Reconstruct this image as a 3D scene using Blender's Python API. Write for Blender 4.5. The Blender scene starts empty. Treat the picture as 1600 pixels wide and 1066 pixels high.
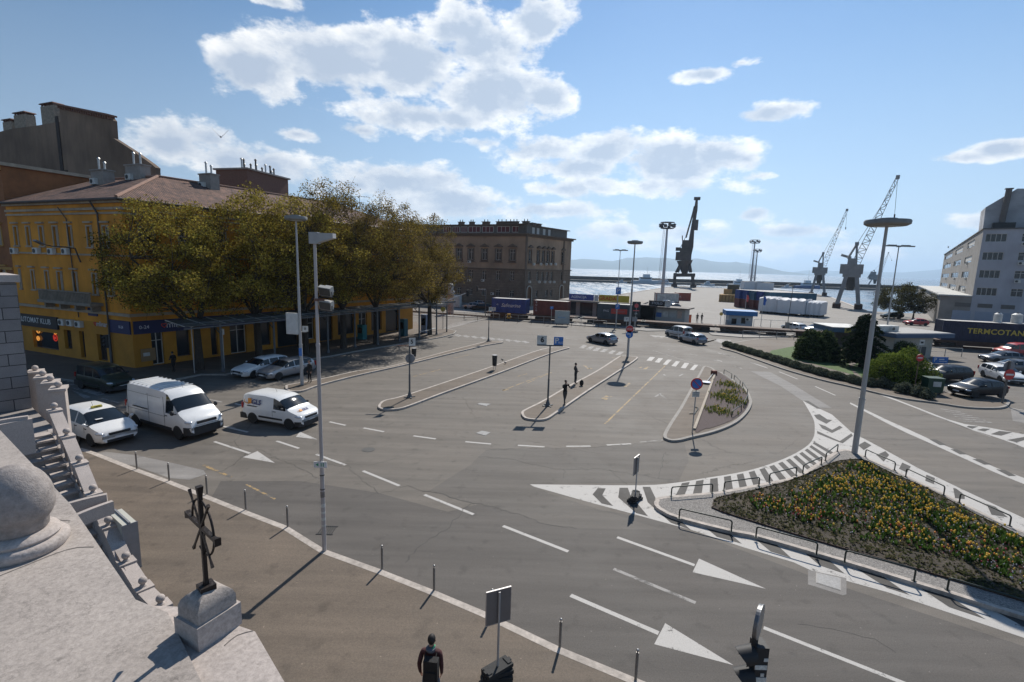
import bpy, bmesh, math, random
import numpy as np
from mathutils import Vector, Matrix
random.seed(7); np.random.seed(7)
R = math.radians
C = bpy.context.scene.collection
CAMZ, FOC, PIT, ROL = 9.7, 762.0, R(8.76), R(1.69)
_F = Vector((0, math.cos(PIT), -math.sin(PIT))); _R0 = Vector((1, 0, 0)); _U0 = _R0.cross(_F)
_R = _R0*math.cos(ROL) + _U0*math.sin(ROL); _U = -_R0*math.sin(ROL) + _U0*math.cos(ROL)
cam = bpy.data.objects.new('camera', bpy.data.cameras.new('camera')); C.objects.link(cam)
cam.matrix_world = Matrix(((_R.x, _U.x, -_F.x, 0), (_R.y, _U.y, -_F.y, 0), (_R.z, _U.z, -_F.z, CAMZ), (0, 0, 0, 1)))
cam.data.sensor_width = 36; cam.data.lens = FOC*36/1600
cam.data.clip_start = 0.1; cam.data.clip_end = 60000
bpy.context.scene.camera = cam
def ray(u, v): return _F + _R*((u-800)/FOC) - _U*((v-533)/FOC)
def G(u, v, z=0.0):
 d = ray(u, v); t = (z-CAMZ)/d.z
 return Vector((d.x*t, d.y*t, z))
def DP(u, v, depth): return ray(u, v)*depth + Vector((0, 0, CAMZ))
def proj(P):
 d = Vector(P)-Vector((0, 0, CAMZ)); z = d.dot(_F)
 return 800+FOC*d.dot(_R)/z, 533-FOC*d.dot(_U)/z
def ZT(g, v):
 d = Vector((g[0], g[1], 0)); w = 533-v
 return CAMZ+(w*d.dot(_F)-FOC*d.dot(_U))/(FOC*_U.z-w*_F.z)
def AE(u, v):
 d = ray(u, v).normalized(); return math.atan2(d.x, d.y), math.asin(d.z)
sc = bpy.context.scene
sc.view_settings.view_transform = 'Standard'; sc.view_settings.look = 'None'
sc.view_settings.exposure = 0.2; sc.view_settings.gamma = 1
SUN_EL, SUN_AZ = R(44), R(17)
sd = Vector((math.sin(SUN_AZ)*math.cos(SUN_EL), math.cos(SUN_AZ)*math.cos(SUN_EL), math.sin(SUN_EL)))
sun = bpy.data.objects.new('sun', bpy.data.lights.new('sun', 'SUN')); C.objects.link(sun)
sun.data.energy = 5.0; sun.data.angle = R(0.5); sun.data.color = (1, 0.945, 0.86)
sun.rotation_euler = sd.to_track_quat('Z', 'Y').to_euler()
wd = bpy.data.worlds.new('World'); sc.world = wd; wd.use_nodes = True
NT = wd.node_tree; NT.nodes.clear()
def nd(nt, typ, **kw):
 n = nt.nodes.new(typ)
 for k, v in kw.items():
  if k.startswith('i_'):
   key = k[2:]; n.inputs[int(key) if key.isdigit() else key].default_value = v
  else: setattr(n, k, v)
 return n
def mth(nt, op, a, b=None, c=None, clamp=False):
 n = nt.nodes.new('ShaderNodeMath'); n.operation = op; n.use_clamp = clamp
 for i, x in enumerate((a, b, c)):
  if x is None: continue
  if isinstance(x, (int, float)): n.inputs[i].default_value = x
  else: nt.links.new(x, n.inputs[i])
 return n.outputs[0]
def maprange(nt, x, a, b, c=0.0, d=1.0, smooth=True):
 n = nt.nodes.new('ShaderNodeMapRange'); n.interpolation_type = 'SMOOTHSTEP' if smooth else 'LINEAR'
 nt.links.new(x, n.inputs[0])
 for i, v in enumerate((a, b, c, d)): n.inputs[i+1].default_value = v
 return n.outputs[0]
tc = nd(NT, 'ShaderNodeTexCoord'); sx = nd(NT, 'ShaderNodeSeparateXYZ'); NT.links.new(tc.outputs['Generated'], sx.inputs[0])
az = mth(NT, 'ARCTAN2', sx.outputs[0], sx.outputs[1]); el = mth(NT, 'ARCSINE', sx.outputs[2])
cmb = nd(NT, 'ShaderNodeCombineXYZ'); NT.links.new(az, cmb.inputs[0]); NT.links.new(el, cmb.inputs[1])
CLOUDS = [(400,112,78,42,1.1),(520,92,120,56,1.15),(640,95,100,60,1.1),(745,62,96,60,1.08),(835,30,65,42,1.0),
 (770,150,100,52,1.15),(850,150,58,34,.95),(660,185,120,30,.95),(570,205,45,14,.75),(430,4,45,12,.9),
 (275,225,80,32,.95),(370,252,85,33,.95),(420,262,60,30,.9),(466,210,32,10,.8),(325,215,45,22,.8),
 (850,235,70,24,.9),(950,235,70,30,.95),(1040,255,105,38,1.1),(1120,245,80,30,.95),(900,262,120,22,.8),(1000,290,150,20,.75),(880,295,60,14,.8),
 (620,285,110,30,1.0),(700,318,115,28,.95),(560,290,70,20,.8),(860,330,110,16,.75),
 (1105,116,50,14,.9),(1160,98,30,10,.8),(1200,178,52,15,1.0),(1178,335,30,13,.8),(1495,246,60,12,.8),(1560,233,55,13,.85),
 (1235,362,90,12,.7),(1000,365,300,18,.55),(1080,385,260,14,.45),(1290,395,200,14,.45),(1550,345,90,14,.5),(750,222,40,12,.6),(1190,275,30,8,.6)]
dmax = None
def blob_field(vec):
 out = None
 for (u, v, a, b, s) in CLOUDS:
  a0, e0 = AE(u, v); a1, _ = AE(u+a, v); _, e1 = AE(u, v-b)
  mp = nd(NT, 'ShaderNodeMapping'); mp.vector_type = 'TEXTURE'
  mp.inputs['Location'].default_value = (a0, e0, 0)
  mp.inputs['Rotation'].default_value = (0, 0, 0)
  mp.inputs['Scale'].default_value = (abs(a1-a0)*1.25, abs(e1-e0)*1.3, 1)
  NT.links.new(vec, mp.inputs[0])
  ln = nd(NT, 'ShaderNodeVectorMath', operation='LENGTH'); NT.links.new(mp.outputs[0], ln.inputs[0])
  m = mth(NT, 'MULTIPLY_ADD', ln.outputs['Value'], -s, s)
  out = m if out is None else mth(NT, 'MAXIMUM', out, m)
 return mth(NT, 'MAXIMUM', out, -0.6)
def fbm(vec, scale, det, rough, off=(0, 0, 0), sy=1.7):
 mp = nd(NT, 'ShaderNodeMapping'); mp.inputs['Location'].default_value = off; mp.inputs['Scale'].default_value = (1, sy, 1)
 NT.links.new(vec, mp.inputs[0])
 n = nd(NT, 'ShaderNodeTexNoise', i_Scale=scale, i_Detail=det, i_Roughness=rough); NT.links.new(mp.outputs[0], n.inputs['Vector'])
 return n.outputs['Fac']
VEC = cmb.outputs[0]
bf = blob_field(VEC)
n1 = fbm(VEC, 11, 9, .6); n2 = fbm(VEC, 11, 6, .62, (0, .055, 0));
den = mth(NT, 'ADD', mth(NT, 'MULTIPLY', bf, .62), mth(NT, 'MULTIPLY_ADD', n1, 1.5, -.80))
alpha = maprange(NT, den, -.02, .24)
grow = mth(NT, 'ADD', mth(NT, 'MULTIPLY', bf, .62), mth(NT, 'MULTIPLY_ADD', n2, 1.5, -.80))
shade = maprange(NT, grow, -.06, .42, 0, 1, False)
thick = maprange(NT, den, .18, .6)
shade = mth(NT, 'MULTIPLY', mth(NT, 'MULTIPLY_ADD', shade, .8, mth(NT, 'MULTIPLY_ADD', thick, .35, mth(NT, 'MULTIPLY_ADD', fbm(VEC, 18, 4, .5, (.1, .02, 0)), -.9, .42))), 1.0, clamp=True)
sky = nd(NT, 'ShaderNodeTexSky'); sky.sky_type = 'NISHITA'; sky.sun_disc = False
sky.sun_elevation = SUN_EL; sky.sun_rotation = SUN_AZ; sky.altitude = 10; sky.air_density = 1.0; sky.dust_density = .15; sky.ozone_density = 1.6
hsm = nd(NT, 'ShaderNodeMix', data_type='RGBA'); NT.links.new(sky.outputs[0], hsm.inputs[6]); hsm.inputs[7].default_value = (6.9, 8.1, 9.6, 1)
NT.links.new(maprange(NT, el, -.02, .46, .93, .12, False), hsm.inputs[0])
hs = nd(NT, 'ShaderNodeHueSaturation', i_Saturation=1.42, i_Value=1.0); NT.links.new(hsm.outputs[2], hs.inputs['Color']); NT.links.new(maprange(NT, az, -1.0, .25, .74, 1.03), hs.inputs['Value'])
cc = nd(NT, 'ShaderNodeMix', data_type='RGBA'); NT.links.new(shade, cc.inputs[0])
CL = 11.8
cc.inputs[6].default_value = (CL, CL*.99, CL*.965, 1); cc.inputs[7].default_value = (CL*.44, CL*.51, CL*.62, 1)
mx = nd(NT, 'ShaderNodeMix', data_type='RGBA'); NT.links.new(mth(NT, 'MULTIPLY', alpha, .95), mx.inputs[0])
NT.links.new(hs.outputs[0], mx.inputs[6]); NT.links.new(cc.outputs[2], mx.inputs[7])
bg = nd(NT, 'ShaderNodeBackground', i_Strength=.082); NT.links.new(mx.outputs[2], bg.inputs[0])
wo = nd(NT, 'ShaderNodeOutputWorld'); NT.links.new(bg.outputs[0], wo.inputs[0])
MC = {}
def mat(name, col, rough=.8, metal=0.0, var=.15, scale=3.0, bump=0.0, bscale=40.0, spec=.5, coat=0.0, det=4, var2=None, s2=.3, streak=None, emit=None, trans=0.0):
 """principled with two noise levels of colour and one of bump; world-size object coordinates"""
 if name in MC: return MC[name]
 m = bpy.data.materials.new(name); m.use_nodes = True; nt = m.node_tree
 b = nt.nodes['Principled BSDF']; b.inputs['Roughness'].default_value = rough; b.inputs['Metallic'].default_value = metal
 b.inputs['Specular IOR Level'].default_value = spec; b.inputs['Coat Weight'].default_value = coat
 m.diffuse_color = (*col, 1)
 t = nd(nt, 'ShaderNodeTexCoord')
 src = t.outputs['Object']
 if streak:
  mp = nd(nt, 'ShaderNodeMapping'); mp.inputs['Scale'].default_value = streak; nt.links.new(src, mp.inputs[0]); srcs = mp.outputs[0]
 else: srcs = src
 if var > 0:
  n = nd(nt, 'ShaderNodeTexNoise', i_Scale=scale, i_Detail=det, i_Roughness=.65); nt.links.new(srcs, n.inputs['Vector'])
  f = maprange(nt, n.outputs['Fac'], .25, .75, 1-var, 1+var, False)
  if var2:
   nb = nd(nt, 'ShaderNodeTexNoise', i_Scale=s2, i_Detail=3.0); nt.links.new(src, nb.inputs['Vector'])
   f = mth(nt, 'MULTIPLY', f, maprange(nt, nb.outputs['Fac'], .3, .7, 1-var2, 1+var2, False))
  vm = nd(nt, 'ShaderNodeVectorMath', operation='SCALE'); vm.inputs[0].default_value = col; nt.links.new(f, vm.inputs['Scale'])
  nt.links.new(vm.outputs[0], b.inputs['Base Color'])
 else: b.inputs['Base Color'].default_value = (*col, 1)
 if bump > 0:
  n2 = nd(nt, 'ShaderNodeTexNoise', i_Scale=bscale, i_Detail=4.0); nt.links.new(src, n2.inputs['Vector'])
  bp = nd(nt, 'ShaderNodeBump', i_Strength=bump, i_Distance=.03); nt.links.new(n2.outputs['Fac'], bp.inputs['Height']); nt.links.new(bp.outputs[0], b.inputs['Normal'])
 if emit: b.inputs['Emission Color'].default_value = (*emit[:3], 1); b.inputs['Emission Strength'].default_value = emit[3]
 if trans: b.inputs['Transmission Weight'].default_value = trans
 MC[name] = m; return m
WM = {}
class MB:
 def __init__(s): s.v = []; s.f = []; s.m = []; s.cur = 0
 def mat(s, i): s.cur = i; return s
 def add(s, vs, fs):
  o = len(s.v); s.v += [tuple(p) for p in vs]; s.f += [tuple(i+o for i in f) for f in fs]; s.m += [s.cur]*len(fs); return s
 def box(s, c, d, rz=0.0, M=None, taper=1.0):
  vs = []
  for z in (-.5, .5):
   k = taper if z > 0 else 1
   for x, y in ((-.5, -.5), (.5, -.5), (.5, .5), (-.5, .5)): vs.append(Vector((x*d[0]*k, y*d[1]*k, z*d[2])))
  if M is None: M = Matrix.Rotation(rz, 3, 'Z')
  c = Vector(c); vs = [M @ p + c for p in vs]
  return s.add(vs, [(3, 2, 1, 0), (4, 5, 6, 7), (0, 1, 5, 4), (1, 2, 6, 5), (2, 3, 7, 6), (3, 0, 4, 7)])
 def bar(s, a, b, w, h, up=(0, 0, 1)):
  a = Vector(a); b = Vector(b); d = b-a; L = d.length
  if L < 1e-6: return s
  y = d/L; u = Vector(up); x = y.cross(u)
  if x.length < 1e-4: x = y.cross(Vector((1, 0, 0)))
  x.normalize(); z = x.cross(y)
  M = Matrix((x, y, z)).transposed()
  return s.box((a+b)/2, (w, L, h), M=M)
 def cyl(s, a, b, r0, r1=None, n=12, caps=True):
  a = Vector(a); b = Vector(b); r1 = r0 if r1 is None else r1; d = (b-a).normalized()
  x = d.orthogonal().normalized(); y = d.cross(x); vs = []
  for p, r in ((a, r0), (b, r1)):
   for i in range(n):
    t = 2*math.pi*i/n; vs.append(p+(x*math.cos(t)+y*math.sin(t))*r)
  fs = [(i, (i+1) % n, n+(i+1) % n, n+i) for i in range(n)]
  if caps: fs += [tuple(range(n-1, -1, -1)), tuple(range(n, 2*n))]
  return s.add(vs, fs)
 def tube(s, pts, r, n=8):
  pts = [Vector(p) for p in pts]; vs = []; k = len(pts); ref = None
  for i, p in enumerate(pts):
   d = (pts[min(i+1, k-1)]-pts[max(i-1, 0)]).normalized()
   x = d.orthogonal().normalized() if ref is None else (ref-d*ref.dot(d)).normalized(); ref = x; y = d.cross(x)
   rr = r[i] if isinstance(r, (list, tuple)) else r
   for j in range(n):
    t = 2*math.pi*j/n; vs.append(p+(x*math.cos(t)+y*math.sin(t))*rr)
  fs = [(i*n+j, i*n+(j+1) % n, (i+1)*n+(j+1) % n, (i+1)*n+j) for i in range(k-1) for j in range(n)]
  fs += [tuple(range(n-1, -1, -1)), tuple((k-1)*n+j for j in range(n))]
  return s.add(vs, fs)
 def prism(s, poly, z0, z1, bottom=True):
  n = len(poly); P = [(p[0], p[1]) for p in poly]
  ar = sum(P[i][0]*P[(i+1) % n][1]-P[(i+1) % n][0]*P[i][1] for i in range(n))
  if ar < 0: P = P[::-1]
  vs = [(x, y, z0) for x, y in P]+[(x, y, z1) for x, y in P]
  fs = [(i, (i+1) % n, n+(i+1) % n, n+i) for i in range(n)]+[tuple(range(n, 2*n))]
  if bottom: fs.append(tuple(range(n-1, -1, -1)))
  return s.add(vs, fs)
 def extrude(s, prof, a, b):
  """profile = list of (x,z) in the plane across a->b (x to the right of travel)"""
  a = Vector(a); b = Vector(b); y = (b-a).normalized(); x = y.cross(Vector((0, 0, 1))).normalized(); z = Vector((0, 0, 1))
  n = len(prof); vs = [a+x*p+z*q for p, q in prof]+[b+x*p+z*q for p, q in prof]
  return s.add(vs, [(i, (i+1) % n, n+(i+1) % n, n+i) for i in range(n)]+[tuple(range(n-1, -1, -1)), tuple(range(n, 2*n))])
 def lathe(s, prof, c=(0, 0, 0), n=16, axis='Z'):
  vs = []; k = len(prof); c = Vector(c)
  for r, z in prof:
   for i in range(n):
    t = 2*math.pi*i/n; p = Vector((r*math.cos(t), r*math.sin(t), z))
    if axis == 'Y': p = Vector((p.x, p.z, -p.y))
    if axis == 'X': p = Vector((p.z, p.x, p.y))
    vs.append(p+c)
  fs = [(j*n+i, j*n+(i+1) % n, (j+1)*n+(i+1) % n, (j+1)*n+i) for j in range(k-1) for i in range(n)]
  fs += [tuple(range(n-1, -1, -1)), tuple((k-1)*n+i for i in range(n))]
  return s.add(vs, fs)
 def sphere(s, c, r, n=16, m=10, sz=(1, 1, 1)):
  prof = [(max(1e-4, math.sin(math.pi*j/m))*r, -math.cos(math.pi*j/m)*r) for j in range(m+1)]
  o = len(s.v); s.lathe(prof, (0, 0, 0), n); c = Vector(c)
  for i in range(o, len(s.v)):
   x, y, z = s.v[i]; s.v[i] = (x*sz[0]+c.x, y*sz[1]+c.y, z*sz[2]+c.z)
  return s
 def xf(s, M):
  s.v = [tuple(M @ Vector(p)) for p in s.v]; return s
 def mesh(s, name, mats, smooth=None):
  me = bpy.data.meshes.new(name); me.from_pydata(s.v, [], s.f)
  for m in (mats if isinstance(mats, (list, tuple)) else [mats]): me.materials.append(m)
  me.polygons.foreach_set('material_index', s.m)
  if smooth:
   me.polygons.foreach_set('use_smooth', [True]*len(me.polygons)); me.set_sharp_from_angle(angle=R(smooth))
  me.update(); return me
 def build(s, name, mats, parent=None, smooth=None, world=False):
  if parent is not None and world:
   inv = WM[parent.name].inverted(); s.v = [tuple(inv @ Vector(p)) for p in s.v]
  return link(s.mesh(name, mats, smooth), name, parent)
def link(me, name, parent=None, loc=(0, 0, 0), rz=0.0, rot=None):
 o = bpy.data.objects.new(name, me); C.objects.link(o)
 o.location = loc; o.rotation_euler = rot if rot else (0, 0, rz)
 if parent is not None: o.parent = parent
 L = Matrix.LocRotScale(o.location, o.rotation_euler, None)
 WM[o.name] = (WM[parent.name] @ L) if parent is not None else L
 return o
def tag(o, label, cat=None, group=None, kind=None):
 if label: o['label'] = label
 if cat: o['category'] = cat
 if group: o['group'] = group
 if kind: o['kind'] = kind
 return o
def thing(name, label, cat, loc=(0, 0, 0), rz=0.0, group=None):
 return tag(link(None, name, None, loc, rz), label, cat, group)
def struct(o, label=None):
 o['kind'] = 'structure'
 if label: o['label'] = label
 return o
def dup(root, loc, rz=None, label=None, group=None):
 kids = {}
 for o in list(C.objects):
  if o.parent is not None: kids.setdefault(o.parent.name, []).append(o)
 def cp(o, par):
  c = o.copy(); C.objects.link(c); c.parent = par
  for k in kids.get(o.name, []): cp(k, c)
  return c
 r = cp(root, None); r.location = loc
 if rz is not None: r.rotation_euler = (0, 0, rz)
 WM[r.name] = Matrix.LocRotScale(r.location, r.rotation_euler, None)
 if label: r['label'] = label
 if group: r['group'] = group
 return r
TC = {}
def text_mesh(body, size, ext=.004, align='CENTER', shear=0.0, space=1.0, bold=0.0):
 key = (body, size, ext, align, shear, space, bold)
 if key in TC: return TC[key]
 cu = bpy.data.curves.new('lettering', 'FONT'); cu.body = body; cu.size = size; cu.extrude = ext; cu.align_x = align; cu.align_y = 'CENTER'
 cu.shear = shear; cu.space_character = space; cu.offset = bold; cu.resolution_u = 3
 o = bpy.data.objects.new('tmp', cu); C.objects.link(o); dg = bpy.context.evaluated_depsgraph_get(); dg.update()
 me = bpy.data.meshes.new_from_object(o.evaluated_get(dg)); bpy.data.objects.remove(o); me.name = 'lettering'; TC[key] = me
 return me
def text(body, size, m, parent, loc, rz=0.0, tilt=math.pi/2, name='lettering', **kw):
 me = text_mesh(body, size, **kw)
 if not me.materials or me.materials[0] != m:
  me = me.copy(); me.materials.clear(); me.materials.append(m)
 return link(me, name, parent, loc, rot=(tilt, 0, rz))
def asphalt(name, base, tint=1.0, rough=.78, crack=True):
 m = bpy.data.materials.new(name); m.use_nodes = True; nt = m.node_tree; b = nt.nodes['Principled BSDF']
 t = nd(nt, 'ShaderNodeTexCoord'); P = t.outputs['Object']
 n0 = nd(nt, 'ShaderNodeTexNoise', i_Scale=28.0, i_Detail=5.0, i_Roughness=.8); nt.links.new(P, n0.inputs['Vector'])
 n1 = nd(nt, 'ShaderNodeTexNoise', i_Scale=.22, i_Detail=6.0, i_Roughness=.62, i_Distortion=.6); nt.links.new(P, n1.inputs['Vector'])
 mp = nd(nt, 'ShaderNodeMapping'); mp.inputs['Rotation'].default_value = (0, 0, R(38)); mp.inputs['Scale'].default_value = (.12, 1.6, 1); nt.links.new(P, mp.inputs[0])
 n2 = nd(nt, 'ShaderNodeTexNoise', i_Scale=.9, i_Detail=5.0, i_Roughness=.6); nt.links.new(mp.outputs[0], n2.inputs['Vector'])
 n3 = nd(nt, 'ShaderNodeTexNoise', i_Scale=1.7, i_Detail=4.0); nt.links.new(P, n3.inputs['Vector'])
 f = maprange(nt, n0.outputs['Fac'], .25, .75, .62, 1.38, False)
 f = mth(nt, 'MULTIPLY', f, maprange(nt, n1.outputs['Fac'], .3, .7, .80, 1.22, False))
 f = mth(nt, 'MULTIPLY', f, maprange(nt, n2.outputs['Fac'], .3, .7, .80, 1.20, False))
 f = mth(nt, 'MULTIPLY', f, maprange(nt, n3.outputs['Fac'], .56, .76, 1.0, .74, True))
 v = nd(nt, 'ShaderNodeTexVoronoi', i_Scale=2.3); nt.links.new(P, v.inputs['Vector'])
 spot = maprange(nt, v.outputs['Distance'], .035, .055, 1.9, 1.0, False)
 f = mth(nt, 'MULTIPLY', f, spot)
 if crack:
  nw = nd(nt, 'ShaderNodeTexNoise', i_Scale=1.3, i_Detail=6.0, i_Roughness=.7); nt.links.new(P, nw.inputs['Vector'])
  ma = nd(nt, 'ShaderNodeMix', data_type='VECTOR'); ma.inputs[0].default_value = .35
  nt.links.new(P, ma.inputs[4]); nt.links.new(nw.outputs['Color'], ma.inputs[5])
  vc = nd(nt, 'ShaderNodeTexVoronoi', feature='DISTANCE_TO_EDGE', i_Scale=.17); nt.links.new(ma.outputs[1], vc.inputs['Vector'])
  ng = nd(nt, 'ShaderNodeTexNoise', i_Scale=.11, i_Detail=2.0); nt.links.new(P, ng.inputs['Vector'])
  gate = maprange(nt, ng.outputs['Fac'], .50, .56)
  cr = mth(nt, 'MULTIPLY', maprange(nt, vc.outputs['Distance'], .0, .0045, 1, 0), gate)
  f = mth(nt, 'MULTIPLY', f, mth(nt, 'MULTIPLY_ADD', cr, -.38, 1))
 vm = nd(nt, 'ShaderNodeVectorMath', operation='SCALE'); vm.inputs[0].default_value = base; nt.links.new(f, vm.inputs['Scale'])
 nt.links.new(vm.outputs[0], b.inputs['Base Color'])
 nt.links.new(maprange(nt, n1.outputs['Fac'], .3, .7, rough-.07, rough+.1, False), b.inputs['Roughness'])
 b.inputs['Specular IOR Level'].default_value = .35
 bp = nd(nt, 'ShaderNodeBump', i_Strength=.35, i_Distance=.01); nt.links.new(n0.outputs['Fac'], bp.inputs['Height']); nt.links.new(bp.outputs[0], b.inputs['Normal'])
 MC[name] = m; return m
ASPH = asphalt('asphalt', (.124, .109, .093))
ASPD = asphalt('asphalt_dark', (.062, .057, .052), crack=False)
ASPL = asphalt('asphalt_patch', (.19, .178, .166), crack=False)
PAVE = asphalt('pavement_asphalt', (.118, .093, .071), crack=False)
PORT = asphalt('port_concrete', (.20, .185, .168))
TAR = mat('tar', (.045, .042, .038), .8, var=.1)
def paint(name, col, wear=.42):
 m = bpy.data.materials.new(name); m.use_nodes = True; nt = m.node_tree; b = nt.nodes['Principled BSDF']
 t = nd(nt, 'ShaderNodeTexCoord'); P = t.outputs['Object']
 n = nd(nt, 'ShaderNodeTexNoise', i_Scale=2.2, i_Detail=9.0, i_Roughness=.72); nt.links.new(P, n.inputs['Vector'])
 n2 = nd(nt, 'ShaderNodeTexNoise', i_Scale=30.0, i_Detail=3.0, i_Roughness=.8); nt.links.new(P, n2.inputs['Vector'])
 vc = nd(nt, 'ShaderNodeTexVoronoi', feature='DISTANCE_TO_EDGE', i_Scale=1.6); nt.links.new(n.outputs['Color'], vc.inputs['Vector'])
 w = maprange(nt, mth(nt, 'ADD', n.outputs['Fac'], mth(nt, 'MULTIPLY', n2.outputs['Fac'], .25)), wear-.035, wear+.06)
 mx = nd(nt, 'ShaderNodeMix', data_type='RGBA'); nt.links.new(w, mx.inputs[0]); mx.inputs[6].default_value = (.10, .094, .088, 1)
 vm = nd(nt, 'ShaderNodeVectorMath', operation='SCALE'); vm.inputs[0].default_value = col
 nt.links.new(maprange(nt, n2.outputs['Fac'], .3, .7, .82, 1.1, False), vm.inputs['Scale']); nt.links.new(vm.outputs[0], mx.inputs[7])
 nt.links.new(mx.outputs[2], b.inputs['Base Color']); b.inputs['Roughness'].default_value = .72; b.inputs['Specular IOR Level'].default_value = .3
 MC[name] = m; return m
WHITE = paint('road_paint_white', (.42, .40, .375), .50); YELLOW = paint('road_paint_yellow', (.34, .23, .10), .6); FADED = paint('road_paint_faded', (.28, .265, .25), .58)
KERB = mat('kerb_stone', (.37, .325, .285), .8, var=.35, scale=5, bump=.3, bscale=30, var2=.12, s2=1.0)
KERBD = mat('kerb_concrete', (.26, .24, .215), .85, var=.25, scale=5, bump=.3, bscale=30)
sm = bpy.data.materials.new('sea_water'); sm.use_nodes = True; nt = sm.node_tree; b = nt.nodes['Principled BSDF']
b.inputs['Base Color'].default_value = (.02, .06, .11, 1); b.inputs['Roughness'].default_value = .56; b.inputs['IOR'].default_value = 1.42; b.inputs['Specular IOR Level'].default_value = .8
t = nd(nt, 'ShaderNodeTexCoord')
def wav(sx_, sy_, lo, hi):
 mp = nd(nt, 'ShaderNodeMapping'); mp.inputs['Scale'].default_value = (sx_, sy_, 1); nt.links.new(t.outputs['Object'], mp.inputs[0])
 n = nd(nt, 'ShaderNodeTexNoise', i_Scale=1.0, i_Detail=5.0, i_Roughness=.75); nt.links.new(mp.outputs[0], n.inputs['Vector']); return maprange(nt, n.outputs['Fac'], lo, hi)
rg = mth(nt, 'MAXIMUM', wav(.55, .06, .50, .60), mth(nt, 'MULTIPLY', wav(.10, .014, .46, .62), .85))
nt.links.new(maprange(nt, rg, 0, 1, .16, .52, False), b.inputs['Roughness'])
o = MB(); o.add([(-20000, -200, -2.5), (20000, -200, -2.5), (20000, 15800, -2.5), (-20000, 15800, -2.5)], [(0, 1, 2, 3)])
struct(o.build('sea', sm))
quay = [(700, 470), (888, 470), (960, 462), (990, 457), (1036, 450), (1060, 447.5), (1100, 449.5), (1200, 452), (1262, 458), (1293, 463), (1352, 486)]
qp = [G(*p)[:2] for p in quay]
land = [(-420, 320), (-60, 150)]+[tuple(p) for p in qp]+[(106, 134), (190, 150), (420, 210), (420, -120), (-420, -120)]
struct(MB().prism(land, -8, 0.0).build('ground', [ASPH]))
apron = [(-12, 99), (3, 97), (36, 86), (75, 71), (170, 36), (300, 60), (380, 190), (190, 148), (106, 133)]+[tuple(p) for p in qp[::-1]]
ap2 = []
for p in apron: ap2.append(p)
struct(MB().prism(ap2, -.02, .012, False).build('port_apron', [PORT]))
rimb = MB()
for a, c in zip(qp[:-1], qp[1:]):
 rimb.bar((a[0], a[1], .06), (c[0], c[1], .06), .9, .18)
struct(rimb.build('quay_coping', [KERB]))
def gp(pts, z=0.0): return [G(u, v, z)[:2] for u, v in pts]
def smoothpoly(P, closed=True, n=4, keep=()):
 """Catmull-Rom refinement of a ground outline"""
 out = []; k = len(P)
 for i in range(k if closed else k-1):
  p0, p1, p2, p3 = (P[(i-1) % k] if closed or i > 0 else P[i]), P[i], P[(i+1) % k], (P[(i+2) % k] if closed or i+2 < k else P[i+1])
  d = math.dist(p1, p2); m = n if d > .6 else 2
  for j in range(m):
   t = j/m; t2 = t*t; t3 = t2*t
   out.append(tuple(.5*((2*b)+(-a+c)*t+(2*a-5*b+4*c-d_)*t2+(-a+3*b-3*c+d_)*t3) for a, b, c, d_ in zip(p0, p1, p2, p3)))
 if not closed: out.append(tuple(P[-1]))
 return out
def sheet(mb, pts, z):
 P = pts; n = len(P)
 ar = sum(P[i][0]*P[(i+1) % n][1]-P[(i+1) % n][0]*P[i][1] for i in range(n))
 if ar < 0: P = P[::-1]
 mb.add([(p[0], p[1], z) for p in P], [tuple(range(n))])
def strip(mb, P, w, z0, z1, closed=False):
 """a band of width w whose left edge is the polyline"""
 n = len(P); P = [Vector((p[0], p[1])) for p in P]; L = []; Rr = []
 for i in range(n):
  a = P[(i-1) % n] if closed or i > 0 else P[i]; c = P[(i+1) % n] if closed or i < n-1 else P[i]
  d = (c-a).normalized(); nrm = Vector((-d.y, d.x)); L.append(P[i]); Rr.append(P[i]+nrm*w)
 m = n if closed else n-1
 vs = []
 for i in range(n): vs += [(L[i].x, L[i].y, z0), (L[i].x, L[i].y, z1), (Rr[i].x, Rr[i].y, z1), (Rr[i].x, Rr[i].y, z0)]
 fs = []
 for i in range(m):
  a = 4*i; c = 4*((i+1) % n)
  fs += [(a, c, c+1, a+1), (a+1, c+1, c+2, a+2), (a+2, c+2, c+3, a+3)]
 mb.add(vs, fs)
def area(P): return .5*sum(P[i][0]*P[(i+1) % len(P)][1]-P[(i+1) % len(P)][0]*P[i][1] for i in range(len(P)))
def inset(P, w):
 n = len(P); s = 1 if area(P) > 0 else -1; out = []
 for i in range(n):
  a, c = Vector(P[i-1]), Vector(P[(i+1) % n]); d = (c-a).normalized(); out.append(tuple(Vector(P[i])+Vector((-d.y, d.x))*w*s))
 return out
def island(name, label, px, z=.13, w=.16, top=PAVE, kerb=KERB, smooth=True, cat=None):
 P = gp(px, z)
 if smooth: P = smoothpoly(P)
 if area(P) < 0: P = P[::-1]
 Q = inset(P, w)
 mb = MB(); strip(mb, P, w, 0, z, True); struct(mb.build(name+'_kerb', [kerb]), label+' kerb')
 mb = MB(); mb.prism(Q, 0, z-.004, False); o = struct(mb.build(name, [top]), label)
 return P
edge = [(128, 700), (150, 707), (214, 732), (264, 750), (320, 772), (383, 797), (449, 822), (507, 858), (596, 890), (678, 922), (757, 955), (873, 1010), (1010, 1066), (1130, 1118), (1300, 1190)]
E_ = gp(edge, .13)
l0 = E_[0]; back = [(l0[0]-6, l0[1]+7.5), (-60, 55), (-60, -40), (30, -40), (30, E_[-1][1]-6)]
poly = E_+[tuple(p) for p in back[::-1]]
mb = MB(); strip(mb, E_[::-1], .22, 0, .13); struct(mb.build('pavement_kerb', [KERB]), 'pale stone kerb along the near pavement')
ins = [tuple(Vector(p)) for p in E_]
Q = []
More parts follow.
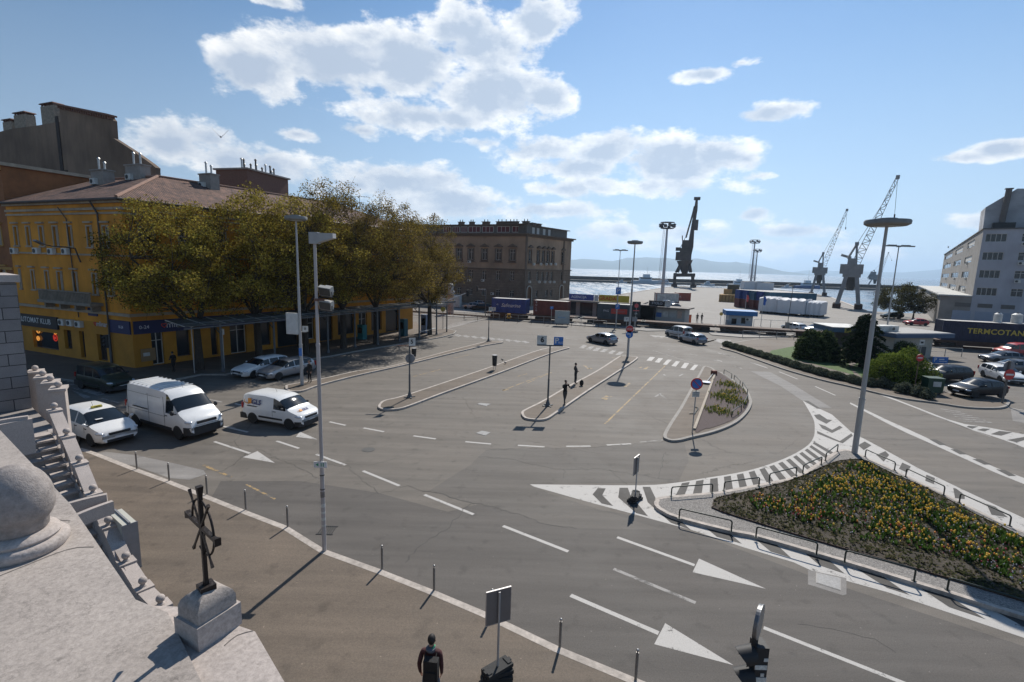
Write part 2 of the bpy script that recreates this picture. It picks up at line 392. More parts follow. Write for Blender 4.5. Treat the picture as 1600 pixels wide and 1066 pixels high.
for i, p in enumerate(E_):
 a = Vector(E_[max(i-1, 0)]); c = Vector(E_[min(i+1, len(E_)-1)]); d = (c-a).normalized(); Q.append(tuple(Vector(p)+Vector((d.y, -d.x))*.22))
struct(MB().prism(Q+[tuple(p) for p in back[::-1]], 0, .126, False).build('pavement', [PAVE]), 'brown asphalt pavement')
island('bus_island', 'long bus island with stop 5', [(590.8,635),(594,629),(603,624.5),(630,618),(704.5,593.7),(769,572),(844.7,546),(876.6,541.6),(890,543),(880,546),(855,554),(789.5,579),(698,612),(645,632),(623.7,638.3),(602.5,639.5),(594,638)])
island('bus_island', 'bus island nearest the pavement with the bin', [(446,604),(452,600.5),(500,592),(560,578.8),(602.5,573.5),(653.5,560.7),(708.7,546),(757.6,534),(769,533),(786.5,534.6),(758,539.5),(692.7,555),(638.6,568.3),(557.6,586.4),(501,601),(474,610),(456,611),(448,609)])
island('bus_island', 'bus island where the two people wait', [(814.6,644),(821.8,638.6),(846.3,626.6),(883.6,605),(932.5,579),(967,557),(972.8,556),(990,557),(995.8,560.5),(961.3,583.5),(921,609.4),(875,641),(857.8,652.5),(843.4,655.5),(825,654),(817.5,651)])
P7 = island('flower_island', 'rounded island with the small flower bed', [(1036,680),(1044,664),(1060,640),(1066,630),(1092,584),(1100,572),(1113,575),(1120,580),(1130,583),(1156,600),(1168,610),(1173,620),(1175,630),(1168,644),(1150,660),(1120,673),(1080,683),(1064,687),(1050,688),(1040,685)], w=.2, kerb=KERBD)
PI = island('triangle_island', 'triangular tulip island', [(1024,781),(1022.5,789),(1034,798),(1060,809),(1142.5,830),(1187,839),(1319,877),(1431,911),(1487.5,928),(1600,963),(1760,1010),(1760,905),(1600,830),(1577.5,822),(1474,770),(1397.5,734),(1350.6,713),(1330,703.5),(1309,703.5),(1285,718.5),(1244,743),(1202.5,753),(1131,766.5),(1112.5,769),(1034,776)], w=.18, z=.14,
  top=mat('gravel', (.20, .185, .17), .9, var=.75, scale=26, bump=1.0, bscale=26, det=2))
far = [(2,600),(60,586),(130,596),(232,600),(314,584),(352,584),(420,570),(513,556),(555,548),(624,537),(655,532),(690,526),(708,521),(712,517),(700,514),(660,512)]
FP = gp(far, .12); FP2 = FP+[(-16, 80), (-60, 60), (-80, 50)]
mb = MB(); strip(mb, FP[::-1], .2, 0, .12); struct(mb.build('sidewalk_kerb', [KERBD]), 'kerb of the sidewalk under the trees')
struct(MB().prism(FP2, 0, .116, False).build('sidewalk', [PAVE]), 'sidewalk in front of the yellow houses')
rail = [(560,489),(700,492),(800,500),(900,508),(965,513),(1010,517)]
RP = gp(rail, .1)
mb = MB(); strip(mb, RP, .2, 0, .1); struct(mb.build('railway_kerb', [KERBD]), 'kerb of the path along the railway')
struct(MB().prism(RP+[(27, 79), (20, 84.5), (-3, 89), (-30, 93)], 0, .096, False).build('railway_path', [ASPL]), 'path along the railway')
grd = [(1126,541),(1150,550),(1189,564),(1230,578),(1284,593),(1328,603),(1400,620),(1464,629),(1512,636),(1562,637),(1577,631),(1570,623),(1500,617),(1462,600),(1450,560),(1380,545),(1300,535),(1240,528),(1180,530)]
GR = gp(grd, .13)
mb = MB(); GRs = smoothpoly(GR);
if area(GRs) < 0: GRs = GRs[::-1]
strip(mb, GRs, .18, 0, .13, True); struct(mb.build('garden_kerb', [KERBD]), 'kerb of the garden')
struct(MB().prism(inset(GRs, .18), 0, .126, False).build('garden_ground', [PAVE]), 'garden ground')
GRASS = mat('grass', (.06, .105, .022), .9, var=.35, scale=4, bump=.8, bscale=60)
lawn = MB(); sheet(lawn, gp([(1200,556),(1262,566),(1300,577),(1335,586),(1322,560),(1300,545),(1245,540),(1205,548)], .134), .134)
sheet(lawn, gp([(1330,575),(1350,592),(1372,590),(1360,572),(1340,566)], .134), .134)
struct(lawn.build('lawn', [GRASS]), 'green lawn behind the low hedge')
isl = MB(); isl.prism(gp([(1107,519),(1125,516),(1180,520),(1240,523),(1230,527),(1160,527),(1112,523)], .1), 0, .1, False); struct(isl.build('traffic_island', [KERBD]), 'low kerbed island by the railway')
mw = MB(); mf = MB(); my = MB(); md = MB(); mp_ = MB()
def wline(mb, a, b_, w, z=.004, jit=0):
 p, q = Vector(G(*a)[:2]), Vector(G(*b_)[:2]); d = (q-p).normalized(); n = Vector((-d.y, d.x))*w/2
 sheet(mb, [tuple(p+n), tuple(q+n), tuple(q-n), tuple(p-n)], z)
def quad(mb, pts, z=.004): sheet(mb, gp(pts), z)
z35 = lambda x, y: (420+x/2.5, 640+y/2.5)
z32 = lambda x, y: (740+x/3.2, 760+y/3.2)
z33 = lambda x, y: (1120+x/3.331, 540+y/3.331)
z31 = lambda x, y: (x/3.136, 560+y/3.136)
z4 = lambda x, y: (1200+x/4, 480+y/4)
z5 = lambda x, y: (880+x/5, 540+y/5)
z47 = lambda x, y: (560+x/4.706, 480+y/4.706)
z26 = lambda x, y: (1000+x/2.667, 680+y/2.667)
z44 = lambda x, y: (1280+x/4.44, 760+y/4.44)
for a, c in (((237,48),(300,62)),((370,72),(450,87)),((565,103),(652,115)),((768,126),(868,135)),((973,140),(1077,146)),((1162,144),(1257,143)),((1320,139),(1415,134))): wline(mw, z35(*a), z35(*c), .16)
for a, c in (((30,123),(118,152)),((185,175),(300,217)),((368,240),(510,298)),((608,333),(800,410)),((915,455),(1170,555))): wline(mw, z35(*a), z35(*c), .15)
wline(mw, z32(718,255), z32(1105,395), .15); quad(mw, [z32(1127,362), z32(1095,430), z32(1462,513)])
wline(mf, z32(700,413), z32(1110,583), .14)
wline(mw, z32(485,545), z32(925,735), .16); quad(mw, [z32(958,685), z32(903,790), z32(1300,895)])
wline(mw, z32(1450,707), (1600,1142), .14)
wline(mw, z31(1050,408), z31(1225,466), .15); quad(mw, [z31(1262,455), z31(1190,485), z31(1347,513)])
quad(mw, [z31(1470,360), z31(1450,385), z31(1557,398)]); wline(mw, z31(1080,330), z31(1215,362), .15)
wline(mw, z31(1150,222), z31(1195,233), .15)
zc = lambda x, y: (x/3.95, 400+y/3.95)
for q in (((440,815),(500,810),(670,850),(600,862)),((385,833),(440,828),(575,875),(500,880)),((395,870),(430,868),(520,905),(440,908)),((400,905),(500,900),(540,925),(420,935)),((740,1000),(790,985),(830,1025),(780,1035))):
 quad(mf, [zc(*p) for p in q])
wline(mf, zc(630,880), zc(740,908), .14); wline(mf, zc(390,800), zc(480,790), .3); wline(mf, (196,577),(120,585), .12)
wline(mf, zc(1290,885), zc(1370,903), .14); wline(mf, zc(1400,1050), zc(1450,1062), .14)
for q in (((650,118),(680,88),(718,92),(690,120)),((715,130),(745,98),(780,100),(750,135)),((778,148),(815,110),(848,112),(808,152)),((845,160),(882,122),(912,125),(880,165)),((918,175),(948,135),(985,137),(955,180)),((988,190),(1025,150),(1055,153),(1020,193))):
 quad(mw, [z5(*p) for p in q])
for x, y in ((405,72),(345,62),(285,50),(228,40),(175,30),(120,20)): quad(mf, [z5(x,y), z5(x+36,y-24), z5(x+70,y-22), z5(x+38,y+3)])
for k in range(9):
 x = 30+k*118; y = 150-k*0+ k*12
 quad(mf, [z47(700+k*62, 205+k*6), z47(730+k*62, 200+k*6), z47(765+k*62, 212+k*6), z47(735+k*62, 218+k*6)])
for k in range(6):
 wline(mf, z47(600+k*18, 170-k*10), z47(890+k*22, 100-k*2-k*2), .22)
for k in range(7):
 q = [(1058+k*9.5, 509.5+k*1.3), (1064+k*9.5, 509.3+k*1.3), (1020+k*10, 531+k*.9-6), (1012+k*10, 531+k*.9-6)]
zr = lambda x, y: (760+x/3.478, 480+y/3.478)
for k in range(5): quad(mf, [zr(885+k*30,152+k*2), zr(905+k*30,151+k*2), zr(940+k*34,163+k*2), zr(915+k*34,164+k*2)])
for k in range(3): quad(mw, [zr(1165+k*14,195-k*4), zr(1215+k*14,183-k*4), zr(1225+k*14,186-k*4), zr(1180+k*14,199-k*4)])
quad(mf, [zr(1260,172), zr(1225,180), zr(1300,203), zr(1330,198), zr(1330,180)])
for a, c in (((985,230),(1035,238)),((1105,255),(1145,262)),((1265,252),(1350,272)),((1435,300),(1520,325)),((1345,320),(1385,331)),((1235,288),(1278,297)),((900,190),(1000,200)),((1030,205),(1090,216)),((860,210),(920,216)),((1110,225),(1160,232)),((700,180),(760,186)),((430,170),(500,178)),((600,215),(680,225))):
 wline(mf, zr(*a), zr(*c), .14)
wline(mf, zr(905,235), zr(1165,318), .1)
for a, c in (((95,107),(130,120)),((175,88),(265,118)),((325,137),(420,175)),((512,213),(618,260)),((5,38),(95,62)),((0,75),(28,83))): wline(mw, z33(*a), z33(*c), .14)
U = [(695,297),(900,394),(1000,438),(1100,484),(1300,568),(1450,635),(1600,690),(1800,770)]; Lw = [(693,303),(888,406),(990,456),(1095,502),(1295,592),(1450,662),(1600,722),(1800,808)]
quad(mw, [z33(*p) for p in U]+[z33(*p) for p in Lw[::-1]])
for q in (((1105,488),(1142,490),(1197,519),(1160,519)),((1215,540),(1252,542),(1308,568),(1265,567)),((1328,591),(1372,593),(1430,620),(1393,621)),((1453,645),(1500,648),(1560,680),(1520,680))): quad(md, [z33(*p) for p in q], .008)
U = [(688,206),(770,224),(930,279),(1060,329),(1200,384),(1290,409),(1430,430),(1600,463),(1750,490)]; Lw = [(690,210),(770,230),(930,286),(1060,336),(1200,391),(1300,430),(1440,474),(1545,510),(1600,532),(1750,580)]
quad(mw, [z33(*p) for p in U]+[z33(*p) for p in Lw[::-1]])
for q in (((1310,418),(1362,422),(1330,434),(1300,424)),((1385,432),(1425,434),(1395,448),(1352,440)),((1470,445),(1540,452),(1480,470),(1425,462)),((1600,476),(1640,482),(1560,505),(1510,492))): quad(md, [z33(*p) for p in q], .008)
wline(mf, z33(1060,338), z33(1430,478), .07)
for k in range(6): wline(mf, z33(1165+k*24, 330+k*13), z33(1270+k*32, 345+k*11), .15)
wline(mw, z33(1510,322), z33(1640,345), .15)
quad(mp_, [z33(175,134), z33(277,138), z33(400,205), z33(600,326), z33(530,325), z33(470,300), z33(440,284), z33(330,210)], .0045)
quad(mp_, [z33(1530,330), z33(1620,345), z33(1620,410), z33(1540,392)], .0045)
O = [(828,757),(1000,758.5),(1060,754),(1094,748.5),(1169,735.5),(1225,717),(1259,698.5),(1271,684),(1273,670),(1271.6,657),(1264,642),(1254.5,626.5)]
X = [(1300,648),(1330,675),(1375,699),(1435,732),(1510,768),(1600,810),(1760,884),(1760,1090),(1600,997),(1496,962),(1424,938),(1388,926),(1323,908),(1280,897.5),(1240,879),(1162,855.5),(1080.6,828.5),(990,803.5),(924,786),(834,760.5)]
PAINTP = smoothpoly(gp(O), False, 4)+gp(X)
sheet(mw, PAINTP, .004)
for q in (((934,763),(946.4,763.5),(941,774),(958,791),(940,787),(926,772.8)),((968,762.5),(981,762.5),(985,774),(1012.5,807),(994,802),(966,777.5)),((1004,761),(1015.8,761),(1021,772),(1034,797),(1060,811),(1079,828),(1048,817),(1012,785)),
  ((1097.5,820.6),(1137,831),(1159,850),(1120,839)),((1176,839),(1210,848),(1236,872),(1204,862)),((1255,862),(1291,872),(1320,897),(1281,884)),((1334,886),(1372,896),(1421,930),(1386,919)),((1424,910),(1467,922),(1540,968),(1483,949)),((1523,938),(1573,954),(1640,990),(1600,980)),
  (z33(735,520),z33(770,500),z33(805,520),z33(765,545)),(z33(832,570),z33(877,550),z33(897,570),z33(868,605)),(z33(948,642),z33(965,610),z33(1010,630),z33(990,662)),(z33(1085,705),z33(1090,673),z33(1135,690),z33(1130,722)),(z33(1230,742),z33(1245,745),z33(1290,778),z33(1290,800),z33(1240,795)),(z33(1403,825),z33(1450,840),z33(1515,895),z33(1430,882)),
  (z33(505,362),z33(535,358),z33(575,385),z33(602,388),z33(570,408),z33(520,382)),(z33(530,408),z33(548,432),z33(600,456),z33(655,428),z33(640,418),z33(600,440),z33(565,420)),(z33(522,445),z33(560,462),z33(640,498),z33(700,458),z33(708,470),z33(655,510),z33(600,490),z33(522,458)),(z33(452,288),z33(476,288),z33(545,332),z33(520,328))):
 quad(md, list(q), .008)
Oc = smoothpoly(gp(O[2:8]), False, 8); Ic = smoothpoly(gp([(1034,776),(1112.5,769),(1131,766.5),(1202.5,753),(1244,743),(1285,718.5),(1309,703.5)]), False, 8)
def at_len(P, t):
 L = [0]
 for a, c in zip(P[:-1], P[1:]): L.append(L[-1]+math.dist(a, c))
 s = t*L[-1]
 for i in range(len(P)-1):
  if L[i+1] >= s:
   k = (s-L[i])/max(1e-6, L[i+1]-L[i]); return Vector(P[i]).lerp(Vector(P[i+1]), k)
 return Vector(P[-1])
NS = 15
for k in range(NS):
 t0 = .02+k*.96/NS; t1 = t0+.034
 a, c = at_len(Oc, t0), at_len(Oc, t1); d, e = at_len(Ic, min(1, t1*.97+.03)), at_len(Ic, min(1, t0*.97+.03))
 i0 = .12; sheet(md, [tuple(a.lerp(e, i0)), tuple(c.lerp(d, i0)), tuple(d), tuple(e)], .008)
wline(my, z5(325,613), z5(800,155), .12)
wline(my, z47(400,512), z47(605,458), .1); wline(my, z47(1060,612), z47(1390,488), .1); wline(my, z47(1060,612), z47(1100,606), .3)
for a, c in (((305,418),(345,392)),((325,422),(370,397)),((480,322),(525,292)),((160,150),(200,182)),((595,175),(610,168)),((635,185),(665,168))): wline(my, z5(*a), z5(*c), .25)
wline(my, z5(200,180), z5(225,180), .3); wline(my, z5(380,95), z5(408,97), .12); wline(my, z5(760,155), z5(800,158), .15)
for a, c in (((700,375),(820,350)),((940,403),(980,396)),((1170,510),(1240,490)),((1240,560),(1420,480))): wline(my, z47(*a), z47(*c), .08)
wline(mf, z5(780,190), z5(818,193), .12); wline(mf, z5(600,755), z5(780,738), .1)
for a, c in (((720,400),(760,375)),((750,380),(805,412)),((785,225),(800,240)),((905,240),(935,222))): wline(mf, z5(*a), z5(*c), .16)
wline(my, (318,727), (362,746), .14); wline(my, (385,757), (430,780), .1)
struct(mw.build('road_markings', [WHITE]), 'white road markings'); struct(mf.build('faded_road_markings', [FADED]), 'worn road markings')
struct(my.build('yellow_road_markings', [YELLOW]), 'yellow bus lane markings'); struct(md.build('marking_gaps', [ASPD]), 'dark stripes between the painted stripes')
quad(mp_, [(128,712),(165,706),(215,712),(262,722),(318,735),(322,741),(296,750),(264,747),(214,729)], .0042)
quad(mp_, [z26(700,562), z26(860,596), z26(860,664), z26(845,668), z26(700,622)], .0042)
struct(mp_.build('asphalt_patches', [ASPL]), 'paler repaired patches of asphalt')
ASP2 = asphalt('asphalt_older', (.102, .091, .080)); m = MB()
quad(m, [z35(850,157), z35(1000,153), z35(1200,152), z35(1500,131), z35(1620,118), z35(1640,200), z35(1600,284), z35(1020,291), z35(1100,330), z35(1540,470), z35(1200,464), z35(1080,450), z35(970,408), z35(870,378), z35(760,360), z35(630,316), z35(700,270), z35(790,215)], .0028)
m2 = MB(); quad(m2, [(330,778),(345,752),(470,752),(590,770),(700,800),(800,775),(1030,812),(1280,905),(1600,1010),(1760,1110),(1400,1200),(1130,1119),(1010,1067),(873,1011),(757,956),(678,923),(596,891),(507,859),(449,823),(383,798)], .0024); struct(m2.build('darker_lanes', [asphalt('asphalt_lanes', (.086, .077, .069), crack=False)]), 'darker asphalt of the near lanes')  # near lanes covered by one sheet of darker asphalt tone
struct(m.build('older_asphalt', [ASP2]), 'older darker stretch of asphalt')
def crack(mb, pts, w=.02, amp=.09, z=.0062):
 P = [Vector(G(*p)[:2]) for p in pts]; Q = []
 for a, c in zip(P[:-1], P[1:]):
  n = max(3, int((c-a).length/.22)); d = (c-a).normalized(); m = Vector((-d.y, d.x))
  for i in range(n): Q.append(a.lerp(c, i/n)+m*random.uniform(-amp, amp))
 Q.append(P[-1])
 for a, c in zip(Q[:-1], Q[1:]):
  d = (c-a).normalized(); m = Vector((-d.y, d.x))*w*random.uniform(.3, .8); sheet(mb, [tuple(a+m), tuple(c+m), tuple(c-m), tuple(a-m)], z)
ck = MB()
crack(ck, [z35(530,598), z35(560,560), z35(610,515), z35(700,460), z35(745,410), z35(790,368)], .03)
crack(ck, [z35(600,318), z35(660,325), z35(760,360), z35(870,378), z35(970,408), z35(1080,450), z35(1200,465)], .028)
crack(ck, [z35(300,215), z35(430,330), z35(540,300), z35(600,318)], .013); crack(ck, [z35(430,325), z35(370,350)], .012)
crack(ck, [z35(820,185), z35(920,190), z35(1080,225), z35(1160,238), z35(1300,230), z35(1420,255), z35(1580,275)], .02)
crack(ck, [z35(985,195), z35(1000,170)], .014); crack(ck, [z35(1155,235), z35(1150,270)], .014); crack(ck, [z35(1330,235), z35(1400,290)], .018)
crack(ck, [z35(1548,165), z35(1530,230), z35(1520,270)], .02); crack(ck, [z35(850,158), z35(1000,152), z35(1200,152), z35(1500,130), z35(1600,120)], .022)
crack(ck, [z33(890,345), z33(940,360), z33(1040,365), z33(1100,360)], .03); crack(ck, [z33(700,470), z33(850,490), z33(1050,490)], .025)
crack(ck, [(1245,973), (1300,985), (1365,1000), (1400,1020)], .012); crack(ck, [(400,700), (470,733), (500,748)], .012)
crack(ck, [z31(1270,720), z31(1380,660), z31(1560,580)], .01)
struct(ck.build('asphalt_cracks', [TAR]), 'cracks in the asphalt')
class Plane:
 """vertical facade plane: starts at A, runs along d; the outside is on the right of travel when side=1"""
 def __init__(s, A, B, side=1):
  s.A = Vector((A[0], A[1])); s.d = (Vector((B[0], B[1]))-s.A); s.L = s.d.length; s.d.normalize()
  s.n = Vector((s.d.y, -s.d.x))*side; s.side = side
  s.rz = math.atan2(s.d.y, s.d.x) if side == 1 else math.atan2(-s.d.y, -s.d.x)
 def px(s, u, v):
  r = ray(u, v); # solve A + d*t = k*r
  det = s.d.x*(-r.y)-(-r.x)*s.d.y
  t = ((-s.A.x)*(-r.y)-(-r.x)*(-s.A.y))/det
  X = s.A+s.d*t; k = X.y/r.y if abs(r.y) > 1e-6 else X.x/r.x
  return t, CAMZ+k*r.z
 def pt(s, t, z, off=0.0):
  p = s.A+s.d*t+s.n*off; return Vector((p.x, p.y, z))
 def boxpx(s, u0, v0, u1, v1):
  a = s.px(u0, v0); b = s.px(u1, v1); return (min(a[0], b[0]), min(a[1], b[1]), max(a[0], b[0]), max(a[1], b[1]))
def wall_mb(mb, pl, s0, s1, z0, z1, ops, depth=.25, th=.4):
 S = sorted({s0, s1}|{o[0] for o in ops}|{o[2] for o in ops}); Z = sorted({z0, z1}|{o[1] for o in ops}|{o[3] for o in ops})
 S = [x for x in S if s0-1e-6 <= x <= s1+1e-6]; Z = [x for x in Z if z0-1e-6 <= x <= z1+1e-6]
 def q(a, b, c, d):
  mb.add([a, b, c, d], [(0, 1, 2, 3)] if pl.side == 1 else [(3, 2, 1, 0)])
 for i in range(len(S)-1):
  for j in range(len(Z)-1):
   cs, cz = (S[i]+S[i+1])/2, (Z[j]+Z[j+1])/2
   if any(o[0] < cs < o[2] and o[1] < cz < o[3] for o in ops): continue
   q(pl.pt(S[i], Z[j]), pl.pt(S[i+1], Z[j]), pl.pt(S[i+1], Z[j+1]), pl.pt(S[i], Z[j+1]))
 for a, b, c, d in ops:
  P = [(a, b), (c, b), (c, d), (a, d)]
  for k in range(4):
   (x0, y0), (x1, y1) = P[k], P[(k+1) % 4]
   q(pl.pt(x1, y1), pl.pt(x0, y0), pl.pt(x0, y0, -depth), pl.pt(x1, y1, -depth))
FRAME = mat('window_frame_white', (.55, .53, .49), .6, var=.12); FRAMED = mat('window_frame_dark', (.07, .055, .045), .6, var=.2)
GLASS = mat('window_glass', (.025, .03, .036), .12, var=.3, scale=.5, spec=.6); GLASSD = mat('shop_glass', (.012, .012, .013), .15, var=.3, scale=.4, spec=.5)
SHUT = mat('window_shutter', (.33, .29, .24), .8, var=.2); SHUTB = mat('window_blind', (.5, .49, .46), .8, var=.1)
WC = {}
def win_mesh(w, h, style):
 k = (round(w, 2), round(h, 2), style)
 if k in WC: return WC[k]
 f = MB(); t = .06
 f.box((0, 0, h-t/2), (w, .07, t)); f.box((0, 0, t/2), (w, .07, t)); f.box((-w/2+t/2, 0, h/2), (t, .07, h-2*t)); f.box((w/2-t/2, 0, h/2), (t, .07, h-2*t))
 if style in ('casement', 'tall', 'shutter'):
  f.box((0, .0, h/2), (.07, .06, h-2*t)); f.box((0, .002, h*.68), (w-2*t, .05, .05))
  if style == 'tall':
   for q in (.23, .45): f.box((0, .002, h*q), (w-2*t, .04, .035))
 if style == 'strip':
  for q in (-.25, 0, .25): f.box((q*w, 0, h/2), (.07, .06, h-2*t))
 fm = f.mesh('window', [FRAME if style != 'dark' else FRAMED])
 p = MB(); p.box((0, .03, h/2), (w-t, .02, h-t)); pm = p.mesh('pane', [GLASS])
 sm_ = None
 if style == 'shutter':
  q = MB()
  for sgn in (-1, 1):
   q.box((sgn*(w*.25), -.03, h/2), (w*.46, .03, h*.96))
   for j in range(int(h/.12)): q.box((sgn*(w*.25), -.052, .08+j*.12), (w*.40, .02, .05))
  sm_ = q.mesh('shutter', [SHUT])
 if style == 'blind':
  q = MB(); q.box((0, -.012, h*.62), (w*.92, .02, h*.7)); sm_ = q.mesh('blind', [SHUTB])
 WC[k] = (fm, pm, sm_); return WC[k]
def window(parent, pl, op, style='casement', depth=.2):
 s0, z0, s1, z1 = op; fm, pm, sm_ = win_mesh(s1-s0, z1-z0, style)
 p = pl.pt((s0+s1)/2, z0, -depth); loc = WM[parent.name].inverted() @ p
 o = link(fm, 'window', parent, loc, pl.rz); link(pm, 'pane', o)
 if sm_: link(sm_, 'shutter' if style == 'shutter' else 'blind', o)
 return o
def surround(mb, pl, op, w=.12, top=.16, ped=False, off=.06):
 s0, z0, s1, z1 = op
 def bb(a, b, c, d, o):
  A = pl.pt(a, b, 0); m = (pl.pt(a, b, o/2)+pl.pt(c, d, o/2))/2
  mb.box(m, (abs(c-a), o, abs(d-b)), pl.rz)
 bb(s0-w, z0, s0, z1, off); bb(s1, z0, s1+w, z1, off); bb(s0-w, z1, s1+w, z1+.12, off+.002)
 bb(s0-w*1.5, z0-.14, s1+w*1.5, z0, off*2.2)
 bb(s0-w*1.8, z1+.12+top, s1+w*1.8, z1+.26+top, off*3.2)
 if ped:
  c = (s0+s1)/2; hw = (s1-s0)/2+w*2.4; zb = z1+.26+top
  a, b, d = pl.pt(c-hw, zb, off*4), pl.pt(c+hw, zb, off*4), pl.pt(c, zb+hw*.52, off*4)
  a2, b2, d2 = pl.pt(c-hw, zb, 0), pl.pt(c+hw, zb, 0), pl.pt(c, zb+hw*.52, 0)
  mb.add([a, b, d, a2, b2, d2], [(0, 1, 2), (0, 2, 5, 3), (1, 4, 5, 2), (0, 3, 4, 1)])
  bb(s0-w*2, z0-.62, s1+w*2, z0-.50, off*4); bb(s0-w, z0-.50, s1+w, z0-.14, off*1.1)
def band(mb, pl, s0, s1, z0, z1, off): mb.box((pl.pt(s0, z0, off/2)+pl.pt(s1, z1, off/2))/2, (abs(s1-s0), off, z1-z0), pl.rz)
ACM = mat('air_conditioner_case', (.55, .54, .5), .6, var=.12); GRIL = mat('dark_grille', (.05, .05, .05), .6)
_ac = MB(); _ac.box((0, -.16, .28), (.82, .3, .56)); _acm = _ac.mesh('air_conditioner', [ACM])
_ag = MB(); _ag.cyl((-.12, -.335, .28), (-.12, -.31, .28), .2, n=16)
for _k in range(5): _ag.box((-.12, -.338, .14+_k*.07), (.38, .008, .012))
_agm = _ag.mesh('fan_grille', [GRIL])
def ac(label, pl, s, z, group='air conditioners on the house fronts', off=.02, k=1.0):
 o = link(_acm, 'air_conditioner', None, pl.pt(s, z, off), pl.rz); o.scale = (k, k, k)
 g = link(_agm, 'fan_grille', o); tag(o, label, 'air conditioner', group); return o
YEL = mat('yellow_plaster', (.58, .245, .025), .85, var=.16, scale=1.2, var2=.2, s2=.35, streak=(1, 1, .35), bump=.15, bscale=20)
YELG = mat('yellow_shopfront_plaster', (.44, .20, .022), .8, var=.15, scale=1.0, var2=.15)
TRIM = mat('grey_stone_trim', (.36, .29, .21), .85, var=.22, scale=2, var2=.15)
TRIMY = mat('ochre_trim', (.42, .24, .07), .85, var=.2, scale=2)
def tiles(name, c1):
 m = bpy.data.materials.new(name); m.use_nodes = True; nt = m.node_tree; b = nt.nodes['Principled BSDF']; b.inputs['Roughness'].default_value = .85
 t = nd(nt, 'ShaderNodeTexCoord'); P = t.outputs['UV']
 br = nd(nt, 'ShaderNodeTexBrick', i_Scale=1.0); br.inputs['Brick Width'].default_value = .22; br.inputs['Row Height'].default_value = .38; br.inputs['Mortar Size'].default_value = .02; br.offset = 0
 br.inputs['Color1'].default_value = (c1[0]*.6, c1[1]*.6, c1[2]*.65, 1); br.inputs['Color2'].default_value = (c1[0]*1.35, c1[1]*1.3, c1[2]*1.25, 1); br.inputs['Mortar'].default_value = (.03, .02, .018, 1); br.inputs['Bias'].default_value = .0
 nt.links.new(P, br.inputs['Vector'])
 n = nd(nt, 'ShaderNodeTexNoise', i_Scale=.8, i_Detail=5.0); nt.links.new(P, n.inputs['Vector'])
 vm = nd(nt, 'ShaderNodeVectorMath', operation='SCALE'); nt.links.new(br.outputs['Color'], vm.inputs[0]); nt.links.new(maprange(nt, n.outputs['Fac'], .3, .7, .6, 1.3, False), vm.inputs['Scale'])
 nt.links.new(vm.outputs[0], b.inputs['Base Color'])
 sp = nd(nt, 'ShaderNodeSeparateXYZ'); nt.links.new(P, sp.inputs[0])
 wv = mth(nt, 'ABSOLUTE', mth(nt, 'SINE', mth(nt, 'MULTIPLY', sp.outputs[0], math.pi/.22)))
 bp = nd(nt, 'ShaderNodeBump', i_Strength=.9, i_Distance=.06); nt.links.new(wv, bp.inputs['Height']); nt.links.new(bp.outputs[0], b.inputs['Normal'])
 return m
TILE = tiles('roof_tiles', (.15, .08, .055)); TILER = tiles('red_roof_tiles', (.42, .13, .06))
def roof_faces(name, parent, faces, m):
 """each face: eave a, eave b, then the upper points; UV runs along the eave and up the slope"""
 me_v, me_f, uvs = [], [], []
 for f in faces:
  P = [Vector(p) for p in f]; x = (P[1]-P[0]).normalized(); n = x.cross(P[2]-P[0]).normalized(); y = n.cross(x)
  me_f.append(tuple(range(len(me_v), len(me_v)+len(P)))); me_v += P; uvs += [((p-P[0]).dot(x), (p-P[0]).dot(y)) for p in P]
 inv = WM[parent.name].inverted()
 me = bpy.data.meshes.new(name); me.from_pydata([inv @ p for p in me_v], [], me_f); uv = me.uv_layers.new(name='UVMap')
 for i, l in enumerate(me.loops): uv.data[i].uv = uvs[l.vertex_index]
 me.materials.append(m); return link(me, name, parent)
CHIM = mat('chimney_render', (.27, .24, .21), .9, var=.25, scale=2, var2=.2); BRICK = mat('dark_brick', (.16, .085, .06), .9, var=.35, scale=9)
METAL = mat('grey_metal', (.32, .32, .32), .5, .6, var=.12); DARKM = mat('dark_metal', (.035, .035, .035), .5, .4, var=.2); ZINC = mat('zinc_pipe', (.42, .42, .41), .45, .5, var=.15)
YA, YB, YC = Vector((-32.15, 40.75)), Vector((-14.67, 71.3)), Vector((-48.3, 47.35))
EAVE = 14.2
py_ = Plane(YA, YB, 1); ps_ = Plane(YA, YC, -1)
yh = thing('corner_house', 'long ochre yellow corner house with tiled hip roof and a blue bakery sign band', 'house', (YA.x, YA.y, 0))
opsA = []; opsB = []; stA = []; stB = []
for u0, u1 in ((20, 32), (39, 51), (59.5, 72), (81, 94), (104, 116), (134, 147), (159, 173)):
 o = ps_.boxpx(u0+1.5, 354, u1-1.5, 386); opsA.append(o); stA.append('shutter' if u0 < 75 else 'tall')
for u0, u1 in ((30, 37), (48.5, 58), (70, 80), (89, 101), (113, 124), (143.5, 155), (168, 180)):
 o = ps_.boxpx(u0+1, 428, u1-1, 460); opsA.append(o); stA.append('shutter' if u0 < 65 else 'tall')
zt0, zt1 = opsA[5][1], opsA[5][3]; zm0, zm1 = opsA[12][1], opsA[12][3]
opsA = [(o[0], zt0 if i < 7 else zm0, o[2], zt1 if i < 7 else zm1) for i, o in enumerate(opsA)]
for k in range(11):
 s = 1.7+k*3.05;
 if s > py_.L-1.2: break
 for z0, z1 in ((zt0, zt1), (zm0, zm1)): opsB.append((s-.52, z0, s+.52, z1)); stB.append('tall')
gA = [ps_.boxpx(150.5, 522, 169, 568), ps_.boxpx(99, 515, 114.5, 554), ps_.boxpx(123, 517, 135, 560)]
gA = [(o[0], .3, o[2], o[3]) for o in gA]; gA[1] = (gA[1][0], .9, gA[1][2], gA[1][3])
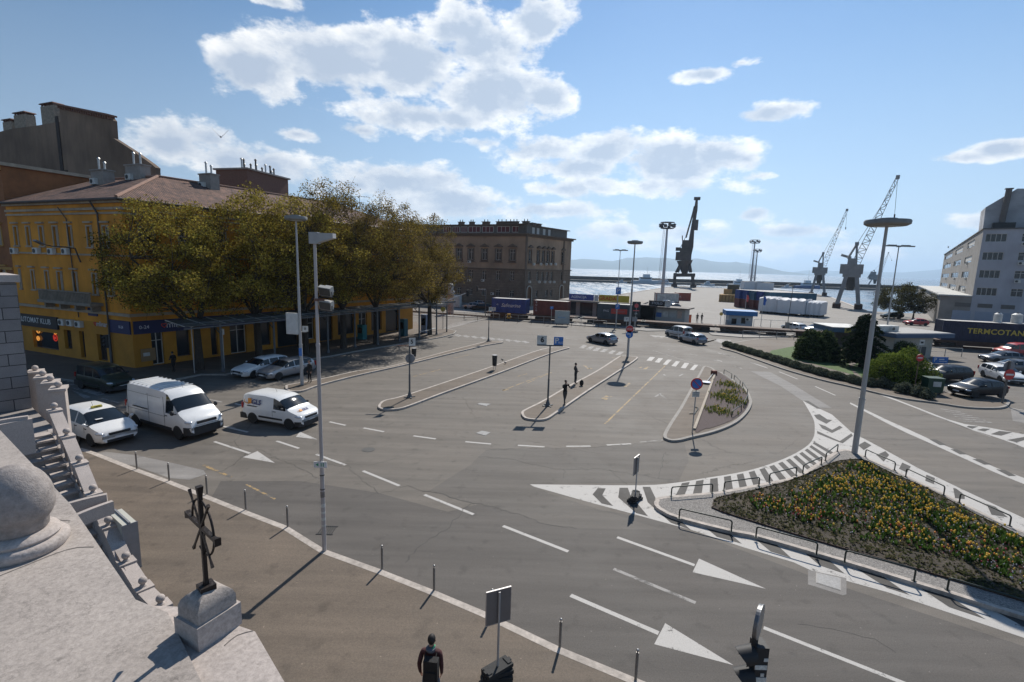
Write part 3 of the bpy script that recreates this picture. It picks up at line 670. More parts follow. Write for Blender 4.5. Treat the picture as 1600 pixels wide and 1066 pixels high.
shopA = ps_.boxpx(50, 516, 93, 553); shopA = (shopA[0], .55, min(shopA[2], ps_.L-.2), shopA[3])
gB = [py_.boxpx(236, 527, 259, 573), py_.boxpx(275, 523, 300, 568), py_.boxpx(329, 519, 342, 560), py_.boxpx(359, 516, 387, 558)]
gB = [(gB[0][0], .15, gB[0][2], 3.3), (gB[1][0], .6, gB[1][2], 3.4), (gB[2][0], .3, gB[2][2], 3.3), (gB[3][0], .15, gB[3][2], 3.6)]
s = gB[3][2]+.8
kk = 0
while s < py_.L-2.4:
 w = (1.9, 2.6, 1.4)[kk % 3]; gB.append((s, .15 if kk % 2 else .6, s+w, 3.3)); s += w+.75; kk += 1
GZ = 3.75
mb = MB(); wall_mb(mb, ps_, 0, ps_.L, GZ, EAVE, opsA); wall_mb(mb, py_, 0, py_.L, GZ, EAVE, opsB)
back = [py_.pt(py_.L, 0), Vector((-27.5, 78.6, 0)), Vector((-55, 62, 0)), ps_.pt(ps_.L, 0)]
for a, c in zip(back[:-1], back[1:]): mb.add([a, c, c+Vector((0, 0, EAVE)), a+Vector((0, 0, EAVE))], [(0, 1, 2, 3)])
mb.build('wall', [YEL], yh, world=True)
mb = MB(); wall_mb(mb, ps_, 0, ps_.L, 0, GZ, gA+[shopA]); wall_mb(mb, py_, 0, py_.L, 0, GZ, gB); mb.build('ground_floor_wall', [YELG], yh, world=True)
tr = MB(); ty = MB()
for o in opsA: surround(tr, ps_, o, .13)
for o in opsB: surround(tr, py_, o, .13)
for pl in (ps_, py_):
 for z0, z1, of in ((GZ+.75, GZ+1.0, .14), (zt0-.75, zt0-.6, .10), (zt1+1.0, zt1+1.16, .1), (zt1+1.35, zt1+1.55, .14), (EAVE-.35, EAVE-.12, .3)): band(tr, pl, -of, pl.L, z0, z1, of)
 z = GZ+1.4
 while z < zt1+.8:
  band(ty, pl, 0, pl.L, z, z+.05, .025); z += .52
tr.build('stone_trim', [TRIM], yh, world=True)
for o, st in zip(opsA, stA): window(yh, ps_, o, st)
for o, st in zip(opsB, stB): window(yh, py_, o, st)
for o in gA: window(yh, ps_, o, 'dark', .3)
sw = window(yh, ps_, shopA, 'dark', .3)
for i, o in enumerate(gB): window(yh, py_, o, 'dark' if i % 3 else 'casement', .3)
def inw(a, b, z): p = YA+py_.d*a+ps_.d*b; return Vector((p.x, p.y, z))
RZ = 17.3
ov = .55
e0, e1, e2, e3 = inw(-ov, -ov, EAVE), inw(py_.L+ov, -ov, EAVE), inw(14.6, ps_.L+.2, EAVE), inw(-ov, ps_.L+.2, EAVE)
e1b = inw(py_.L+ov, 14, EAVE); pk, pk2, pk3 = inw(7, 7, RZ), inw(py_.L-6, 7, RZ), inw(7, ps_.L+.2, RZ)
roof_faces('roof', yh, [[e0, e1, pk2, pk], [e3, e0, pk, pk3], [e1, e1b, pk2], [inw(14.6, 14, EAVE), e2, pk3, pk], [e1b, inw(14.6, 14, EAVE), pk, pk2]], TILE)
mb = MB()
for a, c in ((e0, pk), (pk, pk2), (pk, pk3)): mb.tube([a+Vector((0, 0, .06)), c+Vector((0, 0, .06))], .13, 6)
mb.build('ridge_tiles', [mat('ridge_tile', (.24, .14, .10), .85, var=.3, scale=4)], yh, world=True)
mb = MB(); mb.tube([e3+Vector((0, 0, -.1)), e0+Vector((0, 0, -.1)), e1+Vector((0, 0, -.1))], .11, 8)
mb.tube([ps_.pt(3.2, EAVE-.2, .5), ps_.pt(2.9, EAVE-1.2, .18), ps_.pt(2.9, .2, .14)], .075, 8)
mb.tube([py_.pt(16.8, EAVE-.2, .5), py_.pt(16.8, EAVE-1.2, .18), py_.pt(16.8, .2, .14)], .075, 8)
mb.tube([ps_.pt(8.3, EAVE-.6, .3), ps_.pt(7.6, EAVE-1.6, .1), ps_.pt(7.3, 4, .1)], .04, 6)
mb.build('gutter', [mat('dark_gutter', (.07, .055, .045), .6, .2)], yh, world=True)
BAL = mat('balcony_stone', (.24, .21, .17), .9, var=.3, scale=2)
for pl, s0, s1, zb in ((ps_, 3.6, 11.6, zm0-.75), (py_, 13.1, 16.3, zm0-.85)):
 m2 = MB(); band(m2, pl, s0, s1, zb-.25, zb, 1.0)
 n = int((s1-s0)/.22)
 for i in range(n): m2.cyl(pl.pt(s0+.1+i*.22, zb, .9), pl.pt(s0+.1+i*.22, zb+.85, .9), .05, n=6)
 m2.bar(pl.pt(s0, zb+.9, .9), pl.pt(s1, zb+.9, .9), .16, .1)
 for i in range(4): m2.box(pl.pt(s0+.5+i*(s1-s0-1)/3, zb-.5, .35), (.22, .7, .5), pl.rz)
 m2.build('balcony', [BAL], yh, world=True)
NAVY = mat('navy_sign', (.014, .02, .085), .5, var=.08); LET = mat('sign_lettering', (.5, .5, .55), .5); REDL = mat('sign_red', (.55, .06, .04), .5)
z0b, z1b = py_.px(230, 521)[1], py_.px(230, 501)[1]
def shop_sign(name, label, pl, s0, s1, z0, z1, items, m=NAVY, off=.12):
 c = pl.pt((s0+s1)/2, (z0+z1)/2, off/2); t = thing(name, label, 'sign', c, pl.rz)
 MB().box((0, 0, 0), (s1-s0, off, z1-z0)).build('board', [m], t)
 for body, size, s, dz, lm in items:
  sx = ((s-(s0+s1)/2))*(1 if pl.side == 1 else -1)
  if body == '<3':
   h = MB(); pts = [(size*.5*math.sin(a)**3*1.0, -off/2-.012, size*.5*(13*math.cos(a)-5*math.cos(2*a)-2*math.cos(3*a)-math.cos(4*a))/16) for a in [i*2*math.pi/20 for i in range(21)]]
   h.tube([(x+sx, y, z+dz) for x, y, z in pts], .035, 6); h.build('heart_emblem', [lm], t)
  else: text(body, size, lm, t, (sx, -off/2-.006, dz), bold=.004)
 return t
shop_sign('shop_sign', 'navy bakery sign band on the side street front', ps_, .1, 3.0, z0b, z1b, [('mlinar', .62, ps_.px(161, 504)[0], .05, LET), ('<3', .34, ps_.px(151, 504)[0], .05, REDL), ('0-24', .34, ps_.px(191, 508)[0], 0, LET)])
shop_sign('shop_sign', 'navy bakery sign band running along the square front', py_, .1, 15.6, z0b, z1b, [('mlinar', .78, py_.px(277, 504)[0], .05, LET), ('<3', .42, py_.px(260, 506)[0]-.25, .05, REDL), ('0-24', .42, py_.px(224, 508)[0], 0, LET)])
shop_sign('shop_sign', 'small navy sign with white lines above the bakery band', ps_, ps_.px(153, 490)[0], ps_.px(139, 490)[0], z1b+.15, z1b+.85, [], NAVY, .08)
BLK = mat('black_sign', (.015, .015, .017), .5)
zk0, zk1 = ps_.px(75, 513)[1], ps_.px(75, 500)[1]
shop_sign('shop_sign', 'black sign reading AUTOMAT KLUB over the lit shop window', ps_, ps_.px(92, 505)[0], ps_.L-.3, zk0, zk1+.35, [('AUTOMAT KLUB', .72, (ps_.px(83, 506)[0]+ps_.L)/2-.1, .05, mat('white_lettering', (.6, .6, .58), .5))], BLK, .15)
GLOW = mat('warm_shop_light', (.8, .35, .08), .5, var=0, emit=(1, .42, .08, .5)); GLOWR = mat('red_shop_light', (.6, .05, .03), .5, var=0, emit=(1, .06, .03, .25))
for s, z, r, m, lb in ((ps_.px(84, 538)[0], 2.3, .24, GLOW, 'glowing yellow disc in the arcade window'), (ps_.px(84, 545)[0], 1.7, .30, GLOWR, 'glowing red wheel in the arcade window'), (ps_.px(57, 533)[0], 2.2, .26, GLOW, 'upper glowing lamp at the left of the arcade window'), (ps_.px(57, 545)[0], 1.4, .2, GLOW, 'lower glowing lamp at the left of the arcade window')):
 t = thing('shop_lamp', lb, 'lamp', pl_ := ps_.pt(s, z, -.22), ps_.rz); m2 = MB(); m2.tube([(r*math.cos(a), 0, r*math.sin(a)) for a in [i*math.pi/9 for i in range(19)]], .045, 6); m2.build('ring', [m], t)
 MB().cyl((0, .0, 0), (0, -.03, 0), r*.45, n=12).build('lamp_disc', [m], t)
for i, (u, v) in enumerate(((26.5, 397), (61.5, 397), (85, 398), (107, 398))):
 s, z = ps_.px(u, v); ac(('leftmost air conditioner under the top windows of the yellow house', 'second air conditioner from the left under the top windows of the yellow house', 'third air conditioner from the left under the top windows of the yellow house', 'rightmost air conditioner under the top windows of the yellow house')[i], ps_, s, z)
for i, (u, v) in enumerate(((101, 503), (114, 504), (127, 506))):
 s, z = ps_.px(u, v); ac(('left', 'middle', 'right')[i]+' air conditioner of three between the black shop sign and the downpipe', ps_, s, z-.3)
def chimney(label, base, w, d, h, rz, pots=2, units=0, m=CHIM):
 t = thing('chimney', label, 'chimney', base, rz); MB().box((0, 0, h/2), (w, d, h)).box((0, 0, h+.05), (w+.16, d+.16, .12)).build('stack', [m], t)
 for i in range(pots):
  x = (i-(pots-1)/2)*w/max(1, pots)*.9; p = MB(); hh = random.uniform(.6, 1.2); p.cyl((x, 0, h+.1), (x, 0, h+.1+hh), .09, n=8); p.cyl((x, 0, h+.1+hh), (x, 0, h+.25+hh), .16, .06, n=8); p.build('chimney_pot', [ZINC], t)
 for i in range(units): a = link(_acm, 'air_conditioner_unit', t, (-w*.15, -d/2, h*.45)); link(_agm, 'fan_grille', a)
 return t
def on_roof(u, v, Y):  # world point seen at (u,v) at distance Y
 r = ray(u, v); k = Y/r.y; return Vector((r.x*k, Y, CAMZ+r.z*k))
for u, v, vt, Y, w, lb in ((162, 291, 268, 50, 2.0, 'left grey chimney stack with an air conditioner in front of the brown firewall'), (217, 285, 260, 50.5, 2.3, 'wide grey chimney stack with an air conditioner just left of the roof peak'), (328, 297, 274, 53, 1.7, 'square grey chimney with tall pots on the long tiled roof')):
 b_ = on_roof(u, v, Y); tp = on_roof(u, vt, Y); chimney(lb, (b_.x, b_.y, b_.z-1.0), w, 1.0, tp.z-b_.z+1.0, ps_.rz, 2, 1)
BRN = mat('brown_render', (.185, .13, .09), .95, var=.25, scale=.8, var2=.35, s2=.12, streak=(1, 1, .3), bump=.2, bscale=8)
STN = mat('stone_rubble', (.26, .22, .17), .95, var=.35, scale=4)
o1 = YA+py_.d*16; pb = Plane(o1+ps_.d*75, o1-ps_.d*2, 1)
sil = [(-60, 216), (0, 206), (20, 201), (60, 196), (94, 190), (93, 170), (97, 167), (172, 184), (175, 188), (177, 216), (205, 234), (236, 256), (243, 262), (243, 268)]
P = [pb.px(u, v) for u, v in sil]; P = [P[0]]+P[1:]; P = [(P[0][0], 4)]+P+[(P[-1][0], 4)]
mb = MB(); n = len(P); dep = .6
front = [pb.pt(s, z) for s, z in P]; bk = [pb.pt(s, z, -dep) for s, z in P]
mb.add(front+bk, [tuple(range(n-1, -1, -1)), tuple(range(n, 2*n))]+[(i, (i+1) % n, n+(i+1) % n, n+i) for i in range(n)])
bh = thing('firewall_house', 'tall windowless brown firewall house behind the yellow roof', 'house', (pb.pt(P[0][0], 0).x, pb.pt(P[0][0], 0).y, 0))
mb.build('wall', [BRN], bh, world=True)
c0, c1 = pb.px(93, 169), pb.px(174, 187)
m2 = MB(); m2.bar(pb.pt(c0[0]-.3, c0[1]+.45, .0), pb.pt(c1[0]+.2, c1[1]+.45, .0), 1.2, .22)
for i in range(22):
 k = (i+.5)/22; q = pb.pt(c0[0]+(c1[0]-c0[0])*k, c0[1]+(c1[1]-c0[1])*k+.15, -.1); m2.box(q, (.26, .8, .42), pb.rz)
m2.build('brick_parapet', [BRICK], bh, world=True)
m2 = MB(); band(m2, pb, pb.px(2, 262)[0], pb.px(108, 285)[0], pb.px(50, 274)[1]-.3, pb.px(50, 274)[1]+.3, .2)
sA, sB = pb.px(95, 240)[0], pb.px(100, 240)[0]; band(m2, pb, sA-.3, sA+.35, 12, c0[1]-1, .12); m2.build('soot_stain', [mat('soot', (.05, .04, .035), .95, var=.3, scale=3)], bh, world=True)
for i, (u, v, w, lb) in enumerate(((8, 203, 2.4, 'leftmost low brick chimney on the brown firewall'), (28, 199, 3.0, 'middle brick chimney with openings on the brown firewall'), (72, 194, 3.2, 'pale brick chimney with dark openings beside the high firewall parapet'))):
 s, z = pb.px(u, v); t = thing('chimney', lb, 'chimney', pb.pt(s, z-.4, -.9), pb.rz); m2 = MB(); h = (1.6, 2.2, 2.9)[i]
 m2.box((0, 0, h/2), (w, 1.2, h)); m2.build('stack', [STN], t); m2 = MB(); m2.box((0, 0, h+.34), (w+.3, 1.5, .14), taper=.9)
 for j in range(5):
  m2.box((-w/2+.15+j*(w-.3)/4, -.45, h+.13), (.16, .16, .28)); m2.box((-w/2+.15+j*(w-.3)/4, .45, h+.13), (.16, .16, .28))
 m2.build('cap', [BRICK], t)
po = Plane(YC+ps_.d*.02, YC+ps_.d*14, -1); oh = thing('orange_house', 'orange brown house beyond the yellow corner house at the left edge', 'house', (YC.x, YC.y, 0))
ORG = mat('orange_plaster', (.25, .10, .035), .85, var=.2, scale=1.5, var2=.2)
zo = [po.boxpx(1, 355, 8, 386), po.boxpx(1, 425, 12, 460)]
ops = []
for k in range(4):
 for z0, z1 in ((zt0, zt1), (zm0, zm1), (zt0+4.0, zt1+4.0)): ops.append((1.3+k*3.1, z0, 2.4+k*3.1, z1))
mb = MB(); wall_mb(mb, po, 0, 14, 0, 17.6, ops)
for a, c in ((po.pt(14, 0), po.pt(14, 0, -12)), (po.pt(14, 0, -12), po.pt(0, 0, -12)), (po.pt(0, 0, -12), po.pt(0, 0))): mb.add([c, a, a+Vector((0, 0, 17.6)), c+Vector((0, 0, 17.6))], [(0, 1, 2, 3)])
mb.build('wall', [ORG], oh, world=True)
m2 = MB()
for o in ops: surround(m2, po, o, .14)
band(m2, po, 0, 14, 17.2, 17.6, .4); band(m2, po, 0, 14, 7.9, 8.15, .12); m2.build('trim', [TRIMY], oh, world=True)
for o in ops: window(oh, po, o, 'shutter')
MB().prism([tuple(po.pt(-.3, 0, .4)[:2]), tuple(po.pt(14.3, 0, .4)[:2]), tuple(po.pt(14.3, 0, -12.3)[:2]), tuple(po.pt(-.3, 0, -12.3)[:2])], 17.6, 17.9).build('roof_slab', [TRIM], oh, world=True)
rh = thing('red_roofed_house', 'low red tiled house roof with many flues behind the long tiled roof', 'house', (-33, 66, 0))
a, b_ = on_roof(338, 287, 66), on_roof(412, 278, 72)
a = Vector((a.x, a.y, 0)); b_ = Vector((b_.x, b_.y, 0)); q = Vector((-8, 6, 0)); ZR = on_roof(345, 290, 67).z
MB().prism([tuple(a[:2]), tuple(b_[:2]), tuple((b_+q)[:2]), tuple((a+q)[:2])], 10, ZR-1.0).build('wall', [BRN], rh, world=True)
up = Vector((0, 0, 1)); roof_faces('roof', rh, [[a+up*(ZR-1), b_+up*(ZR-1), b_+q/2+up*(ZR+.8), a+q/2+up*(ZR+.8)], [b_+q+up*(ZR-1), a+q+up*(ZR-1), a+q/2+up*(ZR+.8), b_+q/2+up*(ZR+.8)]], TILER)
bl = thing('brick_rooftop_block', 'dark brick rooftop block crowned with flue pipes above the tree tops', 'building', (-27, 68, 0))
pk_ = Plane(on_roof(385, 290, 66)[:2], on_roof(452, 290, 74)[:2], 1); t0, z0 = pk_.px(388, 300); t1, z1 = pk_.px(450, 281)
MB().box(pk_.pt((t0+t1)/2, (z1+8)/2, -2.5), (t1-t0, 5, z1-8), pk_.rz).build('wall', [BRICK], bl, world=True)
m2 = MB(); m2.box(pk_.pt((t0+t1)/2, z1+.1, -2.5), (t1-t0+.5, 5.5, .2), pk_.rz)
m2.build('cornice', [CHIM], bl, world=True)
random.seed(3)
for i in range(12):
 m2 = MB(); s = t0+.3+(t1-t0-.6)*i/11; q = pk_.pt(s, z1+.2, -.6-random.random()*2); h = random.uniform(.7, 1.5); m2.cyl(q, q+up*h, .11, n=8); m2.cyl(q+up*h, q+up*(h+.2), .2, .08, n=8); m2.build('flue_pipe', [DARKM if i % 2 else ZINC], bl, world=True)
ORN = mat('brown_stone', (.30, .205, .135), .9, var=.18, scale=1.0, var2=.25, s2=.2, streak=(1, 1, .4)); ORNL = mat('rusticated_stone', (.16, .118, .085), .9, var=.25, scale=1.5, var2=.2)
ORNT = mat('sooty_stone_trim', (.12, .085, .06), .9, var=.25, scale=2)
c7 = lambda x, y: (680+x/6.27, 330+y/6.27)
_g = G(818, 486); OC = Vector((_g.x, 118.0)); OC.x = OC.y*ray(818, 486).x/ray(818, 486).y
def atY(u, v, Y): r = ray(u, v); return Vector((r.x/r.y*Y, Y))
pL = Plane(atY(560, 480, 139), OC, 1); pR = Plane(OC, atY(888, 490, 136), 1)
ob = thing('ornate_building', 'long sooty brown stone building with pedimented windows and an attic storey', 'building', (OC.x, OC.y, 0))
ZC = pL.px(*c7(865, 222))[1]; ZAt = pL.px(*c7(865, 130))[1]
def sz(pl, x, y): return pl.px(*c7(x, y))
up0, up1 = sz(pL, 757, 482)[1], sz(pL, 757, 372)[1]; md0, md1 = sz(pL, 750, 682)[1], sz(pL, 750, 588)[1]
gr0, gr1 = sz(pL, 750, 842)[1], sz(pL, 750, 775)[1]; midz = sz(pL, 757, 570)[1]
L_s = [sz(pL, x, 430)[0] for x in (757, 620, 483, 350, 235)]; st = L_s[3]-L_s[4]
while L_s[-1] > 3: L_s.append(L_s[-1]-st)
R_s = [sz(pR, x, 430)[0] for x in (930, 1010, 1060, 1107, 1152, 1250)]
oL, oR, gL, gR = [], [], [], []
for s in L_s: oL += [(s-.75, up0, s+.75, up1)]; gL += [(s-.62, md0, s+.62, md1), (s-.6, gr0, s+.6, gr1)]
for s in R_s: oR += [(s-.6, up0, s+.6, up1)]; gR += [(s-.5, md0, s+.5, md1)]
for i in (1, 3, 4): gR += [(R_s[i]-.5, gr0, R_s[i]+.5, gr1)]
dR = [(R_s[0]-1.1, .1, R_s[0]+1.1, 4.9), (R_s[5]-1.1, .1, R_s[5]+1.1, 5.1)]
mb = MB(); wall_mb(mb, pL, 0, pL.L, midz, ZC, oL); wall_mb(mb, pR, 0, pR.L, midz, ZC, oR)
for a, c in ((pR.pt(pR.L, 0), pR.pt(pR.L, 0, -14)), (pR.pt(pR.L, 0, -14), pL.pt(0, 0, -20)), (pL.pt(0, 0, -20), pL.pt(0, 0))): mb.add([a, c, c+up*ZC, a+up*ZC], [(0, 1, 2, 3)])
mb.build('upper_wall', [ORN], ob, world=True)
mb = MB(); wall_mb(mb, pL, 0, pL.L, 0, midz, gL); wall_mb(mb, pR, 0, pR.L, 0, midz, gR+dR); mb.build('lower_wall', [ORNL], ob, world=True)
m2 = MB()
for o in oL: surround(m2, pL, o, .22, .3, True, .12)
for o in oR: surround(m2, pR, o, .16, .3, True, .12)
for pl in (pL, pR):
 band(m2, pl, -.2, pl.L+.2, midz-.15, midz+.12, .3); band(m2, pl, -.5, pl.L+.5, ZC-.15, ZC+.12, 1.1); band(m2, pl, -.3, pl.L+.3, ZC-.6, ZC-.15, .45)
 z = .6
 while z < midz-.4: band(m2, pl, 0, pl.L, z, z+.07, .05); z += .62
for s0, s1 in ((-.1, .7), (pR.L-4.4, pR.L-3.8)): band(m2, pR, s0, s1, 0, ZC-.6, .14)
m2.build('stone_trim', [ORNT], ob, world=True)
for o in oL: window(ob, pL, o, 'casement', .3)
for o in oR: window(ob, pR, o, 'casement', .3)
for o in gL: window(ob, pL, o, 'casement', .3)
for o in gR: window(ob, pR, o, 'casement', .3)
for o in dR:
 s = (o[0]+o[2])/2; m2 = MB(); pts = [pR.pt(s-1.05, .1, .1), pR.pt(s-1.05, 3.9, .1)]+[pR.pt(s+1.05*math.cos(a), 3.9+1.05*math.sin(a), .1) for a in [math.pi-k*math.pi/8 for k in range(1, 8)]]+[pR.pt(s+1.05, 3.9, .1), pR.pt(s+1.05, .1, .1)]
 d_ = MB().box(pR.pt(s, 2.5, -.2), (2.2, .1, 4.9), pR.rz).build('door', [mat('brown_door', (.16, .075, .03), .6)], ob, world=True)
 m2.tube(pts, .14, 6); m2.build('door_arch', [mat('pale_stone_arch', (.42, .38, .32), .8)], ob, world=True)
ATT = mat('attic_grey', (.12, .105, .09), .85, var=.2, scale=1.5); CURT = mat('red_curtain', (.13, .03, .03), .8, var=.2, scale=2)
m2 = MB()
for pl, back_ in ((pL, 1.2), (pR, 1.2)): m2.box((pl.pt(.6, ZC, -back_-3)+pl.pt(pl.L-.0 if pl is pL else pl.L-.6, ZAt, -back_-3))/2, (pl.L-1.2, 6, ZAt-ZC), pl.rz)
m2.build('attic_storey', [ATT], ob, world=True)
m3 = MB()
for pl in (pL, pR): m3.bar(pl.pt(-.3 if pl is pL else -1, ZAt+.08, -3.9), pl.pt(pl.L+.0, ZAt+.08, -3.9), 6.6, .16)
m3.build('attic_roof', [ORNT], ob, world=True)
for x0, x1 in ((230, 290), (305, 420), (440, 550), (588, 710), (735, 848), (150, 215), (60, 130)):
 a, b2 = sz(pL, x0, 200), sz(pL, x1, 160); w, h = (b2[0]-a[0])*1.0, 1.35; z0 = ZC+.45; q = pL.pt((a[0]+b2[0])/2, z0, -1.15)
 fr = MB().box((0, 0, 0), (w, .06, .08)).box((0, 0, h), (w, .06, .08))
 for k in range(4): fr.box((-w/2+k*w/3, 0, h/2), (.09, .06, h))
 f = link(fr.mesh('window', [FRAME]), 'window', ob, WM[ob.name].inverted() @ q, pL.rz); c_ = MB()
 for k in range(3): c_.box((-w/2+(k+.5)*w/3, .025, h/2), (w/3-.09, .03, h-.08))
 c_.build('curtain', [CURT], f)
for x in (1000, 1045, 1105, 1155):
 s, z = sz(pR, x, 220); q = pR.pt(s, ZC+.4, -1.15); w, h = .95, 1.4
 fr = MB().box((0, 0, 0), (w, .06, .08)).box((0, 0, h), (w, .06, .08)).box((-w/2, 0, h/2), (.08, .06, h)).box((w/2, 0, h/2), (.08, .06, h)).box((0, .0, h/2), (.06, .05, h))
 f = link(fr.mesh('window', [FRAME]), 'window', ob, WM[ob.name].inverted() @ q, pR.rz); MB().box((0, .025, h/2), (w-.08, .03, h-.08)).build('pane', [SHUTB], f)
for i, x in enumerate((210, 315, 455, 595, 675, 745, 850)):
 s, z = sz(pL, x, 125); w = (1.4, 1.2, 1.8, 1.8, 2.4, 1.6, 1.6)[i]
 t = thing('chimney', 'sooty chimney with stub pots on the attic roof, number %s from the left of seven' % ('one', 'two', 'three', 'four', 'five', 'six', 'seven')[i], 'chimney', pL.pt(s, ZAt+.15, -2.4), pL.rz, 'chimneys on the ornate building')
 MB().box((0, 0, .35), (w, .9, .7)).box((0, 0, .75), (w*1.2, 1.1, .12)).build('stack', [ORNT], t)
 for k in range(2): MB().cyl((-w*.25+k*w*.5, 0, .8), (-w*.25+k*w*.5, 0, 1.35), .12, .09, n=8).build('chimney_pot', [DARKM], t)
for i, x in enumerate((1035, 1090)):
 s, z = sz(pR, x, 160); t = thing('chimney', ('nearer', 'farther')[i]+' sooty chimney above the short side of the ornate building', 'chimney', pR.pt(s, ZAt+.15, -2.4), pR.rz, 'chimneys on the ornate building')
 MB().box((0, 0, .35), (1.5, .9, .7)).box((0, 0, .75), (1.8, 1.1, .12)).build('stack', [ORNT], t)
names = ['leftmost', 'second from the left', 'third from the left', 'fourth from the left', 'fifth from the left', 'rightmost']
for i, x in enumerate((945, 1014, 1066, 1112, 1160)):
 s, z = sz(pR, x, 530); ac('%s air conditioner under the tall windows on the ornate building short side' % names[i], pR, s+.25, z, 'air conditioners on the ornate building', .3)
for i, x in enumerate((918, 1012, 1068, 1117, 1158, 1258)):
 s, z = sz(pR, x, 705); ac('%s air conditioner below the plain windows, ornate building short side' % names[i], pR, s, z, 'air conditioners on the ornate building')
for i, x in enumerate((198, 336, 468)):
 s, z = sz(pL, x, 690); ac('%s of three air conditioners below plain windows on the ornate building long side' % ('left', 'middle', 'right')[i], pL, s, z, 'air conditioners on the ornate building')
for x, y, lb in ((344, 507, 'air conditioner on a tall window sill of the ornate building long side'), (562, 820, 'air conditioner low on the long wall of the ornate building')):
 s, z = sz(pL, x, y); ac(lb, pL, s, z, 'air conditioners on the ornate building', .35 if y < 600 else .02)
GREY = mat('grey_render', (.36, .36, .39), .85, var=.1, scale=.6, var2=.12, streak=(1, 1, .3)); GREYL = mat('warm_grey_render', (.215, .198, .18), .85, var=.12, scale=.6, var2=.12)
g5 = lambda x, y: (1380+x/3.81, 280+y/3.81)
_b = G(1511, 511); GC = Vector((_b.x, _b.y)); dF = Vector((.78, -.625)).normalized(); dB = Vector((-dF.y, dF.x))
pf = Plane(GC, GC+dF*34, 1); pg = Plane(GC+dB*1, GC, 1)
ZG = pf.px(*g5(583, 300))[1]
far_s = pg.px(*g5(357, 500))[0]; pg = Plane(GC+dB*(1-far_s), GC, 1);
gb = thing('port_building', 'grey five storey port office building with ribbon windows and a taller rear block', 'building', (GC.x, GC.y, 0))
of, og = [], []
for y0, y1, x0, x1 in ((332, 373, 612, 732), (442, 483, 593, 710), (549, 591, 574, 690), (653, 696, 557, 672)):
 o = pf.boxpx(*g5(x0, y0), *g5(x1, y1)); o = (o[0], o[1], o[2], o[1]+1.55); of.append(o); wv_ = o[2]-o[0]
 gp_ = pf.px(*g5({332: 825, 442: 803, 549: 781, 653: 759}[y0], y0+20))[0]
 of.append((gp_, o[1], gp_+1.7, o[1]+1.55)); of.append((gp_+3.4, o[1], gp_+3.4+wv_, o[1]+1.55)); of.append((gp_+5+wv_, o[1], gp_+5+2*wv_, o[1]+1.55))
for i, (y0, xs) in enumerate(((375, (383, 441, 505)), (470, (368, 425, 487)), (560, (352, 407, 469)), (650, (338, 390, 448)))):
 for x in xs:
  a = pg.px(*g5(x, y0)); a2 = pg.px(*g5(x+40, y0)); z0 = of[i*4][1]; og.append((a[0], z0, a2[0], z0+1.5))
mb = MB(); wall_mb(mb, pf, 0, pf.L, 0, ZG, of)
mb.build('front_wall', [GREY], gb, world=True)
mb = MB(); wall_mb(mb, pg, 0, pg.L, 0, ZG, og); q0, q1 = pg.pt(0, 0), pg.pt(0, 0)+Vector((dF.x, dF.y, 0))*34
mb.add([q1, q0, q0+up*ZG, q1+up*ZG], [(0, 1, 2, 3)]); q2 = pf.pt(pf.L, 0); mb.add([q2, q1, q1+up*ZG, q2+up*ZG], [(0, 1, 2, 3)])
mb.build('side_wall', [GREYL], gb, world=True)
MB().prism([tuple(pf.pt(-.2, 0, .25)[:2]), tuple(pf.pt(pf.L, 0, .25)[:2]), tuple((q1+Vector((dB.x, dB.y, 0))*.25)[:2]), tuple((pg.pt(-.25, 0, .25))[:2])], ZG, ZG+.22).build('roof_slab', [mat('roof_edge_dark', (.10, .095, .09), .8)], gb, world=True)
for i, o in enumerate(of): window(gb, pf, o, 'strip' if i % 4 != 1 else 'casement', .18)
for i, o in enumerate(og): window(gb, pg, o, 'blind' if i in (1, 2, 5) else 'strip', .18)
nm = ('top', 'second', 'third', 'bottom')
for r, y in enumerate((405, 502, 595, 660)):
 for k, x in enumerate((400, 452, 520)):
  a = pg.px(*g5(x-8-r*8, y)); ac('%s air conditioner in the %s row on the port building side wall' % (('leftmost', 'middle', 'rightmost')[k], nm[r]), pg, a[0], a[1]-.3, 'air conditioners on the port building', .02, 1.1)
for r, (x, y) in enumerate(((825, 385), (803, 500), (781, 607))):
 a = pf.px(*g5(x, y)); ac('air conditioner on the blue grey front of the port building, %s of three' % ('highest', 'middle', 'lowest')[r], pf, a[0]+.4, a[1]-.35, 'air conditioners on the port building', .02, 1.1)
m2 = MB()
for x0, x1 in ((410, 510), (545, 640), (685, 775)):
 o = pf.boxpx(*g5(x0, 800), *g5(x1, 860)); dd = MB(); dd.box((pf.pt(o[0], .05, .03)+pf.pt(o[2], 3.3, .03))/2, (o[2]-o[0], .06, 3.25), pf.rz); gd = dd.build('garage_door', [mat('blue_grey_door', (.27, .30, .36), .6, var=.08, scale=1)], gb, world=True)
 v_ = MB().box((pf.pt(o[0]+.2, 4.1, .03)+pf.pt(o[2]-.2, 4.9, .03))/2, (o[2]-o[0]-.4, .06, .8), pf.rz).build('vent_louvre', [mat('louvre', (.12, .11, .10), .7)], gb, world=True)
an = thing('annex', 'low flat roofed annex leaning against the side of the port building', 'building', tuple(pg.pt(pg.L-7, 0)));
A0, A1 = pg.pt(pg.L-.01, 0, .02), pg.pt(1.5, 0, .02); W = Vector((-dF.x, -dF.y, 0))
aw = 6.8; ztop = pf.px(*g5(530, 697))[1]*.98
opn = [Plane((A1+W*aw)[:2], (A0+W*(aw-2))[:2], 1)]
pa = opn[0]; oo = [(2, 3.6, 2.7, 4.6), (6, 3.6, 6.7, 4.6)]
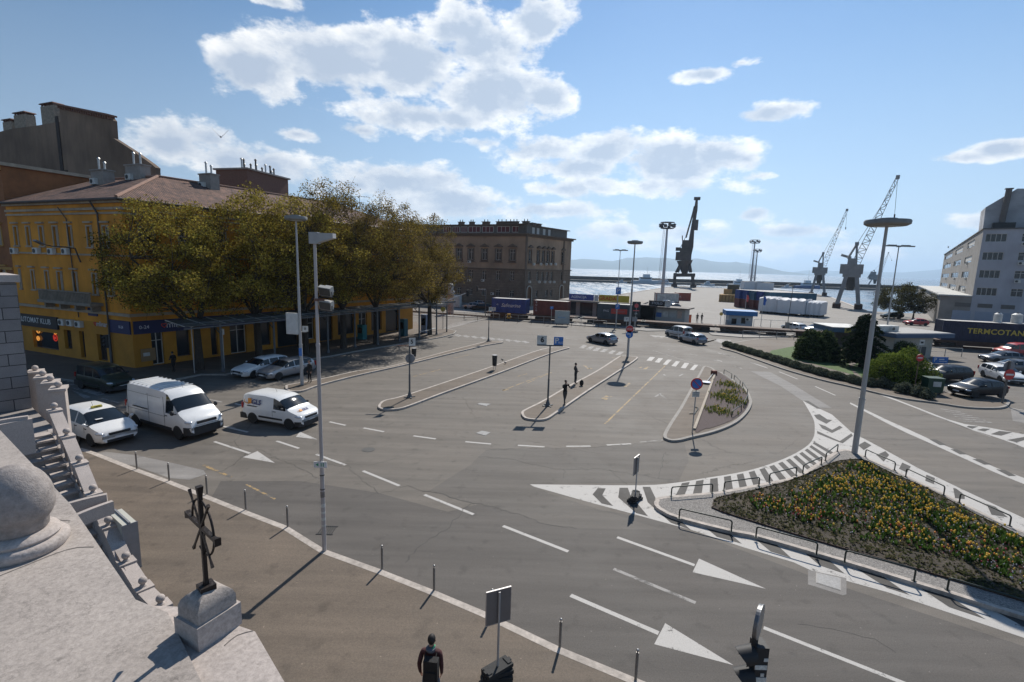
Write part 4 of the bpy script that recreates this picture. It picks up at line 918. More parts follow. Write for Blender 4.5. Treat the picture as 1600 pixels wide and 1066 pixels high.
mb = MB(); wall_mb(mb, pa, 0, pa.L, 0, ztop, oo); c_ = pa.pt(pa.L, 0); mb.add([c_, A0, A0+up*ztop, c_+up*ztop], [(0, 1, 2, 3)]); mb.build('wall', [GREYL], an, world=True)
for o in oo: window(an, pa, o, 'casement', .15)
MB().prism([tuple((A1+W*(aw+.4))[:2]), tuple((A0+W*(aw-1.6)-Vector((dB.x, dB.y, 0))*.4)[:2]), tuple((A0-Vector((dB.x, dB.y, 0))*.4)[:2]), tuple(A1[:2])], ztop, ztop+.25).build('roof', [mat('pale_roof', (.42, .42, .40), .7)], an, world=True)
rb = thing('rear_block', 'tall pale grey block with sloping roof and dark chimney behind the port building', 'building', tuple(pf.pt(6, 0, -12)))
pr = Plane(GC-Vector((pf.n.x, pf.n.y))*9, GC-Vector((pf.n.x, pf.n.y))*9+dF*34, 1)
Q = [pr.px(*g5(x, y)) for x, y in ((593, 300), (610, 168), (800, 56), (1250, 62))]; Q = [(Q[0][0], 10)]+Q+[(Q[-1][0], 10)]
mb = MB(); fr_, bk_ = [pr.pt(s, z) for s, z in Q], [pr.pt(s, z, -9) for s, z in Q]; n = len(Q)
mb.add(fr_+bk_, [tuple(range(n-1, -1, -1)), tuple(range(n, 2*n))]+[(i, (i+1) % n, n+(i+1) % n, n+i) for i in range(n)])
mb.build('wall', [mat('weathered_pale_wall', (.36, .36, .37), .9, var=.25, scale=.5, var2=.25, streak=(.4, .4, 1))], rb, world=True)
s0, z0 = pr.px(*g5(695, 290)); s1, z1 = pr.px(*g5(712, 66)); m2 = MB(); m2.cyl(pr.pt(s0, z0-1, .7), pr.pt(s0+.3, z1, .7), .5, n=12); m2.box(pr.pt(s0+.3, z1+.15, .7), (1.3, 1.3, .12), pr.rz); m2.build('chimney', [mat('rusty_flue', (.14, .12, .105), .85, var=.25)], rb, world=True)
for k, x in enumerate((680, 745)):
 s, z = pr.px(*g5(x, 282)); MB().box(pr.pt(s, z, .9), (1.8, 1.2, 1.4), pr.rz).build('roof_unit', [DARKM], rb, world=True)
HZ = 0
MTN = mat('mountain_slope', (.06, .085, .06), .95, var=.25, scale=.002)
def ridge(name, label, D, prof, depth=2500):
 pts = []
 prof2 = []
 for (u0, v0), (u1, v1) in zip(prof[:-1], prof[1:]):
  n = max(2, int((u1-u0)/12))
  for k in range(n): t = k/n; prof2.append((u0+(u1-u0)*t, v0+(v1-v0)*t+(random.uniform(-.6, .6) if k else 0)))
 prof2.append(prof[-1]); vs = []; fs = []
 for i, (u, v) in enumerate(prof2):
  r = ray(u, v); k = D/r.y; X = r.x*k; Z = max(0, CAMZ+r.z*k)
  vs += [(X-0, D-depth*.5, -4), (X, D-depth*.22, Z*random.uniform(.5, .62)), (X, D, Z), (X, D+depth*.5, -4)]
 for i in range(len(prof2)-1):
  a = 4*i; c = a+4; fs += [(a, c, c+1, a+1), (a+1, c+1, c+2, a+2), (a+2, c+2, c+3, a+3)]
 m = MB(); m.add(vs, fs); return struct(m.build(name, [MTN], smooth=60), label)
ridge('mountain_range', 'blue island ridge across the bay', 9500, [(560,416),(700,412),(840,409),(890,406.5),(910,404.5),(935,406),(958,408),(980,403),(1010,402),(1040,403),(1062,404.5),(1090,404),(1110,408),(1135,410),(1150,409),(1170,412),(1190,416),(1210,422),(1235,427),(1262,430)])
ridge('mountain_range', 'fainter island ridge to the right', 14000, [(1225,430),(1250,424),(1268,422),(1290,423),(1330,424.5),(1370,424.5),(1410,426),(1435,424),(1470,421),(1520,424),(1600,430),(1700,436)])
a, b_ = G(500, 426, -2.5), G(888, 437.5, -2.5)
WALLS = mat('breakwater_stone', (.085, .075, .065), .9, var=.3, scale=.12, var2=.2)
p0 = G(620, 432, -2.5); p1 = G(1100, 446, -2.5); p2 = G(1330, 452, -2.5)
d0 = (p1-p0).normalized(); P0 = p1-d0*420; P1 = p1+d0*520
bw = thing('breakwater', 'long dark stone breakwater wall across the harbour', 'breakwater', tuple(P0))
m = MB(); nrm = Vector((-d0.y, d0.x, 0)); zt = ZT(p1, 437.5)
m.bar(P0+nrm*9+up*(zt+2.5)/2, P1+nrm*9+up*(zt+2.5)/2, 5, zt+2.5); m.build('parapet_wall', [WALLS], bw, world=True)
m = MB(); m.bar(P0+nrm*1+up*.9, P1+nrm*1+up*.9, 14, 1.8); m.build('mole_quay', [mat('mole_concrete', (.15, .14, .125), .9, var=.25, scale=.1)], bw, world=True)
BW = mat('boat_white', (.62, .64, .66), .5, var=.08); BB = mat('boat_blue', (.05, .12, .28), .5)
def boat(label, u, L, big=False, col=BW):
 r = ray(u, 440); t = ((P0.x)*r.y-(P0.y)*r.x)/(d0.y*r.x-d0.x*r.y); q = P0+d0*t-nrm*9; q.z = -2.5
 t_ = thing('boat', label, 'boat', q, math.atan2(d0.y, d0.x), 'boats moored along the breakwater'); h = L*.11
 m = MB(); pr = [(-L/2, h*.9), (-L*.46, 0), (L*.40, 0), (L/2, h*1.35)]; n = 9; st = []
 for i in range(n):
  x = -L/2+L*i/(n-1); w = L*.11*(1-max(0, (i/(n-1)-.55)/.45)**2*.98); top = h*(1+.35*(i/(n-1))**2)
  st.append([(x, -w, top), (x+.0, -w*.75, 0), (x, w*.75, 0), (x, w, top)])
 vs = [p for s in st for p in s]; fs = [(4*i+j, 4*i+(j+1) % 4, 4*i+4+(j+1) % 4, 4*i+4+j) for i in range(n-1) for j in range(4)]+[(0, 1, 2, 3), (4*n-1, 4*n-2, 4*n-3, 4*n-4)]
 m.add(vs, fs); m.build('hull', [col], t_)
 m = MB(); m.box((-L*.05, 0, h+h*.55), (L*.4, L*.13, h*1.1)); m.box((-L*.02, 0, h*2.5), (L*.22, L*.11, h*.9)); m.build('deckhouse', [BW], t_)
 MB().box((-L*.05, -L*.068, h*1.75), (L*.34, .05, h*.35)).build('cabin_windows', [GLASSD], t_)
 m = MB(); m.cyl((0, 0, h*2.9), (0, 0, h*(6.5 if big else 5)), .12, .06, 6); m.bar((0, 0, h*3.2), (L*.3, 0, h*5.2 if big else h*4), .12, .12); m.build('mast', [ZINC], t_)
boat('small white boat moored left of the two nearest lamp heads', 968, 9)
boat('white ship moored behind the dark crane mast', 1006, 26); boat('short white boat just right of the white ship', 1036, 13)
boat('pale fishing boat moored right of the dark crane', 1100, 12); boat('white ship with a tall mast by the light towers', 1148, 20, True)
boat('blue hulled trawler moored near the middle crane', 1253, 22, True, BB); boat('small white boat between the trawler and the cranes', 1222, 9); boat('low white boat moored just right of the thin stair tower', 1190, 9)
def corr(name, col, rough=.6):
 m = bpy.data.materials.new(name); m.use_nodes = True; nt = m.node_tree; b = nt.nodes['Principled BSDF']; b.inputs['Roughness'].default_value = rough
 t = nd(nt, 'ShaderNodeTexCoord'); n = nd(nt, 'ShaderNodeTexNoise', i_Scale=1.6, i_Detail=5.0); nt.links.new(t.outputs['Object'], n.inputs['Vector'])
 sp = nd(nt, 'ShaderNodeSeparateXYZ'); nt.links.new(t.outputs['Object'], sp.inputs[0])
 vm = nd(nt, 'ShaderNodeVectorMath', operation='SCALE'); vm.inputs[0].default_value = col; nt.links.new(maprange(nt, n.outputs['Fac'], .3, .7, .75, 1.25, False), vm.inputs['Scale']); nt.links.new(vm.outputs[0], b.inputs['Base Color'])
 MC[name] = m; return m
CB = corr('container_blue', (.025, .05, .20)); CN = corr('container_navy', (.018, .022, .05)); CR = corr('container_maroon', (.13, .035, .028)); CG = corr('container_slate', (.055, .065, .075)); CO = corr('container_red', (.30, .07, .04)); CW = corr('container_white', (.50, .49, .46)); CT = corr('container_teal', (.03, .10, .16))
def container(name, label, loc, rz, m, L=6.06, H=2.59, W=2.44, group=None, frame=None, cat='container'):
 t = thing(name, label, cat, loc, rz, group)
 b = MB(); b.box((0, 0, H/2), (L-.12, W-.12, H-.1)); n = int((L-.4)/.28)
 for i in range(n):
  x = -L/2+.3+(i+.5)*(L-.6)/n
  for s in (-1, 1): b.box((x, s*(W/2-.05), H/2), (.14, .05, H-.32))
 for i in range(7):
  for s in (-1, 1): b.box((s*(L/2-.05), -W/2+.3+i*(W-.6)/6, H/2), (.05, .16, H-.32))
 b.build('shell', [m], t)
 f = MB()
 for x in (-1, 1):
  for y in (-1, 1): f.box((x*(L/2-.07), y*(W/2-.07), H/2), (.16, .16, H))
  for z in (.09, H-.06): f.box((x*(L/2-.07), 0, z), (.12, W-.3, .15 if z < 1 else .11))
 for y in (-1, 1):
  for z in (.09, H-.06): f.box((0, y*(W/2-.06), z), (L-.3, .10, .15 if z < 1 else .11))
 f.build('corner_frame', [frame or m], t)
 MB().box((0, 0, H-.015), (L-.34, W-.34, .02)).build('roof_panel', [mat('container_roof_dusty', (.42, .40, .37), .8, var=.2)], t)
 return t
RA = Vector((-3.7, 90.4)); RD = Vector((.948, -.318)).normalized()
pr_ = Plane(RA-RD*60, RA+RD*160, 1)   # rail line, outside faces the camera
STEEL = mat('rail_steel', (.12, .10, .085), .5, .6, var=.2); WAG = mat('wagon_rust', (.085, .05, .035), .85, var=.3, scale=2)
m = MB()
for off in (.72, -.72): m.bar(pr_.pt(10, .07, off-1.3), pr_.pt(200, .07, off-1.3), .07, .14)
struct(m.build('rails', [STEEL]), 'railway rails')
def wagon(label, s0, s1, deck=1.12, vis=True):
 L = s1-s0; t = thing('rail_wagon', label, 'wagon', pr_.pt((s0+s1)/2, 0, -1.3), pr_.rz, 'flat rail wagons in a train')
 m = MB(); m.box((0, 0, deck-.16), (L, 2.5, .3)); m.box((0, -1.1, deck-.42), (L*.62, .12, .5)); m.box((0, 1.1, deck-.42), (L*.62, .12, .5)); m.build('flat_bed', [WAG], t)
 for x in (-L/2+2.0, L/2-2.0):
  m = MB(); m.box((x, -1.0, .5), (2.6, .14, .35)); m.box((x, 1.0, .5), (2.6, .14, .35)); m.box((x, 0, .6), (.5, 2, .3))
  bg_ = m.build('bogie', [DARKM], t)
  for dx in (-.9, .9):
   w = MB(); w.cyl((x+dx, -.85, .46), (x+dx, -.72, .46), .46, n=16); w.cyl((x+dx, .72, .46), (x+dx, .85, .46), .46, n=16); w.cyl((x+dx, -.8, .46), (x+dx, .8, .46), .08, n=8); w.build('wheelset', [STEEL], bg_)
 m = MB()
 for x in (-L/2-.3, L/2+.3):
  for y in (-.85, .85): m.cyl((x-.3, y, deck-.15), (x+.3, y, deck-.15), .16, n=8)
 m.build('buffer', [DARKM], t); return t
def rs(u): return pr_.px(u, 500)[0]
SW = mat('lettering_white', (.6, .6, .62), .6)
def ctext(t, body, size, x, z, m=SW, W=2.44, **kw): return text(body, size, m, t, (x, -W/2-.012, z), **kw)
b0, b1 = rs(767.5), rs(820.5); wagon('wagon under the blue container beside the ornate building', b0-1, b1+.6)
t = container('shipping_container', 'blue container with white script on the railway before the ornate building', pr_.pt((b0+b1)/2, 1.13, -1.3), pr_.rz, CB, b1-b0); ctext(t, 'Safmarine', .95, .4, 1.35, shear=.35)
ctext(t, '-o', .5, -2.2, 1.5)
b0, b1 = rs(832.5), rs(886); wagon('wagon under the maroon container', b0-.4, b1+1.2)
t = container('shipping_container', 'maroon container with upright white letters beside the corner of the ornate building', pr_.pt((b0+b1)/2, 1.13, -1.3), pr_.rz, CR, b1-b0)
for k, ch in enumerate('BOLG'): ctext(t, ch, .42, -(b1-b0)/2+.55, 2.2-k*.48)
b0, b1 = rs(932.5), rs(990); wagon('wagon under the slate grey container', b0-2.4, b1+1.2)
t = container('shipping_container', 'slate grey container with red panel in front of the banner kiosk', pr_.pt((b0+b1)/2, 1.13, -1.3), pr_.rz, CG, b1-b0)
ctext(t, 'PAG', .5, -1.6, 1.4); MB().box((.6, -1.245, 1.4), (2.7, .02, .85)).build('red_panel', [mat('red_paint', (.42, .05, .03), .6)], t); ctext(t, 'Nedlloyd', .5, .6, 1.4, mat('grey_letters', (.12, .13, .15), .6), W=2.5)
wagon('empty brown flat wagon in front of the poster kiosk', rs(1008), rs(1118)); wagon('empty brown flat wagon in front of the blue roofed booth', rs(1121), rs(1240)); wagon('empty flat wagon partly behind the round bush', rs(1243), rs(1340))
b0 = rs(1476); LG = 12.19*.95;
wagon('wagon carrying the long navy containers', b0-.6, b0+LG+.2);
for k, lb in enumerate(('left navy container with yellow TERMCOTANK lettering', 'right navy container cut by the picture edge with yellow TERMCOTANK lettering')):
 t = container('shipping_container', lb, pr_.pt(b0+LG*(k+.5)+k*.15, 1.13, -1.3), pr_.rz, CN, LG, 2.75); ctext(t, 'TERMCOTANK', 1.0, .5, 1.45, mat('yellow_letters', (.55, .42, .06), .6), bold=.02, space=1.05)
wagon('wagon carrying the right navy container', b0+LG+.5, b0+2*LG+1)
for k, (x, w, h) in enumerate(((-1.4, 1.0, 1.3), (.2, 1.3, 1.35), (1.7, .9, 1.3))):
 q = pr_.pt(b0+LG*.66+x*1.3+1, 3.9, -1.9); t = thing('white_tank', ('left', 'middle', 'right')[k]+' white tank standing behind the left navy container top', 'tank', (q.x, q.y, 3.89), pr_.rz)
 MB().cyl((0, 0, 0), (0, 0, h*.85), w*.45, n=14).cyl((0, 0, h*.85), (0, 0, h), w*.45, w*.2, n=14).build('tank_body', [CW], t); MB().cyl((0, 0, h), (0, 0, h+.12), .12, n=8).build('filler_cap', [DARKM], t)
_q = Vector((-14.5, 112)); t = container('shipping_container', 'pale grey container marked GK beside the ornate building', (_q.x-.5, _q.y, .1), -.1, CW, 6.0, 2.6); ctext(t, 'GK', .9, 1.2, 1.5, BLK)
RAILM = mat('galvanised_rail', (.38, .38, .37), .5, .5, var=.15)
def railing(label, pts, h=1.1, n=None, mid=True):
 t = thing('railing', label, 'railing', tuple(pts[0])); P = [Vector((p[0], p[1], 0)) for p in pts]
 for k, (a, c) in enumerate(zip(P[:-1], P[1:])):
  r = MB(); r.bar(a+up*h, c+up*h, .06, .06);
  if mid: r.bar(a+up*h*.5, c+up*h*.5, .04, .04)
  r.build('rail', [RAILM], t, world=True); d = (c-a); m_ = n or max(1, int(d.length/1.9))
  for i in range(m_+(1 if k == len(P)-2 else 0)): q = a+d*i/m_; MB().box(q+up*h/2, (.06, .06, h-.03)).build('post', [RAILM], t, world=True)
 return t
railing('long grey railing before the blue container left of the lamp', [G(640, 494, .1), G(708, 496, .1), G(780, 499.5, .1)])
railing('long grey railing between the zebra and the slate grey container', [G(790, 500, .1), G(870, 505, .1), G(947, 511, .1)])
railing('short railing on the railway path by the flat wagon under the round bush', [G(1160, 527, .1), G(1240, 531, .1)])
railing('railing in the car park below the navy containers', [G(1450, 556, 0), G(1502, 558, 0)])
for k in range(11):
 u = 725+k*21; q = G(u, 499.5+k*1.25, .1); t = thing('bollard', '%s thin bollard from the left on the railway kerb' % ('first second third fourth fifth sixth seventh eighth ninth tenth eleventh'.split()[k]), 'bollard', q, 0, 'thin bollards along the railway kerb'); MB().cyl((0, 0, 0), (0, 0, .75), .04, n=8).sphere((0, 0, .77), .05, 8, 5).build('post', [DARKM], t)
q = G(878, 508.5, .1); t = thing('poster_stand', 'pale glass poster stand on the railway path', 'poster stand', q, -.1)
MB().box((0, 0, 1.35), (2.5, .18, 2.2)).build('frame', [mat('stand_grey', (.28, .30, .29), .5)], t); MB().box((0, -.1, 1.4), (2.3, .02, 1.9)).build('poster', [mat('poster_pale', (.32, .36, .36), .3, var=.2, scale=1.5)], t); MB().box((-.9, 0, .15), (.1, .1, .3)).box((.9, 0, .15), (.1, .1, .3)).build('foot', [DARKM], t)
text('kultura', .42, mat('poster_blue', (.05, .25, .5), .5), t, (-.1, -.115, 1.35), shear=.2)
q = G(795, 500.5, .1); t = thing('grit_box', 'small yellow box on the railing of the railway path', 'box', q); MB().box((0, 0, .75), (.62, .35, .8)).build('box_body', [mat('yellow_box', (.5, .26, .02), .6)], t); MB().box((0, -.19, .75), (.3, .02, .4)).build('plate', [DARKM], t); MB().box((0, 0, .17), (.1, .1, .35)).build('foot', [DARKM], t)
kz = Plane(atY(886, 490, 101), atY(990, 490, 95.5), 1); bk = thing('banner_kiosk', 'low flat roofed kiosk row with advertising banners on its roof', 'kiosk', tuple(kz.pt(0, 0)))
zr_ = kz.px(930, 470.5)[1]; PINK = mat('pink_plaster', (.33, .25, .22), .85, var=.15)
oo = []
for u0, u1 in ((888, 900), (906, 926), (932, 944), (952, 975)): a_, b2 = kz.px(u0, 480)[0], kz.px(u1, 480)[0]; oo.append((a_, .1, b2, 2.9))
m = MB(); wall_mb(m, kz, -1, kz.L+1, 0, zr_-.3, oo); m.box(kz.pt(kz.L/2, zr_/2-.3, -5), (kz.L+2, 5, zr_-.7), kz.rz); m.build('wall', [PINK], bk, world=True)
for o in oo: window(bk, kz, o, 'dark', .3)
m = MB(); m.box(kz.pt(kz.L/2, zr_-.15, -3), (kz.L+3.2, 8.6, .3), kz.rz); m.build('roof', [mat('roof_felt', (.25, .22, .19), .9, var=.2)], bk, world=True)
def banner(label, u0, u1, v0, v1, m, items):
 a_, b2 = kz.px(u0, v1), kz.px(u1, v0); w = b2[0]-a_[0]; h = kz.px((u0+u1)/2, v0)[1]-kz.px((u0+u1)/2, v1)[1]
 t = thing('banner', label, 'banner', kz.pt((a_[0]+b2[0])/2, zr_, .9), kz.rz); MB().box((0, 0, h/2+.05), (w, .06, h)).build('panel', [m], t)
 for x in (-w/2+.1, w/2-.1): MB().cyl((x, .08, 0), (x, .08, h+.5), .03, n=6).build('post', [ZINC], t)
 for body, sz_, x, z, lm in items: text(body, sz_, lm, t, (x, -.04, h*z), bold=.015)
 return t
banner('blue and white banner on the left of the kiosk roof', 891, 930, 460.5, 470, mat('banner_blue', (.06, .09, .28), .6, var=.2, scale=2), [('AGENCIJA', .7, -.5, .55, SW)])
banner('small white banner with a flag mark between the blue and yellow banners', 930, 937, 461.5, 471, CW, [])
banner('yellow banner with red capital letters on the kiosk roof', 937, 985, 462.5, 473, mat('banner_yellow', (.55, .42, .05), .6, var=.1), [('GRADA', 1.05, -1.3, .5, mat('banner_red', (.5, .03, .02), .6))])
kp = Plane(atY(1022, 500, 89), atY(1069, 503, 86), 1); t = thing('poster_kiosk', 'pale kiosk covered in posters under a black and white roof sign', 'kiosk', tuple(kp.pt(0, 0)))
zk = kp.px(1045, 482)[1]; MB().box(kp.pt(kp.L/2, zk/2, -1.6), (kp.L, 3.2, zk), kp.rz).build('wall', [mat('kiosk_grey', (.38, .36, .33), .8, var=.12)], t, world=True)
MB().box(kp.pt(kp.L/2, zk+.1, -1.4), (kp.L+1.4, 4.4, .2), kp.rz).build('roof', [mat('kiosk_roof', (.12, .10, .09), .8)], t, world=True)
for k, (x0, x1, z0, z1, m_) in enumerate(((.3, 1.3, 1.3, 2.1, mat('poster_deep_blue', (.05, .13, .35), .6)), (.5, 1.2, 2.15, 2.7, CW), (1.5, 2.4, 1.4, 2.4, CW), (2.7, 3.9, 1.4, 2.7, mat('poster_grey', (.42, .42, .40), .6)), (4.1, 4.9, 1.3, 2.6, mat('poster_cream', (.5, .36, .28), .6, var=.3, scale=6)))):
 if x1 < kp.L: MB().box(kp.pt((x0+x1)/2, (z0+z1)/2, .02), (x1-x0, .04, z1-z0), kp.rz).build('poster', [m_], t, world=True)
ss = thing('roof_sign', 'black and white sign on the poster kiosk roof', 'sign', kp.pt(kp.px(1032, 476)[0], zk+.2, .4), kp.rz); MB().box((-.55, 0, .55), (2.9, .08, 1.0)).build('black_board', [BLK], ss); MB().prism([(.9, -.04), (1.9, -.04), (1.9, .04), (.9, .04)], .05, 1.05).build('white_board', [CW], ss); text('STOLO', .62, SW, ss, (-.5, -.05, .6)); MB().box((-1.6, 0, .1), (.08, .08, .25)).box((1.4, 0, .1), (.08, .08, .25)).build('foot', [DARKM], ss)
q = G(1010, 508, 0); t = thing('dark_shed', 'dark open shed between the slate container and the poster kiosk', 'shed', (q.x+.5, q.y+3, 0), kp.rz); MB().box((-1.6, .8, 1.6), (.15, 2.4, 3.2)).box((0, 2, 1.6), (3.3, .15, 3.2)).box((1.6, .8, 1.6), (.15, 2.4, 3.2)).build('wall', [mat('shed_dark', (.03, .028, .025), .9)], t); MB().box((0, .9, 3.28), (3.7, 2.9, .15)).build('roof', [mat('kiosk_roof', (.12, .10, .09), .8)], t)
kb = Plane(atY(1137, 510, 82.5), atY(1175, 511, 81.5), 1); zb_ = kb.px(1156, 493)[1]; t = thing('gate_booth', 'white gate booth with a thick blue flat roof', 'booth', tuple(kb.pt(0, 0)))
oo = [(.5, 1.0, 1.3, 2.0), (2.0, 1.2, 2.7, 2.2)]; m = MB(); wall_mb(m, kb, 0, kb.L, 0, zb_, oo, .1); m.box(kb.pt(kb.L/2, zb_/2, -1.7), (kb.L-.04, 3.0, zb_), kb.rz); m.build('wall', [mat('booth_white', (.42, .44, .46), .7, var=.1)], t, world=True)
for o in oo: window(t, kb, o, 'dark', .08)
MB().box(kb.pt(kb.L/2, zb_+.38, -1.4), (kb.L+1.1, 4.2, .75), kb.rz).build('roof', [mat('booth_blue', (.03, .15, .36), .6, var=.1)], t, world=True)
ac('air conditioner on the front of the gate booth', kb, 3.0, 1.7, 'air conditioners on booths')
def flag(label, u, v, vt, cols, Y=None):
 q = G(u, v); h = ZT(q, vt); t = thing('flag', label, 'flag', q); MB().cyl((0, 0, 0), (0, 0, h), .06, .035, 8).build('flagpole', [ZINC], t)
 m = MB(); n = 10; H = h*.28
 for i in range(n):
  z = h-.1-H*i/n; x0 = .05; x1 = .05+.55*(1-abs(i/n-.4)*.7); y = .08*math.sin(i*1.3)
  m.add([(x0, 0, z), (x1, y, z-.15), (x1*.98, .08*math.sin((i+1)*1.3), z-H/n-.15), (x0, 0, z-H/n), (x0, .03, z), (x1, y+.03, z-.15), (x1*.98, .08*math.sin((i+1)*1.3)+.03, z-H/n-.15), (x0, .03, z-H/n)], [(0, 1, 2, 3), (7, 6, 5, 4), (0, 4, 5, 1), (3, 2, 6, 7), (1, 5, 6, 2)])
 m.build('cloth', [cols], t)
flag('limp red flag on a pole behind the gate booth', 1163, 497, 460, mat('flag_red', (.5, .08, .08), .8)); flag('limp blue flag on a pole right of the gate booth', 1188.5, 510, 462, mat('flag_blue', (.03, .10, .35), .8))
q = G(1229, 517); t = thing('gate_pole', 'thin tall pole in a concrete foot right of the flags', 'pole', q); h = ZT(q, 450); MB().cyl((0, 0, 0), (.25, 0, h), .06, .04, 8).build('pole', [DARKM], t); MB().box((0, 0, .75), (.5, .5, 1.5)).build('foot', [KERBD], t)
railing('harbour fence right of the gate booth', [G(1177, 513), G(1230, 516), G(1296, 520)], 1.6, None, False)
def yard_plane(u0, v0, u1, v1): return Plane(G(u0, v0)[:2], G(u1, v1)[:2], 1)
yw = yard_plane(1122.5, 471.5, 1149, 473); zc_ = yw.px(1133, 461)[1]
CRT = mat('crate_wood', (.42, .27, .11), .85, var=.25, scale=1.5)
for k in range(5):
 w = yw.L/5; t = thing('crate', ('leftmost', 'second', 'middle', 'fourth', 'rightmost')[k]+' wooden crate of the row left of the container stack', 'crate', yw.pt(w*(k+.5), 0, -3), yw.rz, 'wooden crates in the yard'); m = MB(); m.box((0, 0, zc_/2), (w-.15, 6, zc_));
 for j in range(6): m.box((-w/2+.2+j*(w-.4)/5, -3.03, zc_/2), (.14, .06, zc_))
 m.build('crate_box', [CRT], t); MB().box((0, 0, zc_+.05), (w-.1, 6.1, .1)).build('lid', [CRT], t)
q = yw.pt(2.2, zc_+.1, -5); t = thing('crate', 'small wooden crate on top of the crate row', 'crate', q, yw.rz); MB().box((0, 0, .8), (2.6, 1.6, 1.6)).build('crate_box', [CRT], t); MB().box((0, 0, 1.65), (2.7, 1.7, .1)).build('lid', [CRT], t)
q = yw.pt(yw.L-1.5, zc_+.1, -6); t = thing('tarped_load', 'olive tarped load standing on the crate row', 'load', q, yw.rz); MB().box((0, 0, 1.6), (3.6, 3, 3.2), taper=.97).build('tarp', [mat('olive_tarp', (.09, .085, .06), .9, var=.3, scale=2)], t); MB().box((0, 0, .1), (3.8, 3.2, .2)).build('pallet', [CRT], t)
ys = yard_plane(1146.5, 479, 1185, 486); W_ = 2.44; n = 5; cols = [(CB, CR), (CB, CR), (CT, CR), (CB, CR), (CT, CN)]
step = ys.L/5; Hc = ys.px(1146.5, 452)[1]/2
for k in range(5):
 for j in range(2):
  lb = '%s container in the %s row of the yard stack beside the crates' % (('leftmost', 'second', 'middle', 'fourth', 'rightmost')[k], ('lower', 'upper')[j])
  t = container('shipping_container', lb, ys.pt(step*(k+.5)+.5*k*.1, j*(Hc+.02), -6.1-k*.6), ys.rz+math.pi/2, cols[k][1-j] if j == 0 else cols[k][0], 12.19, Hc, step-.08, 'containers stacked in the yard')
WRAP = mat('white_wrap', (.62, .62, .63), .7, var=.06, scale=1, bump=.4, bscale=2)
yb = yard_plane(1184, 489, 1281, 497)
def wrap(label, u0, u1, vt, off=0, sag=.3):
 a_, b2 = yb.px(u0, 490)[0], yb.px(u1, 490)[0]; zt_ = yb.px((u0+u1)/2, vt)[1]; w = b2-a_; t = thing('wrapped_block', label, 'wrapped cargo', yb.pt((a_+b2)/2, 0, -3-off), yb.rz, 'white wrapped cargo in the yard')
 m = MB(); nx = 10; vs = []; fs = []
 for i in range(nx+1):
  x = -w/2+w*i/nx; zz = zt_+sag*math.sin(i*2.1+w)*.5; b_in = .12*math.sin(i*1.7)
  vs += [(x, -3+b_in, .5), (x, -3.1+b_in, zz*.55), (x, -3+b_in, zz-.25), (x, -2.6, zz), (x, 0, zz+.1), (x, 2.8, zz), (x, 3, .5)]
 for i in range(nx):
  for j in range(6): a0 = i*7+j; fs.append((a0, a0+7, a0+8, a0+1))
 fs += [tuple(range(6, -1, -1)), tuple(nx*7+j for j in range(7))]; m.add(vs, fs); m.build('plastic_wrap', [WRAP], t, smooth=40)
 m = MB()
 for i in range(3): m.box((-w/2+.6+i*(w-1.2)/2, 0, .25), (.4, 5.8, .5))
 m.build('bearer', [DARKM], t)
wrap('left white wrapped block beside the container stack', 1184, 1213, 465); wrap('long middle white wrapped block in the yard', 1214, 1257, 468, -.4); wrap('right white wrapped block in the yard', 1258, 1281, 472, .5)
for k, (u0, u1, vt, vb) in enumerate(((1164, 1180, 440, 452.3), (1184, 1200, 442, 453))):
 a_ = G(u0, vb); c_ = G(u1, vb); w = (c_-a_).length*.96; h = ZT(a_, vt); t = thing('white_cabin', ('left', 'right')[k]+' white box cabin far out by the light towers', 'cabin', ((a_.x+c_.x)/2, (a_.y+c_.y)/2, 0)); MB().box((0, 0, h/2), (w, 5, h)).build('wall', [WRAP], t); MB().box((0, 0, h+.06), (w+.2, 5.2, .12)).build('roof', [CW], t)
t = container('shipping_container', 'red container standing on the open quay', (G(1068, 470).x, G(1068, 470).y+1.2, 0), 0, CO, 4.6, 2.6, group=None); ctext(t, 'OK', .9, -1.5, 1.3)
t = container('shipping_container', 'white container with a red frame left of the red container', (G(1043, 473).x, G(1043, 473).y+1.2, 0), 0, CW, 7.0, 2.9, frame=CO)
FL = mat('floodlight_dark', (.10, .10, .11), .5, .3); MAST = mat('mast_grey', (.40, .40, .42), .5, .4, var=.1)
